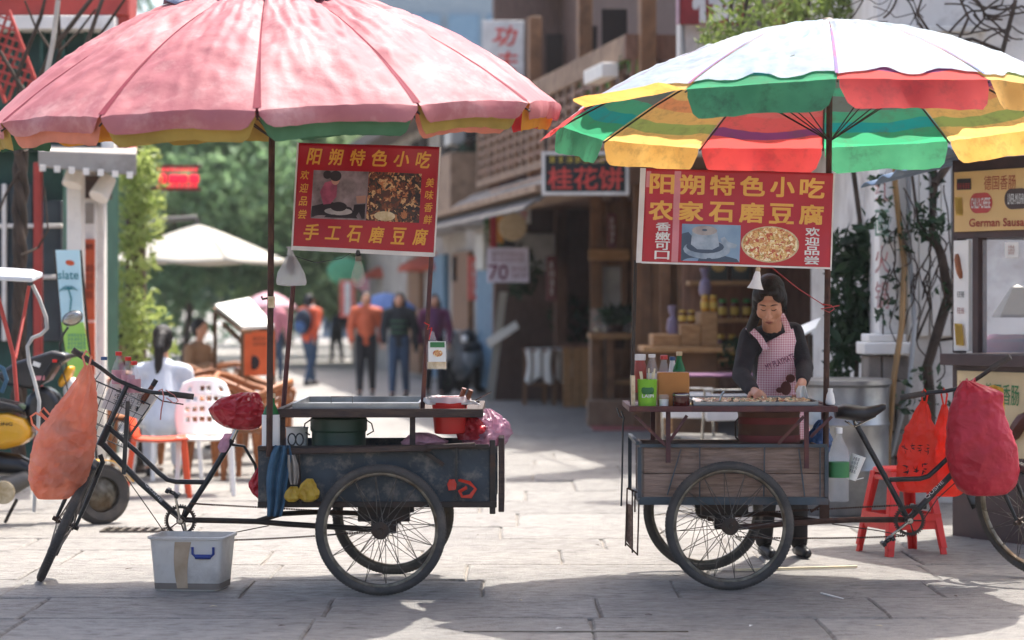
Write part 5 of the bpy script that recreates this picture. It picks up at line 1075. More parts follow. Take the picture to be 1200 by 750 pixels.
stripes('stripe_orange', [(0,'#dfb870'),(.36,'#a9a85a'),(.44,'#dfb06a'),(.54,'#dc9060'),(.62,'#dfb26a'),(.70,'#db8e5c'),(.77,'#deac64'),(.84,'#9ca45a'),(.90,'#dfb166'),(.96,'#e2bb70')], rmax=1.45)
def parasol(name, label, base, Cr, R, h, n, off, tx, ty, top_mat, under_mats, val, pole_pts, pole_r, ex=1.5, wr=.006, white_edge=.985, seam=None, lin=.96, vl=0., puff=-.028, ragged=0., tlift=.012):
    t = thing(name, base, label, 'parasol'); org = ORIG[t.name]
    M = Matrix.Translation(Vector(Cr)-org) @ Matrix.Rotation(R_(tx), 4, 'X') @ Matrix.Rotation(R_(ty), 4, 'Y'); da = 2*math.pi/n; rg = random.Random(n+int(R*100))
    def pt(u, r, lift=0., w_=1.):
        th_ = u; k = round((th_-R_(off)-da/2)/da); mid = R_(off)+da/2+k*da; ph = th_-mid
        f = lerp(1, math.cos(da/2)/math.cos(ph), r)
        edge = 1-abs(ph)/(da/2)
        z = h*(1-r**ex)+puff*math.sin(math.pi/2*min(1, max(0, edge)))*r*(1.15-r)*4*w_*(1 if puff > 0 else .25)
        x, y = R*r*f*math.sin(th_), -R*r*f*math.cos(th_)
        p = Vector((x, y, z+lift))
        if wr and 0 < edge:
            a_ = th_*R*5.5; q = Vector((a_, r*R*2.2, 0)); wk = noise.noise(q)*.6+(1-2*abs(noise.noise(q*1.9+Vector((3,1,0)))))*.35+(1-2*abs(noise.noise(Vector((r*R*7, a_*.5, 5)))))*.45*r
            wk += (1-2.4*abs(noise.noise(Vector((a_*1.7, r*R*4.6, 9)))))*.3+(1-2.4*abs(noise.noise(Vector((a_*.9+r*R*5, r*R*8-a_*.6, 2)))))*.28
            p.z += wk*wr*min(1, edge*5)*min(1, r*3)*(1-.75*r**8)
        return p
    for k in range(n):
        a0 = R_(off)+k*da; m = MB(); ng = .0
        m.grid(lambda u, v: pt(a0+.004+(da-.008)*u, .04+(white_edge-.04-ragged*max(0, noise.noise(Vector((a0*2.1+u*2.4, u*3, k*.7)))+.25)*(1 if v > .7 else 0)*(v-.7)/.3)*v, tlift), 38, 50); m.build('top_panel', top_mat(k), t, M=M, local=True, smooth=60)
        m = MB(); m.grid(lambda u, v: pt(a0+da*u*.998, .04+lin*v, 0), 10, 14); m.build('lining_panel', under_mats(k), t, M=M, local=True, smooth=60)
        for (mt, L_, fl, curl, inset, nm) in val(k):
            m = MB(); fl = R_(fl)
            def vf(u, v):
                th_ = a0+da*(.012+.976*u); e = pt(th_, 1.0-inset, vl if inset == 0 else 0, 1); o = Vector((math.sin(th_), -math.cos(th_), 0))
                uu = abs(u-.5)*2; prof = (1-max(0, (uu-.8)/.2)**2.2*.75)*(1-.1*(1-uu)**2)
                s = L_*v*prof; aa = fl+curl*v; wob = .012*math.sin(u*9+k*2.3)*v+.006*math.sin(u*23+k)*v; s += .006*noise.noise(Vector((u*38, k, 1)))*v
                return e+(o*math.sin(aa)+Vector((0,0,-1))*math.cos(aa))*s+o*wob
            m.grid(vf, 22, 7); m.build(nm, mt, t, M=M, local=True, smooth=60)
        rbm = MB(); rbm.tube([pt(a0+1e-5, r, -.012) for r in (.03,.25,.5,.75,1.0)], .005, 6); rbm.build('rib', MAT['dark_steel'], t, M=M, local=True)
        if seam:
            sm = MB(); sm.grid(lambda u, v: pt(a0+(u-.5)*(.005+.022*v**3), .1+.89*v, tlift+.003), 4, 24); sm.build('seam_strip', seam, t, M=M, local=True)
        sr = MB(); p = pt(a0+1e-5, .5, -.015); sr.cyl(p, Vector((0,0,h*.15-.2)), .0035, .0035, 5); sr.build('stretcher', MAT['dark_steel'], t, M=M, local=True)
    m = MB(); m.lathe([(.03,h+.03),(.05,h+.015),(.06,h+.0),(.02,h-.05)], (0,0,0), 14); m.build('finial', MAT['dark_steel'], t, M=M, local=True)
    m = MB(); m.tube(pole_pts, pole_r, 12); m.build('pole', MAT['rust'], t)
    return t, M, pt
vc = ['moss_cloth','olive_cloth','orange_cloth','red_cloth','salmon_cloth','moss_cloth','olive_cloth','orange_cloth','moss_cloth','olive_cloth','salmon_cloth','olive_cloth']
def valA(k):
    r = random.Random(k*3+1)
    return [(MAT['pink_cloth_top'], .095+r.uniform(-.015,.01), 14+r.uniform(-4,10), -.3, .0, 'valance'), (MAT[vc[k % 12]], .135+r.uniform(-.01,.02), 4+r.uniform(-4,6), -.2, .02, 'lining_valance')]
CA = (P(322,0,12.4).x, 12.4, 2.43)
pa, MA, ptA = parasol('parasol', 'large faded pink parasol over the blue box tricycle', Vector((P(315,0,12.4).x, 12.4, 0)), CA, 1.47, .64, 12, 2.5, 3.8, -2.2, lambda k: MAT['pink_cloth_top'], lambda k: MAT['crimson_cloth'], valA, [P(315.5,535,12.4), P(316,480,12.4), P(318.5,170,12.4), P(322,20,12.4)], .0165, ex=1.75, wr=.027, white_edge=1.0, tlift=.026, lin=.94, vl=.026, puff=.022, seam=MAT['crimson_cloth'])
m = MB(); m.lathe([(.3,0),(.31,.03),(.29,.08),(.05,.11),(.04,.2),(.02,.21)], Vector((P(315,0,12.4).x, 12.4, .0)), 20); m.build('base_weight', MAT['rust'], pa) if False else None
# patched checked cloth at the crown
mat('check_cloth', '#8b8f9c', '#54607a', rough=.9, scale=60); m = MB(); m.grid(lambda u, v: ptA(R_(-110)+R_(220)*u, .02+(.31+.04*math.sin(u*11))*v, .046+.01*math.sin(u*14)*v), 26, 8); m.build('crown_patch', MAT['check_cloth'], pa, M=MA, local=True, solid=.003)
RGO = ['r','g','o']
seqB = lambda k: ['g','r','o'][(k+1) % 3]
# k counts counter-clockwise from the front seam at -6 degrees: red, orange, green ...
def colB(k): return {0:'r',1:'o',2:'g'}[k % 3]
def valB(k):
    r = random.Random(k*5+2); c = {'r':'val_red','o':'val_orange','g':'val_green'}[colB(k)]; fl = 8+r.uniform(-8, 8)
    if k == 10: fl = 95
    if k == 9: fl = 45
    return [(MAT[c], .15+r.uniform(-.01,.015), fl, .1, .0, 'valance')]
CB = (P(972,0,12.8).x, 12.8, 2.475)
pb, MBm, ptB = parasol('parasol', 'striped red green and orange parasol with bleached white top', Vector((P(968,0,12.8).x, 12.8, 0)), CB, 1.44, .5, 12, -6, -3.0, -1.0, lambda k: MAT['white_cloth'], lambda k: MAT[{'r':'stripe_red','o':'stripe_orange','g':'stripe_green'}[colB(k)]], valB, [P(967.5,560,12.8), P(968,480,12.8), P(972,125,12.8), P(973,40,12.8)], .016, ex=1.55, wr=.022, white_edge=.975, ragged=.055)
mat('seam_blue', '#39538a', '#8c3550', rough=.8, scale=5)
for k in range(12):
    m = MB(); a0 = R_(-6)+k*2*math.pi/12; m.grid(lambda u, v: ptB(a0+(u-.5)*.012, .45+.53*v, .018), 2, 14); m.build('seam_strip', MAT['seam_blue'], pb, M=MBm, local=True)
# ------------------------------------------------------------------ printed banners
mat('banner_red', '#b3202c', '#a81a28', rough=.33, scale=3, tl=.12); mat('banner_red_b', '#c2343e', '#b32a35', rough=.28, scale=3, tl=.15); mat('txt_gold', '#e0a33a', rough=.5, var=.08); mat('txt_gold_b', '#e6b054', rough=.5, var=.08)
food('print_food', ['#1b120e','#4a2214','#6f3a1e','#a8683c','#2c1a12','#5e2a16','#c49a68','#3a2a1c'], 62); food('print_pizza', ['#d8b070','#e6cf9c','#c98a4c','#b8533a','#efe0bc','#b09050','#dcb878','#c98a5c'], 75)
mat('print_wall', '#9a8a8c', '#5d5152', rough=.6, scale=16, var=.4); mat('print_dark', '#2a2226', rough=.6); mat('print_pink', '#b0566e', '#7e3c52', rough=.6, scale=20); mat('print_skin', '#b98a78', rough=.6); mat('print_stone', '#b3aca8', '#8b8584', rough=.6, scale=14); mat('print_sky', '#9db7cc', '#6d8aa8', rough=.6, scale=4); mat('print_mill', '#a9b7c4', '#7d8fa0', rough=.6, scale=18); mat('print_milldark', '#4c5d70', rough=.6); mat('hem_white', '#e0dbd6', rough=.6)
def banner(name, label, c4, d, red, nslices=20, sag=.013, eyelets=True):
    TL, TR, BR, BL = [P(a, b, d) for a, b in c4]; t = thing(name, lerp(BL, BR, .5), label, 'banner')
    def S(u, v, off=0.):      # u right, v down
        p = lerp(lerp(TL, TR, u), lerp(BL, BR, u), v); p.y += sag*math.sin(u*7+v*2)+sag*.6*math.sin(v*5+1)+sag*.45*math.sin(u*19-v*6)+sag*.5*noise.noise(Vector((u*5, v*4, d)))-off; return p
    m = MB(); m.grid(lambda u, v: S(u, 1-v), 60, 30); cl = m.build('cloth', MAT[red], t, solid=.0015, smooth=60)
    def flat(mm, u0, u1, v0, v1, off, nu=24, nv=16): mm.grid(lambda u, v: S(lerp(u0,u1,u), lerp(v1,v0,v), off), nu, nv)
    def fit(s_, u, v, wu, hv, mt, bold=.02, shear=0.):
        W_ = (TR-TL).length; H_ = (TL-BL).length; o = text(s_, 'lettering', mt, t, Matrix.Identity(4), wu*W_, hv*H_, bold, .0, shear); org = ORIG[o.name]
        for q in o.data.vertices:
            p = q.co+org; q.co = S(u+p.x/W_, v-p.y/H_, .003+p.z)-org
        o.data.update()
    return t, S, flat, fit
ba, SA, flA, fitA = banner('tofu_banner', 'red banner with gold characters and food photos hanging under the pink parasol', ((350,167),(515,172),(508,298),(343,290)), 12.5, 'banner_red')
for i, c_ in enumerate('阳朔特色小吃'): fitA(c_, .115+i*.155, .125, .105, .15 if i != 4 else .14, MAT['txt_gold'], .022, .18)
for i, c_ in enumerate('手工石磨豆腐'): fitA(c_, .125+i*.155, .845, .105, .15 if i != 1 else .12, MAT['txt_gold'], .022, .18)
for i, c_ in enumerate('欢迎品尝'): fitA(c_, .055, .305+i*.125, .06, .085, MAT['txt_gold'], .012, .15)
for i, c_ in enumerate('美味香鲜'): fitA(c_, .945, .335+i*.115, .06, .085, MAT['txt_gold'], .012, .15)
m = MB(); flA(m, .115, .51, .255, .715, .003); ph = m.build('photo_print', MAT['print_wall'], ba)
m = MB(); flA(m, .511, .885, .255, .715, .003); m.build('photo_print', MAT['print_food'], ba)
def shape(S, t, name, mt, pts, off):
    m = MB(); n = len(pts); cu = sum(p[0] for p in pts)/n; cv = sum(p[1] for p in pts)/n; q = []
    for i in range(n):
        for k in range(3): q.append((lerp(pts[i][0], pts[(i+1) % n][0], k/3), lerp(pts[i][1], pts[(i+1) % n][1], k/3)))
    rings = [[S(lerp(cu, u, f), lerp(cv, v, f), .003+(off-.003)*1.6) for u, v in q] for f in (.02, .35, .7, 1)]
    m.loft(rings, caps=False); m.poly(rings[0]); m.build(name, mt, t, smooth=0)
def ov(cu, cv, ru, rv, n=18, a0=0, a1=360): return [(cu+ru*math.cos(R_(a0+(a1-a0)*i/n)), cv+rv*math.sin(R_(a0+(a1-a0)*i/n))) for i in range(n)]
shape(SA, ba, 'print_shape', MAT['print_dark'], [(.12,.7),(.12,.6),(.25,.55),(.4,.6),(.45,.7)], .0038)
shape(SA, ba, 'print_shape', MAT['print_pink'], [(.17,.46),(.2,.37),(.25,.35),(.29,.38),(.29,.5),(.25,.57),(.2,.58)], .0044)
shape(SA, ba, 'print_shape', MAT['print_skin'], ov(.275, .345, .03, .045), .0047)
shape(SA, ba, 'print_shape', MAT['print_dark'], ov(.275, .305, .042, .05), .005); shape(SA, ba, 'print_shape', MAT['print_dark'], ov(.215, .295, .03, .04), .0042)
shape(SA, ba, 'print_shape', MAT['print_stone'], ov(.31, .64, .1, .035), .0044); shape(SA, ba, 'print_shape', MAT['print_dark'], ov(.31, .595, .06, .045), .005)
shape(SA, ba, 'print_shape', MAT['print_skin'], [(.43,.49),(.5,.48),(.5,.55),(.44,.56)], .0044); shape(SA, ba, 'print_shape', MAT['print_dark'], [(.42,.57),(.5,.56),(.5,.7),(.48,.7),(.48,.59),(.44,.6),(.43,.7),(.41,.7)], .0046)
shape(SA, ba, 'print_shape', MAT['cake'], ov(.64, .665, .075, .045), .0042)
m = MB(); flA(m, -.012, 1.0, .985, 1.025, .002, 20, 2); flA(m, -.012, .0, .0, 1.0, .002, 2, 12); flA(m, 1.0, 1.012, 0, 1.02, .002, 2, 12); m.build('hem', MAT['hem_white'], ba)
bb, SB, flB, fitB = banner('tofu_banner', 'wide red banner with gold and white characters in front of the cooking woman', ((757,197),(977,203),(973,315),(752,308)), 12.6, 'banner_red_b')
for i, c_ in enumerate('阳朔特色小吃'): fitB(c_, .09+i*.16, .16, .125, .2, MAT['txt_gold_b'], .03)
for i, c_ in enumerate('农家石磨豆腐'): fitB(c_, .09+i*.16, .44, .125, .2, MAT['txt_gold_b'], .03)
for i, c_ in enumerate('香嫩可口'): fitB(c_, .105, .612+i*.1, .075, .086, MAT['txt_white'], .022)
for i, c_ in enumerate('欢迎品尝'): fitB(c_, .9, .618+i*.1, .075, .086, MAT['txt_white'], .022)
m = MB(); flB(m, .205, .515, .575, .965, .003); m.build('photo_print', MAT['print_sky'], bb)
shape(SB, bb, 'print_shape', MAT['print_milldark'], [(.205,.965),(.205,.68),(.24,.66),(.3,.9),(.5,.93),(.515,.965)], .0037)
shape(SB, bb, 'print_shape', MAT['print_mill'], ov(.34, .84, .125, .1), .0042); shape(SB, bb, 'print_shape', MAT['print_milldark'], ov(.33, .81, .1, .07), .0046); shape(SB, bb, 'print_shape', MAT['print_mill'], [(.26,.64),(.39,.64),(.405,.8),(.37,.84),(.29,.84),(.255,.79)], .005); shape(SB, bb, 'print_shape', MAT['print_stone'], ov(.325, .64, .066, .05), .0054); shape(SB, bb, 'print_shape', MAT['print_milldark'], ov(.325, .635, .014, .012), .0058)
shape(SB, bb, 'print_shape', MAT['print_mill'], [(.41,.72),(.43,.7),(.45,.75),(.5,.78),(.49,.82),(.43,.82)], .0046)
shape(SB, bb, 'photo_print', MAT['cake'], ov(.675, .765, .155, .19, 32), .003); shape(SB, bb, 'photo_print', MAT['print_pizza'], ov(.675, .765, .146, .178, 32), .0036)
mat('tape', '#d88a90', rough=.3); m = MB(); flB(m, .155, .19, .02, .98, .0022, 2, 12); flB(m, .005, .03, .03, .2, .0022, 2, 4); m.build('tape_strip', MAT['tape'], bb)
m = MB(); flB(m, -.03, -.0, -.0, 1.0, .004, 2, 12); flB(m, 1.0, 1.008, 0, 1.02, .002, 2, 12); flB(m, 0, 1, .985, 1.005, .002, 16, 1); m.build('hem', MAT['hem_white'], bb)
# ------------------------------------------------------------------ things hung on the left cart
def bulbprof(s): return [(.004,-.21),(.02,-.205),(.034,-.19),(.04,-.165),(.036,-.13),(.026,-.09),(.018,-.06),(.016,-.045)]
bt = thing('light_bulb', P(420, 300, 12.5), 'clear light bulb hanging below the left red banner', 'light bulb'); o = P(420, 296, 12.5)
m = MB(); m.lathe([(r*.95, z*.85) for r, z in bulbprof(1)], o, 18); m.build('glass', MAT['bulb_glass'], bt)
m = MB(); m.lathe([(.016,-.045),(.017,-.02),(.012,-.015)], o, 14); m.build('cap', MAT['rim_steel'], bt); m = MB(); m.lathe([(.012,-.016),(.018,-.005),(.018,.012),(.006,.02)], o, 14); m.build('socket', MAT['black_plastic'], bt); m = MB(); m.tube([o+Vector((0,0,.02)), P(400,303,12.55), P(370,308,12.6), P(345,300,12.7), P(322,300,12.4)], .002, 5); m.build('wire', MAT['black_plastic'], bt)
t = thing('hanging_bag', P(341, 292, 12.6), 'small clear plastic bag knotted at the parasol pole', 'bag'); m = MB(); px_loft(m, [(334,326,357),(330,324,359),(320,326,357),(308,331,352),(298,336,346),(293,338,344),(290,336,346)], 12.6, .5, 16); m.crumple(.012, 12, 4); m.build('plastic', MAT['clear_bag'], t); m = MB(); m.ell(P(341, 312, 12.6), (.02,.015,.05), 10, 8); m.crumple(.01, 30, 2); m.build('contents', MAT['rust'], t)
t = thing('wall_socket', P(318, 362, 12.37), 'small cream junction box clipped on the parasol pole', 'junction box'); m = MB(); p = P(318, 354, 12.37); m.box(p, (.035,.025,.06)); m.build('case', MAT['cake'], t, bevel=.004); m = MB(); m.tube([p+Vector((-.02,0,.02)), p+Vector((-.045,0,.015)), p+Vector((-.05,0,.03))], .006, 6); m.build('clip', MAT['black_plastic'], t)
# small bottle of sauce on the post
t = thing('sauce_bottle', P(512, 434, 12.5), 'square clear plastic jar with green label tied to the banner post', 'jar'); m = MB(); px_loft(m, [(433,500,524),(432,500,524),(404,500,524),(399,503,512),(388,505,508)], 12.5, .6, 12); m.build('jar_body', MAT['clear_plastic'], t); m = MB(); a = P(502, 424, 12.44); b = P(522.5, 400, 12.44); m.bx(a.x, b.x, 12.438, 12.441, a.z, b.z); m.build('paper_label', MAT['paper'], t); m = MB(); a = P(504, 407, 12.43); b = P(521, 401, 12.43); m.bx(a.x, b.x, 12.434, 12.437, a.z, b.z); m.build('green_stripe', MAT['txt_green'], t); m = MB(); m.ell(P(513, 414, 12.434), (.025, .002, .018), 14, 8); m.build('food_picture', MAT['print_pizza'], t); m = MB(); px_loft(m, [(432,501,523),(424,501,523)], 12.5, .55, 12); m.build('contents', MAT['cake'], t)
t = thing('knot_string', P(499, 384, 12.58), 'red string knotted around the right banner post', 'string'); m = MB(); m.tube([P(497,378,12.57), P(503,381,12.56), P(501,386,12.57), P(506,384,12.56), P(503,398,12.52)], .003, 5); m.build('loop', MAT['red_plastic'], t)
# bags on the left tricycle
mat('orange_bag', '#f6bda4', '#ea9a7a', rough=.22, tl=.5, tr=.32, var=.15, scale=9, spec=.6, crk=.8); mat('red_bag', '#d8404a', '#bb2a36', rough=.22, tl=.35, var=.2, scale=9, spec=.7, crk=.9); mat('pink_string', '#c88078', rough=.6); mat('coral_bag', '#f2644c', '#e64c36', rough=.25, tl=.45, tr=.15, var=.1, scale=9, spec=.6, crk=.6); mat('crimson_bag', '#c42c40', '#a81f30', rough=.38, tl=.25, var=.2, scale=6, crk=.35); mat('pink_bag', '#e2c4d0', '#cfa8be', rough=.2, tl=.4, tr=.35, scale=14, spec=.7, crk=.9); mat('yellow_bag', '#d9b84a', '#b8922a', rough=.3, tl=.3, scale=18, crk=.9); mat('white_bag', '#eceaea', rough=.3, tl=.4, tr=.3, var=.05)
def bag(name, label, rows, d, mt, depth=.6, crump=.012, sc=8, seed=1, dd=None, handles=(), hm=None, cat='bag', hr=.005):
    t = thing(name, P((rows[0][1]+rows[0][2])/2, rows[0][0], d), label, cat); m = MB(); plastic(m, rows, d, depth, seed, crump*1.0); m.build('bag_body', MAT[mt], t, smooth=24)
    for pts in handles:
        m = MB(); m.tube([P(a, b, d+(c if len(q) > 2 else 0)) for q in pts for a, b, c in [q if len(q) > 2 else (*q, 0)]], hr, 7); m.build('handle', MAT[hm or mt], t)
    return t
bag('carrier_bag', 'bulging translucent orange plastic bag hanging from the left handlebar grip', [(585,50,72),(583,44,82),(572,37,92),(560,35,101),(545,36,106),(530,38,109),(515,43,111),(500,50,112),(485,60,112),(470,72,112),(455,84,111),(445,90,110),(435,95,108),(428,99,107)], 12.66, 'orange_bag', .62, .008, 7, 3,
    handles=[((100,430,0),(97,418,.04),(101,411,.1),(107,418,.12),(104,430,.0)), ((46,505),(38,497),(36,488),(42,484),(50,488),(56,494)), ((56,492),(47,483),(51,478),(58,486))], hr=.006)
bag('saddle_cover', 'red plastic bag wrapped over the left tricycle saddle', [(504,283,296),(501,268,302),(495,257,306),(487,250,307),(478,248,307),(469,257,305),(463,272,303),(460,284,300)], 12.84, 'red_bag', .6, .009, 12, 5, cat='saddle cover')
bag('pink_tie', 'pinkish clear plastic tied under the wrapped saddle', [(530,258,264),(524,256,268),(516,259,268),(508,264,272)], 12.82, 'pink_bag', .7, .008, 20, 6)
bag('blue_cloth', 'dark blue rag draped down the front corner of the blue box', [(604,314,331),(600,313,333),(585,314,333),(570,313,336),(555,313,337),(540,314,339),(530,317,339),(524,322,338),(521,326,336)], 12.36, 'blue_rag' if 'blue_rag' in MAT else 'blue_steel', .3, .016, 10, 7, cat='cloth') if False else None
mat('blue_rag', '#3f6076', '#2f4c60', rough=.9, scale=10, var=.3, bump=.4, bscale=20); mat('grey_rag', '#9a9288', '#7d756c', rough=.9, scale=10)
def rag(name, label, rows, d, mt, folds=5, seed=0, amp=.012):
    m = MB(); N = len(rows)
    def fn(u, v):
        i = min(N-2, int(v*(N-1))); f = v*(N-1)-i; py = lerp(rows[i][0], rows[i+1][0], f); a = lerp(rows[i][1], rows[i+1][1], f); b = lerp(rows[i][2], rows[i+1][2], f)
        p = P(lerp(a, b, u), py, d); p.y += amp*math.sin(u*folds*math.pi+seed+v*1.5)+noise.noise(p*9)*.012; return p
    m.grid(fn, 34, 24); return m.single(name, MAT[mt], label, 'cloth', base=P(rows[0][1], rows[0][0], d), solid=.004, smooth=70)
rag('rag', 'dark blue rag draped down the front corner of the blue box', [(522,322,340),(532,317,342),(545,314,340),(560,312,338),(575,312,336),(590,313,334),(605,313,330)], 12.36, 'blue_rag', 5, 1, .018)
rag('rag', 'grey rag hanging beside the blue rag on the box', [(533,337,345),(545,337,349),(558,338,350),(568,341,348)], 12.35, 'grey_rag', 4, 2)
bag('produce_bag', 'small yellow plastic bundle tied lowest beside the blue rag', [(588,338,346),(584,334,350),(577,335,351),(570,341,348)], 12.34, 'yellow_bag', .7, .01, 22, 8)
bag('produce_bag', 'larger yellow plastic bundle tied on the blue box near the wheel', [(588,357,366),(584,352,371),(576,351,373),(568,354,370),(561,360,366)], 12.34, 'yellow_bag', .7, .01, 22, 9)
bag('produce_bag', 'small red plastic bag tied behind the blue rag', [(584,302,312),(578,297,314),(566,294,313),(554,299,312),(543,306,312)], 12.5, 'red_bag', .7, .012, 16, 10)
t = thing('red_knot', P(541, 582, 12.4), 'torn red plastic loop knotted on the rear of the blue box', 'plastic strip'); m = MB(); m.tube([P(539,563,12.39), P(550,566,12.37), P(557,573,12.37), P(552,581,12.38), P(541,582,12.38), P(538,576,12.38), P(546,572,12.37)], [.012,.01,.009,.011,.01,.012,.01], 8); m.crumple(.008, 30, 3); m.build('loop', MAT['coral_bag'], t)
t = thing('red_knot', P(527, 575, 12.4), 'small scrap of red plastic stuck on the blue box strap', 'plastic strip'); m = MB(); px_loft(m, [(574,526,533),(568,523,535),(562,526,532)], 12.39, .5, 10); m.crumple(.008, 30, 2); m.build('scrap', MAT['coral_bag'], t)
bag('lining_bag', 'pale pink plastic bag bulging over the blue box tailgate', [(522,548,588),(516,546,592),(505,550,594),(494,560,590),(484,566,580),(479,568,574)], 12.75, 'pink_bag', .6, .022, 10, 11)
bag('lining_bag', 'red plastic bag behind the bucket on the blue box', [(515,540,566),(505,538,570),(495,540,562),(488,545,556)], 12.7, 'red_bag', .6, .015, 12, 12)
bag('lining_bag', 'crumpled dull pink plastic in the blue box beside the middle leg', [(524,474,508),(518,474,520),(512,480,512),(507,486,500)], 12.7, 'sign_pink', .8, .02, 12, 13)
# stove pot, bottle and small pots in the left cart
mat('green_enamel', '#2c4a38', '#22382b', rough=.4, scale=6, dirt='#6b5a3c', dirt_amt=.5)
b = P(397, 526, 12.75); t = thing('stove_drum', Vector((b.x, b.y, .74-.27)), 'dark green metal stove drum under the left table', 'stove'); z_ = .475
m = MB(); m.lathe([(.13,z_),(.142,z_+.01),(.142,z_+.16),(.147,z_+.17),(.142,z_+.18),(.142,z_+.34),(.15,z_+.35),(.15,z_+.41),(.135,z_+.42),(.12,z_+.40)], (b.x,b.y,0), 30); m.build('drum', MAT['green_enamel'], t)
for s_ in (-1, 1): m = MB(); m.tube([(b.x+s_*.145,b.y-.03,.88), (b.x+s_*.175,b.y-.03,.86), (b.x+s_*.185,b.y-.03,.82), (b.x+s_*.15,b.y-.03,.80)], .004, 6); m.build('handle', MAT['dark_steel'], t)
def bottle(name, label, px, base_py, top_py, d, wpx, mt, cap, lab=None, neck=.35, grp=None, cz=.93, shoulder=.62, cat='bottle'):
    b = P(px, base_py, d); h = (base_py-top_py)*d/FPX; r = wpx/2*d/FPX; t = thing(name, b, label, cat, grp); m = MB()
    m.lathe([(r*.85,0),(r,.02*h),(r,shoulder*h*.5),(r*.97,shoulder*h*.52),(r,shoulder*h*.56),(r,shoulder*h),(r*.82,h*(shoulder+.08)),(r*neck*1.15,h*(shoulder+.2)),(r*neck,h*(shoulder+.24)),(r*neck,h*cz)], b, 20); m.build('bottle_body', MAT[mt], t)
    m = MB(); m.lathe([(r*neck*1.15,h*cz-.004),(r*neck*1.2,h*cz),(r*neck*1.2,h*.995),(r*neck*.9,h)], b, 14); m.build('cap', MAT[cap], t)
    if lab:
        l0, l1, lm = lab; m = MB(); m.lathe([(r*1.015,h*l0),(r*1.015,h*l1)], b, 20, caps=False); m.build('wrapper', MAT[lm], t)
    return t
bottle('vinegar_bottle', 'green glass bottle with white paper wrap on the blue box corner', 317.5, 526, 461, 12.48, 21, 'green_glass', 'cake', (.0,.62,'paper'), .42, shoulder=.6)
b = P(348, 525, 12.75); t = thing('milk_pot', Vector((b.x,b.y,.47)), 'small white enamel pot under the left table', 'pot'); m = MB(); m.lathe([(.05,.47),(.055,.48),(.058,.83),(.062,.84),(.055,.83),(.05,.5)], (b.x,b.y,0), 20, caps=False); m.build('pot_body', MAT['white_paint'], t)
t = thing('scissors', P(345, 528, 12.45), 'black handled scissors hooked on the blue box rail', 'scissors'); m = MB()
for cx in (342, 351): m.tube([P(cx+4.5*math.cos(a), 515+7*math.sin(a), 12.42) for a in [2*math.pi*k/12 for k in range(12)]], .004, 6, closed=True)
m.build('handle', MAT['black_plastic'], t); m = MB(); m.bar(P(344,522,12.42), P(350,545,12.42), .006, .012); m.bar(P(350,522,12.42), P(344,545,12.42), .006, .012); m.build('blade', MAT['chrome'], t)
mat('bucket_red', '#e0302a', rough=.35, tl=.2, var=.1); b = P(527, 508, 12.66); t = thing('bucket', b, 'red plastic bucket sunk through the right end of the left table', 'bucket'); h = (508-467)*12.66/FPX; m = MB(); m.lathe([(.075,0),(.08,.005),(.088,h*.5),(.094,h),(.1,h),(.1,h+.008),(.09,h+.008),(.07,.012)], b, 28); m.build('bucket_body', MAT['bucket_red'], t)
m = MB(); r_ = .1; m.lathe([(.088,h+.004),(.104,h+.012),(.115,h-.01),(.118,h-.02)], b, 28, caps=False); m.crumple(.006, 20, 1); m.build('plastic_liner', MAT['white_bag'], t)
rag('towel', 'folded white cloth laid at the right end of the left table', [(466,497,508),(470,496,556),(474,500,563)], 12.6, 'hem_white' if True else '', 6, 3, .01)
mat('handle_wood', '#7a4428', '#5e3018', rough=.4)
for k, (a, b_) in enumerate((((538,474),(544,455)), ((545,474),(552,457)))):
    t = thing('knife', P(*a, 12.62), ('left' if k == 0 else 'right')+' of the two wooden knife handles standing in the red bucket', 'knife', 'knives in the bucket'); m = MB(); m.tube([P(*a, 12.62), lerp(P(*a, 12.62), P(*b_, 12.6), .5), P(*b_, 12.6)], [.011,.014,.013], 10); m.build('handle', MAT['handle_wood'], t); m = MB(); m.bar(P(*a,12.62), P(a[0]-4, a[1]+14, 12.64), .003, .02); m.build('blade', MAT['chrome'], t)
t = thing('skewer', P(552, 470, 12.6), 'thin steel skewer leaning out of the bucket', 'skewer'); m = MB(); m.cyl(P(548,474,12.62), P(576,459,12.58), .003, .003, 6); m.build('rod', MAT['chrome'], t)
# bottles in the basket
for k, (px, by, ty) in enumerate(((139,446,412),(150,452,418),(157,456,423))):
    bottle('drink_bottle', ('leftmost', 'middle', 'rightmost')[k]+' red capped clear bottle in the wire basket', px, by+20, ty, 12.98-.03*k, 16, 'clear_plastic', 'red_plastic', (.3,.6,'sign_pink'), .4, 'bottles in the basket')
bottle('drink_bottle', 'small blue capped bottle in the wire basket beside the orange bag', 122, 462, 418, 13.0, 13, 'clear_plastic', 'sign_blue', None, .5, 'bottles in the basket')
t = thing('snack_packet', P(150, 488, 13.0), 'printed white and pink cardboard packet inside the wire basket', 'packet'); m = MB(); m.prism([P(118,478,13.02), P(165,492,13.02), P(184,464,13.02), P(132,441,13.02)], (0,.09,0)); m.build('box', MAT['paper'], t, bevel=.004, smooth=0); Mx = frame(P(150,468,13.01), P(165,492,13.02)-P(118,478,13.02), (0,0,1)); marks(t, Mx, .16, .1, 3, 4, MAT['black_ink'])
t = thing('glass_jar', P(174, 470, 13.0), 'dark bottle neck sticking out of the wire basket beside the handlebar', 'bottle'); m = MB(); m.tube([P(166,472,13.0), P(175,458,13.0), P(181,449,13.0)], [.016,.014,.011], 10); m.build('bottle_body', MAT['handle_wood'], t); m = MB(); m.cyl(P(179,452,13.0), P(183,445,13.0), .0135, .0135, 12); m.build('cap', MAT['black_plastic'], t)
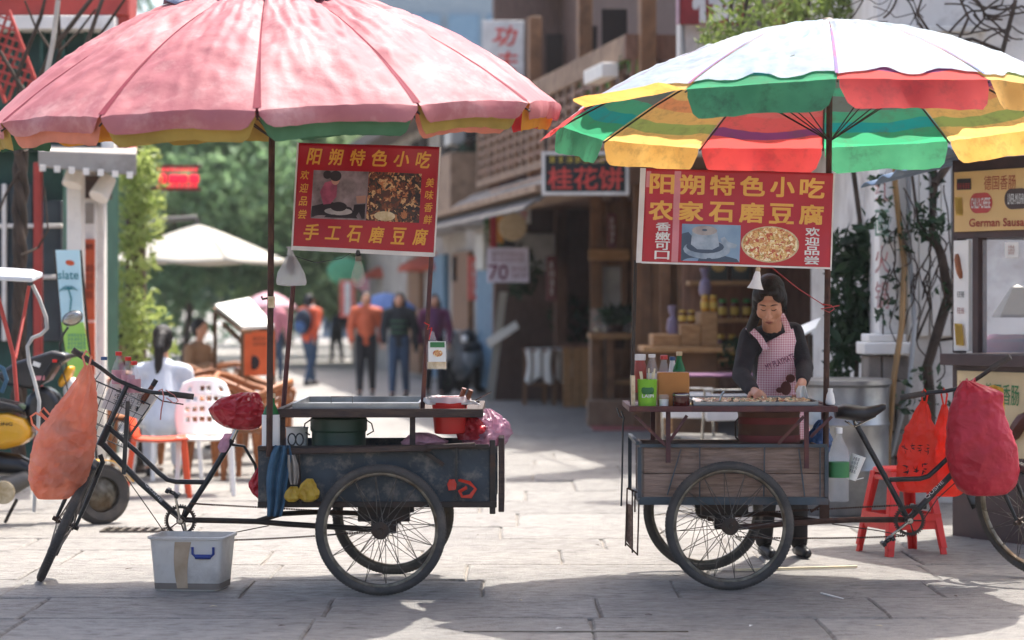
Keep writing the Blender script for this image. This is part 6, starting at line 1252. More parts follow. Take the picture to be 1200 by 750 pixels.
t = thing('string_loop', P(192, 462, 12.86), 'dusty pink string hanging from the left handlebar', 'string'); m = MB(); m.tube([P(186,458,12.86), P(190,456,12.84), P(192,466,12.84), P(189,480,12.84), P(188,492,12.84)], .004, 6); m.tube([P(194,457,12.85), P(204,463,12.84), P(209,470,12.84), P(204,473,12.84), P(195,466,12.84)], .003, 6); m.build('string', MAT['pink_string'], t)
# white storage tub on the ground
mat('tub_plastic', '#e6e3de', '#d6d2cb', rough=.35, tl=.35, scale=4, dirt='#8a8078', dirt_amt=.35, dscale=5); mat('tub_stain', '#b39c82', '#9c8468', rough=.7, scale=12); mat('tub_dirt', '#7d7268', rough=.9); mat('blue_handle', '#2c3f86', rough=.4)
t = thing('storage_tub', G(226, 699), 'translucent white plastic tub with blue handle standing on the paving', 'storage tub')
def tubring(z, k, inn=0.):
    c = G(226, 690); w2, d2 = .185*k-inn, .15*k-inn; pts = []
    for i in range(32):
        a = 2*math.pi*i/32; ca, sa = math.cos(a), math.sin(a); e = .22; x = w2*math.copysign(abs(ca)**e, ca); y = d2*math.copysign(abs(sa)**e, sa); q = Matrix.Rotation(R_(-7), 3, 'Z') @ Vector((x, y, z)); pts.append(c+q)
    return pts
m = MB(); m.loft([tubring(.004,.9), tubring(.012,.94), tubring(.27,1.06), tubring(.272,1.12), tubring(.284,1.13), tubring(.286,1.06,.004), tubring(.02,.94,.006)], caps=True); m.build('tub_body', MAT['tub_plastic'], t, smooth=45)
m = MB(); R7 = Matrix.Rotation(R_(-7), 3, 'Z'); c = G(226, 690)
def onf(x, z): return c+R7 @ Vector((x, -(.15*(.94+.12*z/.27))-.006, z))
m.tube([onf(.04,.235), onf(.04,.20), onf(.055,.185), onf(.135,.185), onf(.15,.2), onf(.15,.235)], .007, 8); m.tube([onf(.055,.185)+Vector((0,-.004,0)), onf(.135,.185)+Vector((0,-.004,0))], .012, 10); m.build('handle', MAT['blue_handle'], t)
m = MB()
def stf(u, v): x = lerp(-.045,.012,u)-.02*v*(1-v)*2+.03*(1-v)*(u-.3); return onf(x+.0*v, .26-.24*v)+Vector((0,.0035,0))
m.grid(stf, 6, 12); m.build('stain', MAT['tub_stain'], t); m = MB(); m.loft([tubring(.0125,.945,-.0005), tubring(.045,.955,-.0008)], caps=False); m.build('dirt_band', MAT['tub_dirt'], t)
# ------------------------------------------------------------------ things on the right cart
mat('cup_green', '#8cc63f', '#7ab332', rough=.4); mat('cup_dark', '#2c6a34', rough=.4); mat('chop', '#e3d4b0', rough=.7)
b = P(758.5, 477, 12.68); t = thing('chopstick_cup', b, 'bright green paper cup full of chopsticks on the right table', 'cup'); h = 32*12.68/FPX; m = MB(); m.lathe([(.046,0),(.047,.003),(.052,h),(.054,h+.003),(.05,h),(.045,.01)], b, 24, caps=False); m.build('cup_body', MAT['cup_green'], t)
Mx = FR(b+Vector((0,-.052,h*.5))); m = MB(); m.ell(b+Vector((0,-.036,h*.62)), (.034,.016,.036), 16, 10); m.build('emblem', MAT['cup_dark'], t); text('LAIPI', 'lettering', MAT['txt_white'], t, FR(b+Vector((0,-.0535,h*.42))), .06, .016, .03)
rg = random.Random(4)
for i in range(9):
    x = rg.uniform(-.035,.035); y = rg.uniform(-.03,.03); m = MB(); m.cyl(b+Vector((x*.7,y,.04)), b+Vector((x*1.5-.004, y, h+.03+rg.random()*.035)), .005, .004, 6); m.build('chopstick', MAT['chop'], t)
mat('chilli', '#a8432c', '#8a3020', rough=.3); mat('amber_box', '#b97a36', '#9c6226', rough=.5, scale=5); mat('jam_jar', '#4e1a16', '#3a1210', rough=.15)
bottle('sauce_jar', 'orange chilli jar with white lid behind the green cup', 750, 460, 415, 12.95, 15, 'chilli', 'white_plastic', None, .75, 'sauces on the right table', cz=.86, shoulder=.7)
bottle('sauce_bottle', 'white capped clear bottle behind the green cup', 764, 460, 415, 12.95, 14, 'clear_plastic', 'white_plastic', (.1,.5,'paper'), .5, 'sauces on the right table')
bottle('sauce_bottle', 'clear bottle with dark red cap behind the amber box', 778, 478, 416, 12.85, 15, 'clear_plastic', 'pill_red', (.05,.5,'print_sky'), .5, 'sauces on the right table')
bottle('sauce_bottle', 'green glass bottle with pale cap behind the amber box', 796, 470, 412, 12.95, 15, 'green_glass', 'cake', (.2,.5,'cake'), .4, 'sauces on the right table')
bottle('sauce_bottle', 'small white and blue bottle between the amber box bottles', 788, 468, 418, 13.02, 10, 'white_plastic', 'sign_blue', None, .6, 'sauces on the right table')
t = thing('amber_tin', P(789, 477, 12.75), 'square amber wooden box on the right table', 'box'); m = MB(); a = P(771, 476.5, 12.74); b = P(808, 436.5, 12.74); m.bx(a.x, b.x, 12.74, 12.86, a.z, b.z); m.build('case', MAT['amber_box'], t, bevel=.006)
b = P(798, 477, 12.66); t = thing('jam_jar', b, 'short dark red glass jar in front of the amber box', 'jar'); m = MB(); m.lathe([(.04,0),(.044,.006),(.045,.068),(.042,.075),(.036,.072)], b, 20); m.build('glass_body', MAT['jam_jar'], t); m = MB(); m.lathe([(.046,.06),(.047,.064),(.046,.068)], b, 20, caps=False); m.build('rim', MAT['chrome'], t)
b = P(778, 477, 12.68); t = thing('sugar_jar', b, 'small white topped glass jar between the green cup and jam jar', 'jar'); m = MB(); m.lathe([(.026,0),(.028,.004),(.028,.06),(.022,.066)], b, 16); m.build('glass_body', MAT['clear_plastic'], t); m = MB(); m.lathe([(.023,.004),(.0235,.04)], b, 14); m.build('contents', MAT['paper'], t)
m = MB(); a = P(743, 474, 12.66); m.bx(a.x-.012, a.x+.006, 12.66, 12.84, a.z-.01, a.z+.15); m.single('menu_card', MAT['cake'], 'thin cream board standing at the left end of the right table', 'board')
# food on the tray
food('tray_food', ['#c9a06a','#e2cfa0','#8a5a34','#4f7a3a','#b06a40','#d8b880','#6d3a22','#e8dcb8'], 60)
m = MB(); tzz = .965
m.grid(lambda u, v: Vector((lerp(1.0,1.58,u), lerp(12.69,13.16,v), tzz+.012+.012*noise.noise(Vector((u*22, v*16, 0)))+.008*noise.noise(Vector((u*50, v*40, 3))))), 60, 30)
ff = m.single('fried_tofu', MAT['tray_food'], 'jumble of fried tofu and greens frying on the steel tray', 'food', base=Vector((1.29,12.9,.965)), kind='stuff')
for k, px in enumerate((858, 911)):
    b = P(px, 478, 12.7); t = thing('spice_pot', b, ('left' if k == 0 else 'right')+' little steel spice shaker at the front edge of the tray', 'shaker', 'spice shakers'); m = MB(); m.lathe([(.014,0),(.016,.02),(.012,.03),(.004,.045),(.006,.052),(.002,.056)], b+Vector((0,0,.0)), 12); m.build('shaker_body', MAT['rim_steel'], t)
t = thing('scraper', P(838, 476, 12.8), 'shiny steel scraper lying on the left of the tray', 'scraper'); m = MB(); m.prism([P(808,474,12.8), P(838,476,12.75), P(836,472,12.8), P(812,466,12.85)], (0,.01,.002)); m.build('blade', MAT['chrome'], t); m = MB(); m.tube([P(842,474,12.74), P(846,462,12.74), P(849,459,12.74)], .006, 8); m.build('handle', MAT['chrome'], t)
b = P(973, 474, 12.75); t = thing('salt_cup', b, 'small white pot beside the pole at the right end of the table', 'pot'); m = MB(); m.lathe([(.022,0),(.026,.01),(.02,.05),(.012,.07),(.014,.085)], b, 16); m.build('pot_body', MAT['paper'], t)
# stove drum of the right cart
mat('drum_brown', '#6a4434', '#4a3028', rough=.6, scale=5, dirt='#8a7a60', dirt_amt=.5); mat('drum_red', '#7a2c2c', rough=.6)
b = P(901, 522, 12.95); t = thing('stove_drum', Vector((b.x,b.y,.482)), 'rusty red and brown stove drum under the right table', 'stove'); m = MB(); r = .165; zb = .482
m.lathe([(r*.96,zb),(r,zb+.01),(r,.90),(r*1.02,.905),(r*1.02,.915),(r*.9,.92)], (b.x,b.y,0), 30); m.build('drum', MAT['drum_brown'], t)
for z_ in (.755, .85): m = MB(); m.lathe([(r*1.004,z_),(r*1.012,z_+.006),(r*1.012,z_+.03),(r*1.004,z_+.036)], (b.x,b.y,0), 30, caps=False); m.build('hoop', MAT['drum_red'], t)
m = MB(); m.tube([(b.x-r,b.y-.03,.88), (b.x-r-.02,b.y-.05,.86), (b.x-r-.018,b.y-.05,.78), (b.x-r,b.y-.03,.76)], .004, 6); m.build('handle', MAT['dark_steel'], t)
bag('blue_sack', 'blue plastic sack inside the plank box near its right end', [(530,944,972),(520,944,972),(508,948,970),(498,955,968),(492,960,966)], 13.2, 'sign_blue', .6, .015, 12, 15)
# white lamp shade
o = P(888, 318, 12.62); t = thing('lamp_shade', P(890, 339, 12.62), 'white bell shaped lampshade hanging below the right banner', 'lamp'); Rt = Matrix.Rotation(R_(8), 3, 'Y')
m = MB(); m.lathe([(.012,.0),(.018,-.02),(.022,-.045),(.034,-.075),(.044,-.092),(.041,-.092),(.03,-.072),(.018,-.045),(.014,-.02)], o, 24, Rt, caps=False); m.build('shade', MAT['white_plastic'], t); m = MB(); m.lathe([(.01,-.02),(.013,.015),(.006,.025)], o, 12, Rt); m.build('socket', MAT['cake'], t); m = MB(); m.tube([o+Vector((0,0,.02)), P(905,314,12.62), P(935,338,12.7), P(966,358,12.78)], .0025, 5); m.build('cord', MAT['pill_red'], t)
t = thing('twine', P(966, 360, 12.78), 'dark red cord knotted around the striped parasol pole', 'twine'); m = MB(); m.tube([P(962,356,12.77), P(974,358,12.77), P(978,362,12.78), P(972,366,12.77), P(962,362,12.77), P(984,358,12.77)], .003, 5); m.build('knot', MAT['pill_red'], t)
# water bottle and paper cup hung behind the right box
bottle('water_bottle', 'large clear water bottle with green label hanging by the plank box', 983, 588, 501, 12.72, 24, 'clear_plastic', 'white_plastic', (.33,.54,'txt_green'), .3, shoulder=.66)
t = thing('paper_cup', P(1002, 562, 12.8), 'white printed paper cup hanging beside the water bottle', 'cup'); R2 = Matrix.Rotation(R_(18), 3, 'Y'); m = MB(); c = P(997, 562, 12.8); m.lathe([(.028,0),(.029,.004),(.04,.13),(.042,.135),(.038,.13)], c, 18, R2); m.build('cup_body', MAT['paper'], t); m = MB(); m.tube([P(994,561,12.78), P(1004,562,12.78), P(1012,560,12.78)], .003, 5); m.build('straw', MAT['paper'], t); marks(t, frame(P(1001,545,12.755), (1,0,-.3), (.3,0,1)), .04, .09, 4, 3, MAT['black_ink'])
# carrier bags on the right handlebar
bag('carrier_bag', 'coral red plastic bag with black print, left one on the right handlebar', [(577,1064,1086),(575,1056,1096),(568,1052,1100),(555,1052,1098),(540,1053,1096),(525,1055,1095),(510,1059,1095),(500,1064,1093),(488,1070,1090),(478,1075,1088),(470,1079,1085)], 13.19, 'coral_bag', .3, .008, 8, 16, handles=[((1081,472,0),(1080,460,-.12),(1083,456,-.16),(1087,462,-.1),(1085,474,0))])
bag('carrier_bag', 'coral red plastic bag hanging right behind the printed one', [(582,1100,1118),(579,1092,1126),(570,1088,1129),(555,1087,1128),(540,1088,1126),(525,1090,1122),(510,1093,1119),(498,1097,1115),(485,1101,1112),(474,1104,1109)], 13.2, 'coral_bag', .3, .008, 8, 17, handles=[((1106,476,0),(1103,462,-.12),(1106,455,-.17),(1110,462,-.1),(1108,476,0))])
pbag = [o for o in bpy.data.objects if o.get('label', '').startswith('coral red plastic bag with black')][0]
brush(pbag, FR(P(1073,526,13.19-.085)), .16, .07, 1, 4, MAT['black_ink'], 3); brush(pbag, FR(P(1072,550,13.19-.09)), .14, .1, 1, 3, MAT['black_ink'], 6)
bag('cloth_bag', 'large crimson cloth bag hanging at the right handlebar', [(581,1142,1165),(579,1132,1178),(572,1123,1187),(562,1117,1192),(548,1113,1194),(533,1110,1192),(518,1109,1189),(503,1110,1184),(488,1112,1178),(475,1116,1175),(467,1119,1175),(460,1121,1173),(454,1124,1160),(449,1127,1146),(446,1129,1138)], 12.82, 'crimson_bag', .55, .006, 6, 18, handles=[((1132,460,0),(1130,450,.04),(1133,444,.12),(1137,452,.1),(1134,462,0)), ((1134,460,0),(1140,446,.06),(1142,443,.1),(1143,452,.08))])
m = MB(); m.prism([P(1118,475,12.95), P(1181,545,12.95), P(1176,455,12.95), P(1165,451,12.95), P(1140,458,12.95)], (0,.03,0)); m.single('paper_folder', MAT['yellow_bag'], 'yellow paper packet peeking out behind the crimson bag', 'packet', smooth=0)
# stack of red plastic stools
def stool(zoff, label, c, rot):
    t = thing('plastic_stool', Vector((c.x, c.y, zoff)), label, 'stool', 'stacked red stools'); Rz = Matrix.Rotation(rot, 3, 'Z'); o = Vector((c.x, c.y, zoff)); H_ = .47; wt, wb = .135, .2
    def q(x, y, z): return o+Rz @ Vector((x, y, z))
    m = MB(); rings = []
    for (k, z) in ((wt*1.0,H_-.028),(wt*1.04,H_-.012),(wt,H_),(wt*.9,H_+.003)):
        rings.append([q(k*math.copysign(abs(math.cos(a))**.35, math.cos(a)), k*math.copysign(abs(math.sin(a))**.35, math.sin(a)), z) for a in [2*math.pi*i/32 for i in range(32)]])
    m.loft(rings); m.build('seat', MAT['red_plastic'], t)
    for sx in (-1, 1):
        for sy in (-1, 1):
            m = MB(); L_ = [(wt, H_-.02, .06), (lerp(wt,wb,.5), H_*.5, .05), (wb, .0, .042)]; ring = []
            for (k, z, w_) in L_: ring.append([q(sx*k, sy*k, z), q(sx*(k-w_), sy*k, z), q(sx*(k-w_), sy*(k-.012), z), q(sx*(k-.012), sy*(k-.012), z), q(sx*(k-.012), sy*(k-w_), z), q(sx*k, sy*(k-w_), z)])
            m.loft(ring); m.build('leg', MAT['red_plastic'], t, bevel=.003)
    for (ax, s_) in ((0,-1),(0,1),(1,-1),(1,1)):
        k = lerp(wt, wb, .62)-.006; z = H_*.38; a, b = ((-k, s_*k), (k, s_*k)) if ax == 0 else ((s_*k, -k), (s_*k, k)); m = MB(); m.bar(q(a[0],a[1],z), q(b[0],b[1],z), .012, .05); m.build('stretcher', MAT['red_plastic'], t)
cs = G(1056, 648)
stool(0, 'lower of the two stacked red plastic stools behind the right bicycle', cs, R_(20)); stool(.042, 'upper of the two stacked red plastic stools behind the right bicycle', cs, R_(20))
# sticks on the ground
m = MB(); m.bar(G(862,670)+Vector((0,0,.01)), G(1004,666)+Vector((0,0,.01)), .02, .012); m.single('bamboo_strip', MAT['chop'], 'long flat bamboo strip lying on the paving near the feet', 'stick')
m = MB(); m.bar(G(962,696)+Vector((0,0,.005)), G(988,703)+Vector((0,0,.005)), .008, .006); m.single('wood_splinter', MAT['paper'], 'short white splinter on the shaded paving', 'stick')

t = thing('vegetables', P(75, 580, 12.66), 'pale vegetables dimly visible inside the orange plastic bag', 'vegetables')
mat('veg', '#d9a070', '#b87a48', rough=.6, scale=18); mat('veg_dark', '#8a5a38', rough=.7, scale=18)
for (x, y_, r, mt) in ((62,560,.07,'veg'),(85,548,.075,'veg_dark'),(66,530,.07,'veg'),(88,515,.065,'veg'),(72,500,.055,'veg_dark')): m = MB(); m.ell(P(x, y_, 12.68), (r, r*.7, r*.8), 14, 10); m.crumple(.01, 14, 2); m.build('root', MAT[mt], t)
# litter and leaves on the paving
rg = random.Random(91); litter = [(250,712,'chop'),(330,735,'rust'),(610,705,'chop'),(655,738,'paper'),(760,722,'rust'),(1030,735,'chop'),(700,640,'rust'),(560,628,'rust'),(340,655,'chop'),(150,668,'rust'),(1120,700,'rust'),(880,735,'paper')]
for k, (x, y_, mt) in enumerate(litter):
    p = G(x, y_); m = MB(); a = rg.uniform(0, 3); u = Vector((math.cos(a), math.sin(a), 0))*.018; v = Vector((-math.sin(a), math.cos(a), 0))*.008; m.prism([p+u+Vector((0,0,.006)), p+v+Vector((0,0,.009)), p-u+Vector((0,0,.006)), p-v+Vector((0,0,.009))], (0,0,.002)); m.single('litter_scrap', MAT[mt], ['pale sliver left of centre behind the white tub\'s shadow', 'brown leaf scrap at the bottom left of the paving', 'pale sliver on the paving between the carts', 'white paper scrap at the bottom centre', 'brown leaf scrap below the right cart wheel', 'pale sliver near the bottom right corner', 'brown leaf scrap on sunlit paving left of the right cart', 'brown leaf scrap on sunlit paving right of the left cart', 'pale sliver beside the left cart wheel', 'brown leaf scrap between front wheel and white tub', 'brown leaf scrap under the red stools\' shade', 'white paper scrap under the right cart\'s shadow'][k], 'litter', group='scraps of litter on the paving', smooth=0)
# ------------------------------------------------------------------ the cook
mat('sweater', '#2f2e31', '#242326', rough=.95, scale=14, bump=.3, bscale=90); mat('trousers_black', '#1d1c1f', rough=.9, scale=8); mat('shoe_black', '#141315', rough=.4); mat('lip', '#8a4a42', rough=.5); mat('apron_trim', '#d98f9c', rough=.8); mat('bear_brown', '#6d4038', rough=.8)
def gingham():
    m = mat('gingham', '#d27f90', rough=.9, scale=3, var=.08); t = m.node_tree; N = t.nodes; L = t.links; b = N['Principled BSDF']; tc = [n for n in N if n.type == 'TEX_COORD'][0]
    sx = N.new('ShaderNodeSeparateXYZ'); L.new(tc.outputs['Object'], sx.inputs[0]); outs = []
    for ax in ('X', 'Z'):
        mu = N.new('ShaderNodeMath'); mu.operation = 'MULTIPLY'; mu.inputs[1].default_value = 75; L.new(sx.outputs[ax], mu.inputs[0])
        fr = N.new('ShaderNodeMath'); fr.operation = 'FRACT'; L.new(mu.outputs[0], fr.inputs[0]); gt = N.new('ShaderNodeMath'); gt.operation = 'GREATER_THAN'; gt.inputs[1].default_value = .5; L.new(fr.outputs[0], gt.inputs[0]); outs.append(gt)
    ad = N.new('ShaderNodeMath'); ad.operation = 'ADD'; L.new(outs[0].outputs[0], ad.inputs[0]); L.new(outs[1].outputs[0], ad.inputs[1]); hf = N.new('ShaderNodeMath'); hf.operation = 'MULTIPLY'; hf.inputs[1].default_value = .5; L.new(ad.outputs[0], hf.inputs[0])
    rp = N.new('ShaderNodeValToRGB'); rp.color_ramp.elements[0].color = (*srgb('#f0dade'), 1); rp.color_ramp.elements[1].color = (*srgb('#cf8c9a'), 1); L.new(hf.outputs[0], rp.inputs[0]); L.new(rp.outputs[0], b.inputs['Base Color']); return m
gingham()
wo = thing('person', Vector((P(912,0,13.9).x, 13.9, 0)), 'woman in dark sweater and pink gingham apron cooking at the right cart', 'person')
hc = P(902, 352, 13.38); fwd = Vector((-.16,-.82,-.52)).normalized(); rt = fwd.cross(Vector((0,0,1))).normalized(); rt = -rt if rt.x < 0 else rt; upv = rt.cross(fwd); upv = -upv if upv.z < 0 else upv
HS = 1.06
HM3 = Matrix((rt, fwd, upv)).transposed()
def hp(x, y, z): return hc+HM3 @ (Vector((x, y, z))*HS)
def he(mb, c, r, n=16): mb.ell(hp(*c), Vector(r)*HS, n, 10, HM3)
sk = MB()
he(sk, (0,-.02,.03), (.073,.092,.085)); he(sk, (0,.03,-.03), (.065,.06,.08)); he(sk, (0,.048,-.082), (.04,.036,.034)); he(sk, (.036,.052,-.042), (.031,.028,.034)); he(sk, (-.036,.052,-.042), (.031,.028,.034)); he(sk, (0,.066,.022), (.052,.024,.022))
sk.caps(hp(0,.09,-.008), hp(0,.103,-.044), .007*HS, .0105*HS); he(sk, (.011,.094,-.047), (.008,.009,.008)); he(sk, (-.011,.094,-.047), (.008,.009,.008)); he(sk, (0,.083,-.076), (.022,.014,.013)); he(sk, (.028,.073,-.004), (.016,.013,.012)); he(sk, (-.028,.073,-.004), (.016,.013,.012)); he(sk, (.071,-.008,-.02), (.01,.018,.028)); he(sk, (-.071,-.008,-.02), (.01,.018,.028))
nk = P(905, 388, 13.56); sk.caps(hp(0,-.03,-.06), nk, .05, .058)
shL, elL, wrL, haL = P(879,395,13.58), P(868,440,13.42), P(884,459,13.16), P(890,463,13.08)
shR, elR, wrR, haR = P(930,390,13.62), P(943,430,13.5), P(940,448,13.26), P(937,456,13.18)
chs, wai, pel = P(905,415,13.62), P(909,462,13.70), P(912,508,13.80)
sk.chain([nk, chs, wai, pel], [.06,.09,.09,.1]); sk.chain([chs, shL, elL, wrL, haL], [.06,.04,.034,.026,.03]); sk.chain([chs, shR, elR, wrR, haR], [.06,.04,.034,.026,.03])
def hand(mb, w_, dirv, palm_n, side, curl, s=1.):
    d_ = Vector(dirv).normalized(); n_ = Vector(palm_n); n_ = (n_-d_*n_.dot(d_)).normalized(); a = d_.cross(n_)*side
    mb.ell(w_+d_*.045*s, Vector((.038, .016, .045))*s, 12, 8, Matrix((a, n_, d_)).transposed())
    for i, (off, L_) in enumerate(((-.028,.07),(-.009,.08),(.01,.075),(.028,.06))):
        p = w_+d_*.08*s+a*off*s; pts = [p]; ang = 0; dd_ = d_
        for k, f in enumerate((.45,.32,.23)):
            ang += curl*(.8 if k == 0 else 1.0); dd_ = d_*math.cos(ang)+n_*math.sin(ang); p = p+dd_*L_*f*s; pts.append(p)
        mb.chain(pts, [.0095*s,.009*s,.0083*s,.0075*s], 8)
    p = w_+d_*.03*s-a*.032*s; q = p+(d_*.6-a*.5+n_*.5).normalized()*.035*s; r = q+(d_*.7+n_*.7+a*.1).normalized()*.03*s; mb.chain([p, q, r], [.012*s,.0105*s,.009*s], 8)
hand(sk, wrL, (haL-wrL), (0,.2,-1), 1, R_(55), 1.05); hand(sk, wrR, Vector((-.1,-.45,-.75)), (-.9,-.1,-.2), -1, R_(42), 1.05)
rm_build(sk, 'body', MAT['skin'], wo, .0048, 3)
# face details
for s_ in (-1, 1):
    m = MB(); m.tube([hp(s_*.013,.0865,-.004), hp(s_*.022,.0885,-.0085), hp(s_*.031,.0872,-.0085), hp(s_*.042,.080,-.003)], [.0012,.0022,.0022,.0012], 6); m.build('eyelash', MAT['hair'], wo)
    m = MB(); m.tube([hp(s_*.012,.0895,.020), hp(s_*.026,.0895,.026), hp(s_*.04,.0835,.024), hp(s_*.05,.074,.018)], [.002,.0034,.003,.0012], 6); m.build('eyebrow', MAT['hair'], wo)
m = MB(); m.tube([hp(-.022,.091,-.0755), hp(-.008,.0975,-.073), hp(0,.0975,-.0745), hp(.008,.0975,-.073), hp(.022,.091,-.0755)], [.001,.0035,.0032,.0035,.001], 8); m.tube([hp(-.019,.091,-.0785), hp(0,.0975,-.0812), hp(.019,.091,-.0785)], [.001,.0042,.001], 8); m.build('lips', MAT['lip'], wo)
hr = MB(); he(hr, (0,-.03,.042), (.082,.096,.088)); he(hr, (.05,.028,.055), (.034,.05,.045)); he(hr, (-.05,.028,.055), (.036,.05,.045)); he(hr, (.071,-.01,.0), (.02,.045,.06)); he(hr, (-.073,-.01,-.005), (.022,.045,.062)); he(hr, (0,-.09,-.03), (.06,.045,.07)); he(hr, (.022,.045,.088), (.034,.04,.02)); he(hr, (-.024,.045,.088), (.034,.04,.02))
hr.chain([hp(-.07,-.03,-.05), hp(-.075,-.03,-.10), P(880,384,13.52), P(882,396,13.5)], [.03,.03,.028,.012])
rm_build(hr, 'hair', MAT['hair'], wo, .006, 2)
rg = random.Random(12)
for i in range(34):      # loose strands
    s_ = rg.choice((-1, 1)); a = rg.uniform(.1, 1); m = MB(); x0 = s_*rg.uniform(.0, .03); m.tube([hp(x0, .02+.05*a, .118-.02*a), hp(s_*(.045+.02*a), .055*a+.01, .085-.01*a), hp(s_*(.076+rg.uniform(0,.008)), .03*a, .02), hp(s_*(.078+rg.uniform(-.006,.014)), .012+rg.uniform(-.02,.02), -.03-.05*rg.random())], .0012, 4); m.build('hair_strand', MAT['hair'], wo)
sw = MB(); mid = lambda a, b, t=.5: lerp(a, b, t)
sw.chain([P(905,393,13.6), chs, wai, P(911,490,13.76)], [.075,.118,.118,.125]); sw.caps(P(892,400,13.6), P(922,397,13.62), .085, .085); sw.chain([mid(chs,shL,.6), shL, mid(shL,elL), elL, mid(elL,wrL,.6), mid(elL,wrL,.93)], [.085,.066,.058,.052,.044,.036]); sw.chain([mid(chs,shR,.6), shR, mid(shR,elR), elR, mid(elR,wrR,.6), mid(elR,wrR,.93)], [.085,.062,.054,.049,.042,.034])
sw.chain([P(905,391,13.585), P(905,386,13.56)], [.078,.068]); sw.crumple(.009, 16, 2); rm_build(sw, 'sweater', MAT['sweater'], wo, .0085, 3)
tr_ = MB(); hipL, hipR = P(898,522,13.82), P(928,522,13.84); anL = G(895,652)+Vector((0,0,.09)); anR = G(936,652)+Vector((0,0,.09)); tr_.caps(P(912,500,13.8), P(912,520,13.83), .135, .135); tr_.chain([hipL, lerp(hipL, anL, .5)+Vector((0,-.04,0)), anL], [.1,.07,.052]); tr_.chain([hipR, lerp(hipR, anR, .5)+Vector((0,-.04,0)), anR], [.1,.07,.052]); tr_.crumple(.01, 12, 4); rm_build(tr_, 'trousers', MAT['trousers_black'], wo, .014, 3)
for an in (anL, anR):
    m = MB(); m.chain([an+Vector((0,.04,-.055)), an+Vector((.01,-.06,-.05)), an+Vector((.03,-.15,-.058))], [.036,.04,.03]); fl_ = [v for v in m.v]
    for i, v in enumerate(m.v): m.v[i] = Vector((v.x, v.y, max(.004, v.z)))
    rm_build(m, 'shoe', MAT['shoe_black'], wo, .009, 2)
# apron bib, skirt and straps
rows = [(393,899,929),(402,893,932),(415,889,935),(430,888,938),(445,887,939),(460,885,940),(480,886,944),(500,890,948),(515,893,950)]
def ap(u, v):
    N = len(rows)-1; i = min(N-1, int(v*N)); f = v*N-i; py = lerp(rows[i][0], rows[i+1][0], f); a = lerp(rows[i][1], rows[i+1][1], f); b = lerp(rows[i][2], rows[i+1][2], f)
    c = lerp(13.465, 13.50, min(1, v*1.6))+max(0, v-.6)*.22; bow = .055*(abs(u-.5)*2)**2
    sl_ = (u-.5)*-16*(1-v)**2
    return P(lerp(a, b, u), py+sl_, c+bow+.008*math.sin(u*11+v*2)*v)
m = MB(); m.grid(ap, 30, 36); m.build('apron', MAT['gingham'], wo, solid=.004, smooth=70)
for pts in (([(898,410,13.46),(890,396,13.47),(882,388,13.50),(876,383,13.55)]), ([(924,390,13.46),(921,380,13.475),(917,372,13.50),(915,368,13.56)])):
    m = MB()
    cps = [P(*q) for q in pts]
    def stp(u, v):
        i = min(len(cps)-2, int(v*(len(cps)-1))); f = v*(len(cps)-1)-i; p = lerp(cps[i], cps[i+1], f); t_ = (cps[i+1]-cps[i]).normalized(); s2 = t_.cross(Vector((0,-1,0))).normalized(); return p+s2*(u-.5)*.034+Vector((0,-.012,0))
    m.grid(stp, 4, 20); m.build('apron_strap', MAT['gingham'], wo, solid=.004)
text('MY PLAYMATE', 'lettering', MAT['txt_purple'], wo, frame(P(914,424,13.452), (1,0,.40), (-.3,0,1)), .17, .034, .02)
m = MB(); bc = P(921, 455, 13.475); m.ell(bc, (.03,.006,.04), 14, 8); m.ell(bc+Vector((.025,-.002,.055)), (.026,.006,.024), 14, 8); m.ell(bc+Vector((-.035,-.002,-.01)), (.02,.006,.016), 12, 8); m.build('apron_print', MAT['bear_brown'], wo)
t = thing('spatula', P(896, 474, 13.0), 'steel spatula held in the cook\'s hand over the tray', 'spatula'); m = MB(); m.tube([haL+Vector((.0,-.0,.01)), P(899,473,13.0)], .005, 6); m.build('handle', MAT['chrome'], t); m = MB(); m.box(P(902,477,12.97), (.05,.06,.003)); m.build('blade', MAT['chrome'], t)
rag('napkin', 'white paper napkin held in the cook\'s other hand', [(452,936,943),(458,933,945),(468,934,948),(473,936,946)], 13.12, 'paper', 3, 1)
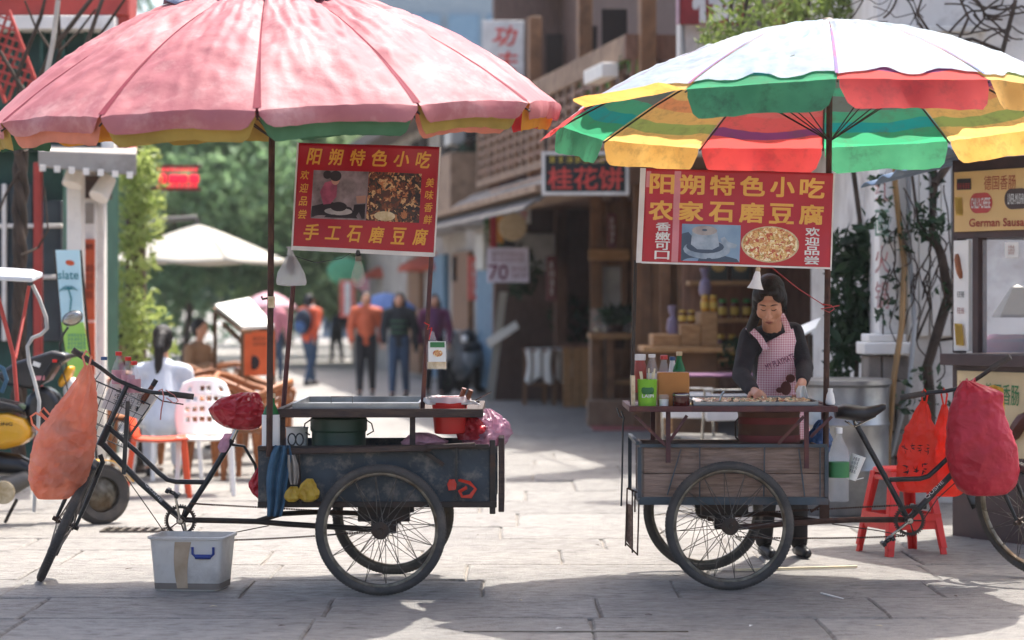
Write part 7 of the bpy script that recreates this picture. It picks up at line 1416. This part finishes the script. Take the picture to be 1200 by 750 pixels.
# ------------------------------------------------------------------ walkers in the street (blurred)
def walker(label, base, h, face, top, bottom, hair='hair', long_hair=False, stride=.16, extra=None, skirt=False, arms=.0, seated=False, group='people walking down the street'):
    t = thing('person', base, label, 'person', group); k = h/1.7; Rz = Matrix.Rotation(face, 3, 'Z')
    def q(x, y, z): return Vector(base)+Rz @ (Vector((x, y, z))*k)
    b = MB(); b.ell(q(0,-.01,1.56), Vector((.078,.095,.115))*k, 16, 10, Rz); b.ell(q(0,-.1,1.55), .016*k, 8, 6); b.caps(q(0,.01,1.36), q(0,0,1.48), .05*k); hipz = .92
    b.chain([q(0,0,1.36), q(0,0,1.0)], [.09*k,.09*k])
    feet = ((-.09,-stride), (.09, stride))
    for sx, fy in feet: b.chain([q(sx*.9,0,.9), q(sx,fy*.3-.05,.5), q(sx,fy,.08), q(sx,fy-.12,.04)], [.06*k,.045*k,.035*k,.03*k])
    aj = []
    for sx in (-1, 1):
        pts = [q(sx*.19,0,1.36), q(sx*.25,.03+sx*stride*.4,1.08), q(sx*.22,-.05+sx*stride*.9,.86)]
        aj.append(pts); b.chain(pts, [.04*k,.035*k,.026*k]); b.ell(q(sx*.22,-.06+sx*stride,.8), Vector((.022,.03,.05))*k, 10, 8)
    rm_build(b, 'body', MAT['skin'], t, .019, 2)
    j = MB(); j.chain([q(0,.01,1.38), q(0,.01,1.2), q(0,.01,.93)], [.115*k,.155*k,.15*k]); j.caps(q(-.12,.01,1.36), q(.12,.01,1.36), .1*k)
    for pts in aj: j.chain([pts[0], pts[1], lerp(pts[1], pts[2], .85)], [.078*k,.066*k,.05*k])
    j.crumple(.012, 8, 1); rm_build(j, 'jacket', MAT[top], t, .021, 2)
    p_ = MB(); p_.caps(q(-.05,0,.93), q(.05,0,.93), .13*k)
    for sx, fy in feet: p_.chain([q(sx*.9,0,.88), q(sx,fy*.3-.05,.5), q(sx,fy,.1)], [.1*k,.075*k,.055*k])
    rm_build(p_, 'trousers', MAT[bottom], t, .021, 2)
    for sx, fy in feet: s_ = MB(); s_.chain([q(sx,fy+.04,.045), q(sx,fy-.14,.04)], [.045*k,.04*k]); rm_build(s_, 'shoe', MAT['shoe_black'], t, .019, 1)
    hh = MB(); hh.ell(q(0,.015,1.6), Vector((.09,.1,.1))*k, 14, 10, Rz); hh.ell(q(0,.05,1.54), Vector((.088,.07,.11))*k, 14, 10, Rz)
    if long_hair: hh.chain([q(-.075,.0,1.55), q(-.09,-.03,1.3)], [.04*k,.035*k]); hh.chain([q(.075,.0,1.55), q(.09,-.03,1.3)], [.04*k,.035*k]); hh.caps(q(0,.08,1.5), q(0,.1,1.3), .08*k)
    rm_build(hh, 'hair', MAT['hair'], t, .019, 2)
    return t, q, k
mat('jacket_orange', '#d2562f', '#c24a26', rough=.7, scale=5); mat('jacket_rust', '#c85f3a', '#b0502e', rough=.7, scale=5); mat('jeans', '#3c5068', '#2c3e54', rough=.9, scale=5); mat('navy', '#1f2a3c', '#182030', rough=.8); mat('knit_dark', '#20252a', rough=.9); mat('purple_jacket', '#5a2c58', '#6d2a44', rough=.7, scale=4); mat('charcoal', '#222226', rough=.9); mat('pink_dress', '#d58a96', rough=.8); mat('shirt_white', '#cdd2da', '#b9c0cc', rough=.8, scale=6); mat('magenta', '#b52f6c', rough=.8); mat('tan_shirt', '#a8805e', rough=.8)
t1, q1, k1 = walker('walker in orange jacket with dark blue backpack, seen left of the red banner pole', G(363,452), 1.68, R_(150), 'jacket_orange', 'jeans', stride=-.24)
bp_ = thing('backpack', q1(0,.24,.95), 'dark blue backpack worn by the leftmost orange jacket walker', 'backpack'); m = MB(); m.ell(q1(0,.22,1.18), Vector((.17,.12,.24)), 16, 10, Matrix.Rotation(R_(150),3,'Z')); m.build('pack', MAT['navy'], bp_); m = MB(); m.ell(q1(0,.31,1.08), Vector((.12,.06,.12)), 14, 8, Matrix.Rotation(R_(150),3,'Z')); m.build('pocket', MAT['sign_blue'], bp_)
walker('walker in rust orange padded jacket and black trousers in the middle of the street', G(429,464), 1.70, R_(0), 'jacket_rust', 'charcoal', stride=.22)
t3, q3, k3 = walker('long haired walker in dark striped jumper and blue jeans', G(468,466), 1.68, R_(-4), 'knit_dark', 'jeans', long_hair=True, stride=.2)
for z_ in (1.05, 1.14, 1.23): m = MB(); m.lathe([(.158*k3,-.012),(.162*k3,0),(.158*k3,.012)], q3(0,.01,z_), 20, caps=False); m.build('jumper_stripe', MAT['moss_cloth'], t3)
walker('walker in purple jacket and dark trousers behind the right banner post', G(509,464), 1.66, R_(8), 'purple_jacket', 'charcoal', long_hair=True, stride=-.18)
walker('walker in pink under a pale pink umbrella between the two left posts', G(322,447), 1.62, R_(170), 'pink_dress', 'jeans', stride=.1)
walker('small distant walker in white far down the street', G(300,420), 1.65, R_(20), 'shirt_white', 'charcoal', stride=.1)
walker('small distant walker in dark coat far down the street', G(395,424), 1.68, R_(-20), 'navy', 'charcoal', stride=.12)
def umbrella(name, label, c, R, h, mt, hand_z):
    t = thing(name, Vector((c.x, c.y, hand_z)), label, 'umbrella'); m = MB()
    for k in range(8):
        a0 = 2*math.pi*k/8; a1 = a0+2*math.pi/8; mm = MB(); mm.grid(lambda u, v: c+Vector((R*v*math.cos(lerp(a0,a1,u)), R*v*math.sin(lerp(a0,a1,u)), h*(1-v**1.8)-.03*math.sin(math.pi*u)*v)), 5, 8); mm.build('panel', MAT[mt], t, solid=.004)
    m.cyl(Vector((c.x,c.y,hand_z)), c+Vector((0,0,h+.05)), .008, .008, 8); m.build('shaft', MAT['chrome'], t)
mat('umb_pink', '#e2bcc4', '#d8a9b4', rough=.6, tl=.4); mat('umb_blue', '#5d86c4', '#4c74b4', rough=.6, tl=.4); mat('canvas_white', '#b4b0a6', '#a8a398', rough=.8, tl=.25, scale=3)
umbrella('umbrella', 'pale pink sun umbrella carried down the street', P(315, 360, 45.2), .52, .28, 'umb_pink', 1.0); umbrella('umbrella', 'blue umbrella behind the walker in the rust jacket', P(452, 362, 42), .55, .28, 'umb_blue', 1.0)
t = thing('shoulder_bag', q3(.28,-.02,.75), 'dark shoulder bag carried by the long haired walker', 'bag'); m = MB(); m.ell(q3(.27,0,.86), (.05,.13,.14), 12, 8); m.build('bag_body', MAT['charcoal'], t); m = MB(); m.tube([q3(.27,.08,.96), q3(.1,.12,1.42), q3(.05,-.1,1.42), q3(.26,-.08,.96)], .012, 6); m.build('strap', MAT['charcoal'], t)
t = thing('scarf', q1(0,0,1.4), 'pale scarf around the neck of the leftmost orange jacket walker', 'scarf'); m = MB(); m.lathe([(.075,-.05),(.1,-.02),(.09,.03),(.07,.05)], q1(0,.0,1.44), 16, caps=False); m.crumple(.012, 12, 3); m.build('wrap', MAT['hem_white'], t)
# cafe parasol (cantilever) on the left
c = P(232, 307, 30); t = thing('cafe_parasol', Vector((P(150,0,30).x, 30, 0)), 'off white cantilever cafe parasol in front of the trees', 'parasol')
for k in range(8):
    a0 = 2*math.pi*(k+.5)/8; a1 = a0+2*math.pi/8; m = MB(); m.grid(lambda u, v: c+Vector((1.2*v*math.cos(lerp(a0,a1,u)), 1.2*v*math.sin(lerp(a0,a1,u)), .47*(1-v**1.15)-.03*math.sin(math.pi*u)*v)), 6, 10); m.build('panel', MAT['canvas_white'], t, solid=.004)
m = MB(); m.tube([P(120,700,30)*Vector((1,1,0)), P(122,300,30), P(150,275,30), P(185,258,30), P(231,255,30)], .035, 8); m.build('arm', MAT['hood_grey'], t); m = MB(); m.cyl(P(231,255,30), P(231,264,30), .03, .03); m.build('hub', MAT['hood_grey'], t)
# ------------------------------------------------------------------ cafe furniture
def plastic_chair(base, face, mt, label, perforated=True):
    t = thing('plastic_chair', base, label, 'chair', 'cafe chairs'); Rz = Matrix.Rotation(face, 3, 'Z'); q = lambda x, y, z: Vector(base)+Rz @ Vector((x, y, z))
    m = MB(); m.grid(lambda u, v: q((u-.5)*.46*(1-.1*v), -.22+.42*v, .44+.02*(abs(u-.5)*2)**3-.015*math.sin(math.pi*v)), 12, 10); m.build('seat', MAT[mt], t, solid=.014)
    m = MB(); W_, H_ = 17, 13
    def bkp(u, v): w_ = .46*(1-.30*abs(v-.35)**2*2.2); return q((u-.5)*w_, .2+.12*v-.06*(1-(abs(u-.5)*2)**2), .46+.44*v*(1-.10*(abs(u-.5)*2)**3))
    NU, NV = 24, 22
    pts = [bkp(i/NU, j/NV) for j in range(NV+1) for i in range(NU+1)]; fs = []
    for j in range(NV):
        for i in range(NU):
            hole = perforated and 4 < j < 20 and 2 < i < 21 and (i % 3 != 0) and (j % 4 in (1, 2)) and noise.noise(Vector((i//3*2.1, j//4*1.7, 2))) > -.25
            if not hole: fs.append((j*(NU+1)+i, j*(NU+1)+i+1, (j+1)*(NU+1)+i+1, (j+1)*(NU+1)+i))
    m.add(pts, fs); m.build('backrest', MAT[mt], t, solid=.01)
    for sx in (-1, 1):
        m = MB(); m.bar(q(sx*.2,-.19,.44), q(sx*.22,-.23,0), .035, .03); m.build('leg', MAT[mt], t, bevel=.004); m = MB(); m.bar(q(sx*.19,.19,.44), q(sx*.22,.26,0), .035, .03); m.build('leg', MAT[mt], t, bevel=.004)
    return t
plastic_chair(Vector((P(240,0,18.9).x, 18.9, 0)), R_(8), 'white_plastic', 'white perforated plastic chair in front, beside the wrapped saddle') 
plastic_chair(Vector((P(196,0,20.6).x, 20.6, 0)), R_(30), 'white_plastic', 'white plastic chair behind the handlebar, where the woman in white sits')
plastic_chair(Vector((P(186,0,18.7).x, 18.7, 0)), R_(100), 'orange_plastic', 'orange plastic chair seen sideways behind the wire basket', False)
mat('rattan', '#a5683c', '#85502c', rough=.55, scale=12, stretch=(1,1,6)); mat('rattan_seat', '#8d5630', rough=.6, scale=30)
def rattan_chair(base, face, label):
    t = thing('rattan_chair', base, label, 'chair', 'rattan chairs'); Rz = Matrix.Rotation(face, 3, 'Z'); q = lambda x, y, z: Vector(base)+Rz @ Vector((x, y, z))
    m = MB(); m.lathe([(.22,.40),(.25,.41),(.25,.45),(.22,.46)], base, 20); m.build('seat', MAT['rattan_seat'], t)
    m = MB(); m.tube([q(-.3,-.26,.62), q(-.32,-.1,.66), q(-.29,.12,.72), q(-.16,.26,.80), q(0,.3,.83), q(.16,.26,.80), q(.29,.12,.72), q(.32,-.1,.66), q(.3,-.26,.62)], .03, 10); m.build('arm_rail', MAT['rattan'], t)
    m = MB(); m.tube([q(-.24,.15,.62), q(-.14,.24,.68), q(0,.27,.70), q(.14,.24,.68), q(.24,.15,.62)], .022, 8); m.build('back_rail', MAT['rattan'], t)
    for k in range(7):
        a = R_(-60+k*20); m = MB(); m.cyl(q(.25*math.sin(a), .25*math.cos(a), .44), q(.29*math.sin(a), .29*math.cos(a), .78), .012, .012, 6); m.build('spindle', MAT['rattan'], t)
    for sx, sy in ((-1,-1),(1,-1),(-1,1),(1,1)): m = MB(); m.tube([q(sx*.18,sy*.18,.42), q(sx*.2,sy*.2,.2), q(sx*.22,sy*.22,0)], .02, 8); m.build('leg', MAT['rattan'], t)
    for s_ in (-1, 1): m = MB(); m.tube([q(s_*.3,-.26,.62), q(s_*.27,-.22,.45), q(s_*.22,-.22,0)], .024, 8); m.build('arm_support', MAT['rattan'], t)
for (px, d, f, lb) in ((243, 23.5, 0, 'rattan chair with rounded back directly behind the white chair'), (300, 20.6, -100, 'bent rattan armchair seen sideways beside the parasol pole'), (290, 22.6, 70, 'bent rattan armchair second behind the wrapped saddle'), (155, 22.5, 20, 'rattan armchair left of the woman in white'), (215, 26.5, 170, 'far rattan chair under the cafe parasol'), (268, 27, 200, 'far rattan chair beside the menu lectern'), (262, 21.2, 40, 'rattan armchair right behind the white perforated chair'), (312, 24.5, 100, 'rattan armchair below the orange menu front')): rattan_chair(Vector((P(px,0,d).x, d, 0)), R_(f), lb)
def cafe_table(px, d, label, mt='mid_wood'):
    b = Vector((P(px,0,d).x, d, 0)); t = thing('cafe_table', b, label, 'table', 'cafe tables'); m = MB(); m.lathe([(.36,.70),(.38,.71),(.38,.735),(.36,.74)], b, 28); m.build('top', MAT[mt], t); m = MB(); m.lathe([(.2,.0),(.2,.03),(.04,.06),(.035,.69),(.1,.7)], b, 16); m.build('pedestal', MAT['dark_steel'], t)
cafe_table(165, 21.5, 'round wooden cafe table behind the orange chair'); cafe_table(262, 25, 'round wooden cafe table between the rattan chairs')
# sitting woman in white with ponytail, seen from behind
def sitter(label, base, face, top, bottom, zs=.46, tail=False, lean=.05):
    t = thing('person', base, label, 'person'); Rz = Matrix.Rotation(face, 3, 'Z'); q = lambda x, y, z: Vector(base)+Rz @ Vector((x, y, z)); hz = zs
    b = MB(); b.ell(q(0,-.1,hz+.72), (.078,.095,.115), 16, 10, Rz); b.caps(q(0,-.06,hz+.5), q(0,-.09,hz+.64), .05); b.caps(q(0,0,hz+.1), q(0,-.05,hz+.45), .09)
    for s_ in (-1, 1): b.chain([q(s_*.09,0,hz+.06), q(s_*.12,-.4,hz+.06), q(s_*.12,-.42,.1), q(s_*.12,-.52,.05)], [.07,.055,.04,.035]); b.chain([q(s_*.18,-.05,hz+.47), q(s_*.23,-.1,hz+.2), q(s_*.12,-.38,hz+.28)], [.04,.035,.028])
    rm_build(b, 'body', MAT['skin'], t, .016, 2)
    j = MB(); j.chain([q(0,.0,hz+.05), q(0,-.02,hz+.25), q(0,-.05,hz+.47)], [.16,.155,.12]); j.caps(q(-.13,-.05,hz+.46), q(.13,-.05,hz+.46), .085)
    for s_ in (-1, 1): j.chain([q(s_*.18,-.05,hz+.46), q(s_*.24,-.09,hz+.2), q(s_*.15,-.32,hz+.27)], [.075,.062,.05])
    j.crumple(.014, 9, 2); rm_build(j, 'shirt', MAT[top], t, .017, 2)
    p_ = MB()
    for s_ in (-1, 1): p_.chain([q(s_*.09,0,hz+.07), q(s_*.12,-.4,hz+.07), q(s_*.12,-.42,.14)], [.1,.08,.06])
    rm_build(p_, 'trousers', MAT[bottom], t, .018, 2)
    for s_ in (-1, 1): s2 = MB(); s2.chain([q(s_*.12,-.4,.045), q(s_*.12,-.54,.04)], [.045,.04]); rm_build(s2, 'shoe', MAT['shoe_black'], t, .018, 1)
    h_ = MB(); h_.ell(q(0,-.075,hz+.76), (.09,.1,.1), 14, 10, Rz); h_.ell(q(0,-.05,hz+.71), (.088,.075,.1), 14, 10, Rz)
    if tail: h_.chain([q(0,.04,hz+.76), q(.02,.09,hz+.66), q(.03,.07,hz+.5), q(.04,.06,hz+.42)], [.04,.045,.035,.012])
    rm_build(h_, 'hair', MAT['hair'], t, .014, 2)
sitter('woman in white shirt with dark ponytail sitting with her back turned', Vector((P(190,0,20.4).x, 20.4, 0)), R_(186), 'shirt_white', 'shirt_white', tail=True)
sitter('person in magenta top sitting beside the white cafe pillar', Vector((P(136,0,25.5).x, 25.5, 0)), R_(150), 'magenta', 'charcoal', .46)
sitter('person in tan shirt sitting far back under the cafe parasol', Vector((P(228,0,30).x, 30, 0)), R_(60), 'tan_shirt', 'charcoal', .46)
# menu lectern with orange front
t = thing('menu_lectern', Vector((P(290,0,24).x, 24, 0)), 'wooden menu lectern with white sloping top and orange front sheet', 'lectern')
mat('orange_sheet', '#dd6a3c', '#d05c30', rough=.7, tl=.2); mat('white_sheet', '#eeece4', rough=.5, var=.05)
m = MB(); m.prism([P(252,360,24.5), P(292,352,24.9), P(321,384,23.9), P(284,386,23.5)], (0,0,.03)); m.build('top', MAT['white_sheet'], t, smooth=0); m = MB(); m.prism([P(250,364,24.55), P(292,356,24.95), P(322,388,23.95), P(283,391,23.45)], (0,0,.03)); m.build('top_frame', MAT['mid_wood'], t, smooth=0)
m = MB(); m.prism([P(286,389,23.5), P(321,388,23.9), P(321,440,23.9), P(286,440,23.5)], (0,.02,0)); m.build('front_sheet', MAT['orange_sheet'], t, smooth=0); marks(t, frame(P(304,400,23.66), P(321,388,23.9)-P(286,389,23.5), (0,0,1)), .22, .1, 2, 6, MAT['black_ink']); 
m = MB(); m.ell(P(298,425,23.60), (.05,.006,.07), 14, 8); m.build('front_picture', MAT['print_dark'], t)
for a, b_ in (((284,391,23.5),(284,530)), ((321,388,23.95),(321,525)), ((252,366,24.55),(256,520)), ((262,380,24.2),(285,400))):
    q_ = P(*a); e = Vector((q_.x, q_.y, 0)) if b_[1] > 450 else P(285,402,23.6); m = MB(); m.bar(q_, e, .035, .035); m.build('leg', MAT['mid_wood'], t)
# ------------------------------------------------------------------ right-side seating behind the cook
mat('purple_cloth', '#6d4560', '#54364e', rough=.9, scale=8)
b = Vector((P(835,0,19.5).x, 19.5, 0)); t = thing('covered_table', b, 'low table with purple patterned cloth behind the right cart', 'table'); z_ = CH+(356-438)*19.5/FPX; m = MB(); m.bx(b.x-.42,b.x+.42,19.2,19.9,z_-.02,z_); m.build('top', MAT['purple_cloth'], t, bevel=.01)
for sx in (-.36,.36):
    for yy in (19.26, 19.84): m = MB(); m.bx(b.x+sx-.02,b.x+sx+.02,yy-.02,yy+.02,.002,z_-.021); m.build('leg', MAT['tan_wood'], t)
def tube_chair(px, d, label, f):
    b = Vector((P(px,0,d).x, d, 0)); t = thing('metal_chair', b, label, 'chair', 'chairs behind the cook'); Rz = Matrix.Rotation(f, 3, 'Z'); q = lambda x, y, z: b+Rz @ Vector((x, y, z))
    m = MB()
    m.tube([q(-.2,-.2,0), q(-.2,-.2,.45), q(-.2,.2,.46), q(-.2,.25,.85), q(.2,.25,.85), q(.2,.2,.46), q(.2,-.2,.45), q(.2,-.2,0)], .012, 8); m.tube([q(-.2,.24,0), q(-.2,.2,.46)], .012, 8); m.tube([q(.2,.24,0), q(.2,.2,.46)], .012, 8); m.build('tube_frame', MAT['chrome'], t); m = MB(); m.box(q(0,0,.47), (.4,.4,.03), Rz); m.build('seat', MAT['hood_grey'], t, bevel=.01); m = MB(); m.box(q(0,.25,.72), (.38,.02,.2), Rz); m.build('backrest', MAT['hem_white'], t, bevel=.008)
tube_chair(838, 18.2, 'metal tube chair with pinkish cover left of the cook', R_(200)); tube_chair(815, 18.6, 'metal tube chair behind the sauce bottles', R_(160))
b = Vector((P(990,0,17.2).x, 17.2, 0)); t = thing('barrel_table', b, 'round grey metal drum table behind the black saddle', 'table'); m = MB(); m.lathe([(.3,.0),(.31,.02),(.31,.3),(.318,.32),(.31,.34),(.31,.62),(.318,.64),(.31,.66),(.31,.9),(.33,.92),(.33,.95),(.3,.96)], b, 30); m.build('drum', MAT['steel_sheet'], t)
b = P(905, 0, 18.8); b.z = 0; t = thing('notice_stand', b, 'small tilted white notice on a dark stand behind the cook', 'stand'); m = MB(); m.prism([P(938,384,18), P(962,374,18.2), P(956,386,17.8), P(934,398,17.6)], (0,0,.015)); m.build('sheet', MAT['white_sheet'], t, smooth=0); m = MB(); m.bar(P(950,392,18.0), Vector((P(950,0,18).x, 18, 0)), .03, .03); m.build('post', MAT['dark_steel'], t)
# ------------------------------------------------------------------ parked motorbikes on the far right side
def motorbike(px, py, f, label, col):
    b = G(px, py); t = thing('motorbike', b, label, 'motorbike', 'motorbikes by the shutters'); Rz = Matrix.Rotation(f, 3, 'Z'); q = lambda x, y, z: b+Rz @ Vector((x, y, z)); RX = Rz @ Matrix.Rotation(R_(90), 3, 'X')
    for x in (-.62, .62):
        w_ = MB(); w_.lathe([(.17,-.04),(.25,-.045),(.28,-.03),(.29,0),(.28,.03),(.25,.045),(.17,.04),(.17,-.04)], q(x,0,.29), 24, RX, caps=False); wl = w_.build('wheel', MAT['black_rubber'], t); w_ = MB(); w_.lathe([(.02,-.05),(.17,-.02),(.17,.02),(.02,.05)], q(x,0,.29), 18, RX); w_.build('rim', MAT['rim_steel'], wl)
    m = MB(); m.chain([q(-.6,0,.62), q(-.1,0,.55), q(.1,0,.36), q(.36,0,.5), q(.42,0,.95)], [.15,.17,.13,.17,.13]); rm_build(m, 'fairing', MAT[col], t, .03, 2)
    m = MB(); m.chain([q(-.55,0,.76), q(-.1,0,.72)], [.1,.11]); rm_build(m, 'seat', MAT['black_plastic'], t, .03, 2); m = MB(); m.tube([q(.42,-.32,1.05), q(.4,0,1.0), q(.42,.32,1.05)], .015, 8); m.tube([q(.62,.05,.29), q(.4,.05,.95)], .02, 8); m.tube([q(.62,-.05,.29), q(.4,-.05,.95)], .02, 8); m.build('handlebar', MAT['chrome'], t); m = MB(); m.ell(q(.5,0,.9), (.07,.08,.08), 12, 8); m.build('headlight', MAT['white_plastic'], t)
motorbike(543, 462, R_(-115), 'grey parked motorbike left of the easel', 'ac_white'); motorbike(566, 459, R_(-125), 'dark parked motorbike behind the wooden easel', 'black_plastic'); motorbike(640, 450, R_(200), 'dark motorbike with round headlight beside the potted bush', 'black_plastic')
b = G(592, 468); t = thing('wooden_easel', b, 'wooden easel leaning beside the parked motorbikes', 'easel'); 
for a, e in (((-.18,0,0),(0,.05,1.05)), ((.18,0,0),(0,.05,1.05)), ((0,.35,0),(0,.05,1.0))): m = MB(); m.bar(b+Vector(a), b+Vector(e), .05, .04); m.build('leg', MAT['mid_wood'], t)
m = MB(); m.prism([P(570,400,37), P(604,378,36.6), P(608,385,36.2), P(574,408,36.6)], (0,0,.03)); m.build('board', MAT['canvas_white'], t, smooth=0)
b = G(574, 470); m = MB(); m.bar(b, P(590,342,37), .12, .05); m.single('leaning_post', MAT['canvas_white'], 'pale leaning board propped in front of the motorbikes', 'board', base=b)
# ------------------------------------------------------------------ yellow scooter at the left edge
dS = 16.5; mat('scooter_yellow', '#e0a41e', '#d89a18', rough=.3, coat=.5, var=.08); mat('scooter_black', '#1d1d20', rough=.35, coat=.3)
t = thing('scooter', Vector((P(40,0,dS).x, dS, 0)), 'yellow and black motor scooter parked at the left edge', 'scooter'); RX = Matrix.Rotation(R_(90), 3, 'X') ; RS = Matrix.Rotation(R_(35), 3, 'Z') @ RX
for k, (px, dd_) in enumerate(((118, 16.35), (-40, 16.9))):
    c = Vector((P(px,0,dd_).x, dd_, .2)); m = MB(); m.lathe([(.12,-.045),(.17,-.055),(.2,-.035),(.205,0),(.2,.035),(.17,.055),(.12,.045),(.12,-.045)], c, 30, RS if k == 0 else RX, caps=False); wl = m.build('wheel', MAT['black_rubber'], t); m = MB(); m.lathe([(.02,-.05),(.05,-.04),(.12,-.02),(.12,.02),(.05,.04),(.02,.05)], c, 20, RS if k == 0 else RX); m.build('rim', MAT['rim_steel'], wl)
def slab_px(pts, d, th_, name, mt, bev=.015, parent=None): m = MB(); m.prism([P(a, b, d) for a, b in pts], (0, th_, 0)); return m.build(name, mt, parent or t, bevel=bev, smooth=30)
slab_px([(-40,488),(8,484),(27,491),(37,507),(28,521),(4,527),(-40,526)], dS-.13, .26, 'side_cover', MAT['scooter_yellow'], .045)
text('LING', 'lettering', MAT['black_ink'], t, FR(P(6,497,dS-.133)), .1, .022, .02)
slab_px([(-60,462),(-4,468),(20,474),(30,484),(8,482.5),(-60,486)], dS-.12, .24, 'seat', MAT['scooter_black'], .035)
slab_px([(30,466),(44,452),(60,456),(70,470),(67,490),(52,506),(36,500),(28,484)], dS-.06, .22, 'leg_shield', MAT['scooter_black'], .04)
slab_px([(38,506),(54,508),(84,526),(98,548),(88,552),(64,540),(44,526)], dS-.05, .2, 'lower_shield', MAT['hood_grey'], .03)
slab_px([(-6,440),(18,424),(44,416),(60,411),(76,414),(80,420),(66,430),(56,446),(36,456),(8,452)], dS-.08, .2, 'handlebar_cowl', MAT['scooter_black'], .03)
slab_px([(66,448),(78,428),(86,430),(80,446),(70,456)], dS+.02, .14, 'front_cowl', MAT['scooter_yellow'], .025); slab_px([(72,456),(84,440),(92,452),(88,474),(76,478)], dS+.02, .12, 'headlight', MAT['white_plastic'], .03)
m = MB(); m.cyl(P(74,419,dS-.05), P(97,414,dS-.12), .016, .016, 10); m.build('grip', MAT['black_rubber'], t); m = MB(); m.cyl(P(-2,436,dS-.2), P(-24,444,dS-.28), .016, .016, 10); m.build('grip', MAT['black_rubber'], t)
m = MB(); m.box(P(64,423,dS-.09), (.03,.02,.02)); m.build('switch', MAT['red_plastic'], t, bevel=.004); m = MB(); m.box(P(43,427,dS-.085), (.05,.012,.03), Matrix.Rotation(R_(18),3,'Y')); m.build('badge', MAT['paper'], t); m = MB(); m.box(P(47,443,dS-.085), (.06,.01,.03)); m.build('badge', MAT['tape'], t)
m = MB(); m.tube([P(60,425,dS-.1), P(50,440,dS-.14), P(44,462,dS-.12), P(52,500,dS-.1)], .006, 6); m.tube([P(70,424,dS-.1), P(78,450,dS-.12), P(92,520,dS-.06)], .005, 6); m.build('cable', MAT['black_plastic'], t)
m = MB(); m.tube([P(72,418,dS), P(70,405,dS-.02), P(74,392,dS-.03), P(80,383,dS-.04)], .008, 8); ms_ = m.build('mirror_stalk', MAT['black_plastic'], t)
m = MB(); m.ell(P(85,373,dS-.05), (.075,.02,.05), 20, 10, Matrix.Rotation(R_(-22),3,'Y')); m.build('mirror_shell', MAT['black_plastic'], ms_); m = MB(); m.ell(P(85,373,dS-.062), (.066,.012,.042), 20, 10, Matrix.Rotation(R_(-22),3,'Y')); m.build('mirror_glass', MAT['chrome'], ms_)
m = MB(); m.chain([P(-30,540,dS), P(20,545,dS), P(60,560,dS)], [.09,.08,.05]); rm_build(m, 'footboard', MAT['scooter_black'], t, .02, 2)
m = MB(); m.chain([P(-20,575,dS-.12), P(10,570,dS-.12), P(28,562,dS-.1)], [.07,.075,.06]); rm_build(m, 'engine_case', MAT['hood_grey'], t, .016, 2); m = MB(); m.lathe([(.03,-.02),(.075,-.015),(.08,0),(.075,.02)], P(4,577,dS-.2), 22, RX); m.build('fan_cover', MAT['cake'], t)
m = MB(); m.tube([P(20,585,dS-.1), P(12,600,dS-.1), G(6,614)+Vector((0,0,.01))], .012, 8); m.build('kickstand', MAT['dark_steel'], t); m = MB(); m.tube([P(90,530,dS), P(106,560,dS-.05), P(118,578,16.35)], .025, 8); m.build('fork', MAT['black_plastic'], t); m = MB(); m.grid(lambda u, v: Vector((P(118,0,16.35).x,16.35,.2))+RS @ Vector((.235*math.cos(R_(20+140*u)), .235*math.sin(R_(20+140*u))*1, (v-.5)*.12)), 16, 4); m.build('mudguard', MAT['scooter_yellow'], t, solid=.006)
# canopy frame of a passenger tricycle at the left edge
t = thing('passenger_tricycle', Vector((P(10,0,15.4).x, 15.4, 0)), 'canopy frame of a passenger tricycle with bent white tube at the left edge', 'tricycle')
mat('canvas_grey', '#d8dce0', rough=.5, tl=.2); m = MB(); m.prism([P(-60,326,15.2), P(38,331,15.2), P(50,325,15.5), P(40,322,16.0), P(-60,316,16.0)], (0,0,.035)); m.build('roof', MAT['canvas_grey'], t, bevel=.01)
m = MB(); m.tube([P(38,334,15.3), P(46,350,15.3), P(54,372,15.3), P(55,385,15.3), P(48,392,15.3), P(38,396,15.3), P(32,406,15.3), P(34,425,15.3), P(40,445,15.3), P(46,470,15.3), P(40,600,15.3)], .0125, 10); m.build('bent_tube', MAT['ac_white'], t, smooth=60)
m = MB(); m.tube([P(-6,335,15.5), P(5,375,15.5), P(16,418,15.5), P(20,470,15.5)], .014, 8); m.tube([P(34,335,15.8), P(28,370,15.8), P(18,420,15.6)], .012, 8); m.build('red_strut', MAT['cafe_red'], t); m = MB(); m.tube([P(-10,425,15.3), P(4,432,15.3), P(8,445,15.3), P(2,460,15.3)], .014, 8); m.build('grab_handle', MAT['blue_rag'], t)
m = MB(); m.bx(P(-260,0,15.5).x, P(-60,0,15.5).x, 15.5, 16.2, .35, .6); m.build('seat_box', MAT['blue_rag'], t, bevel=.02)
c = Vector((P(-60,0,15.6).x, 15.6, .3)); m = MB(); m.lathe([(.25,-.02),(.29,-.02),(.3,0),(.29,.02),(.25,.02),(.25,-.02)], c, 30, RX, caps=False); m.build('wheel', MAT['black_rubber'], t)
# grass and potted greenery low at the left edge

# ------------------------------------------------------------------ hazy air
m = MB(); m.bx(-60, 60, -6, 130, -1.3, 19); hz = m.build('haze', None, smooth=0); hz.data.materials.clear()
hm = bpy.data.materials.new('haze_air'); hm.use_nodes = True; N = hm.node_tree.nodes; N.remove(N['Principled BSDF']); pv = N.new('ShaderNodeVolumePrincipled'); pv.inputs['Color'].default_value = (.93,.95,1,1); pv.inputs['Density'].default_value = .0003; pv.inputs['Anisotropy'].default_value = .3
hm.node_tree.links.new(pv.outputs[0], N['Material Output'].inputs['Volume']); hz.data.materials.append(hm); tag(hz, 'thin pale haze filling the street air', 'haze', kind='stuff')
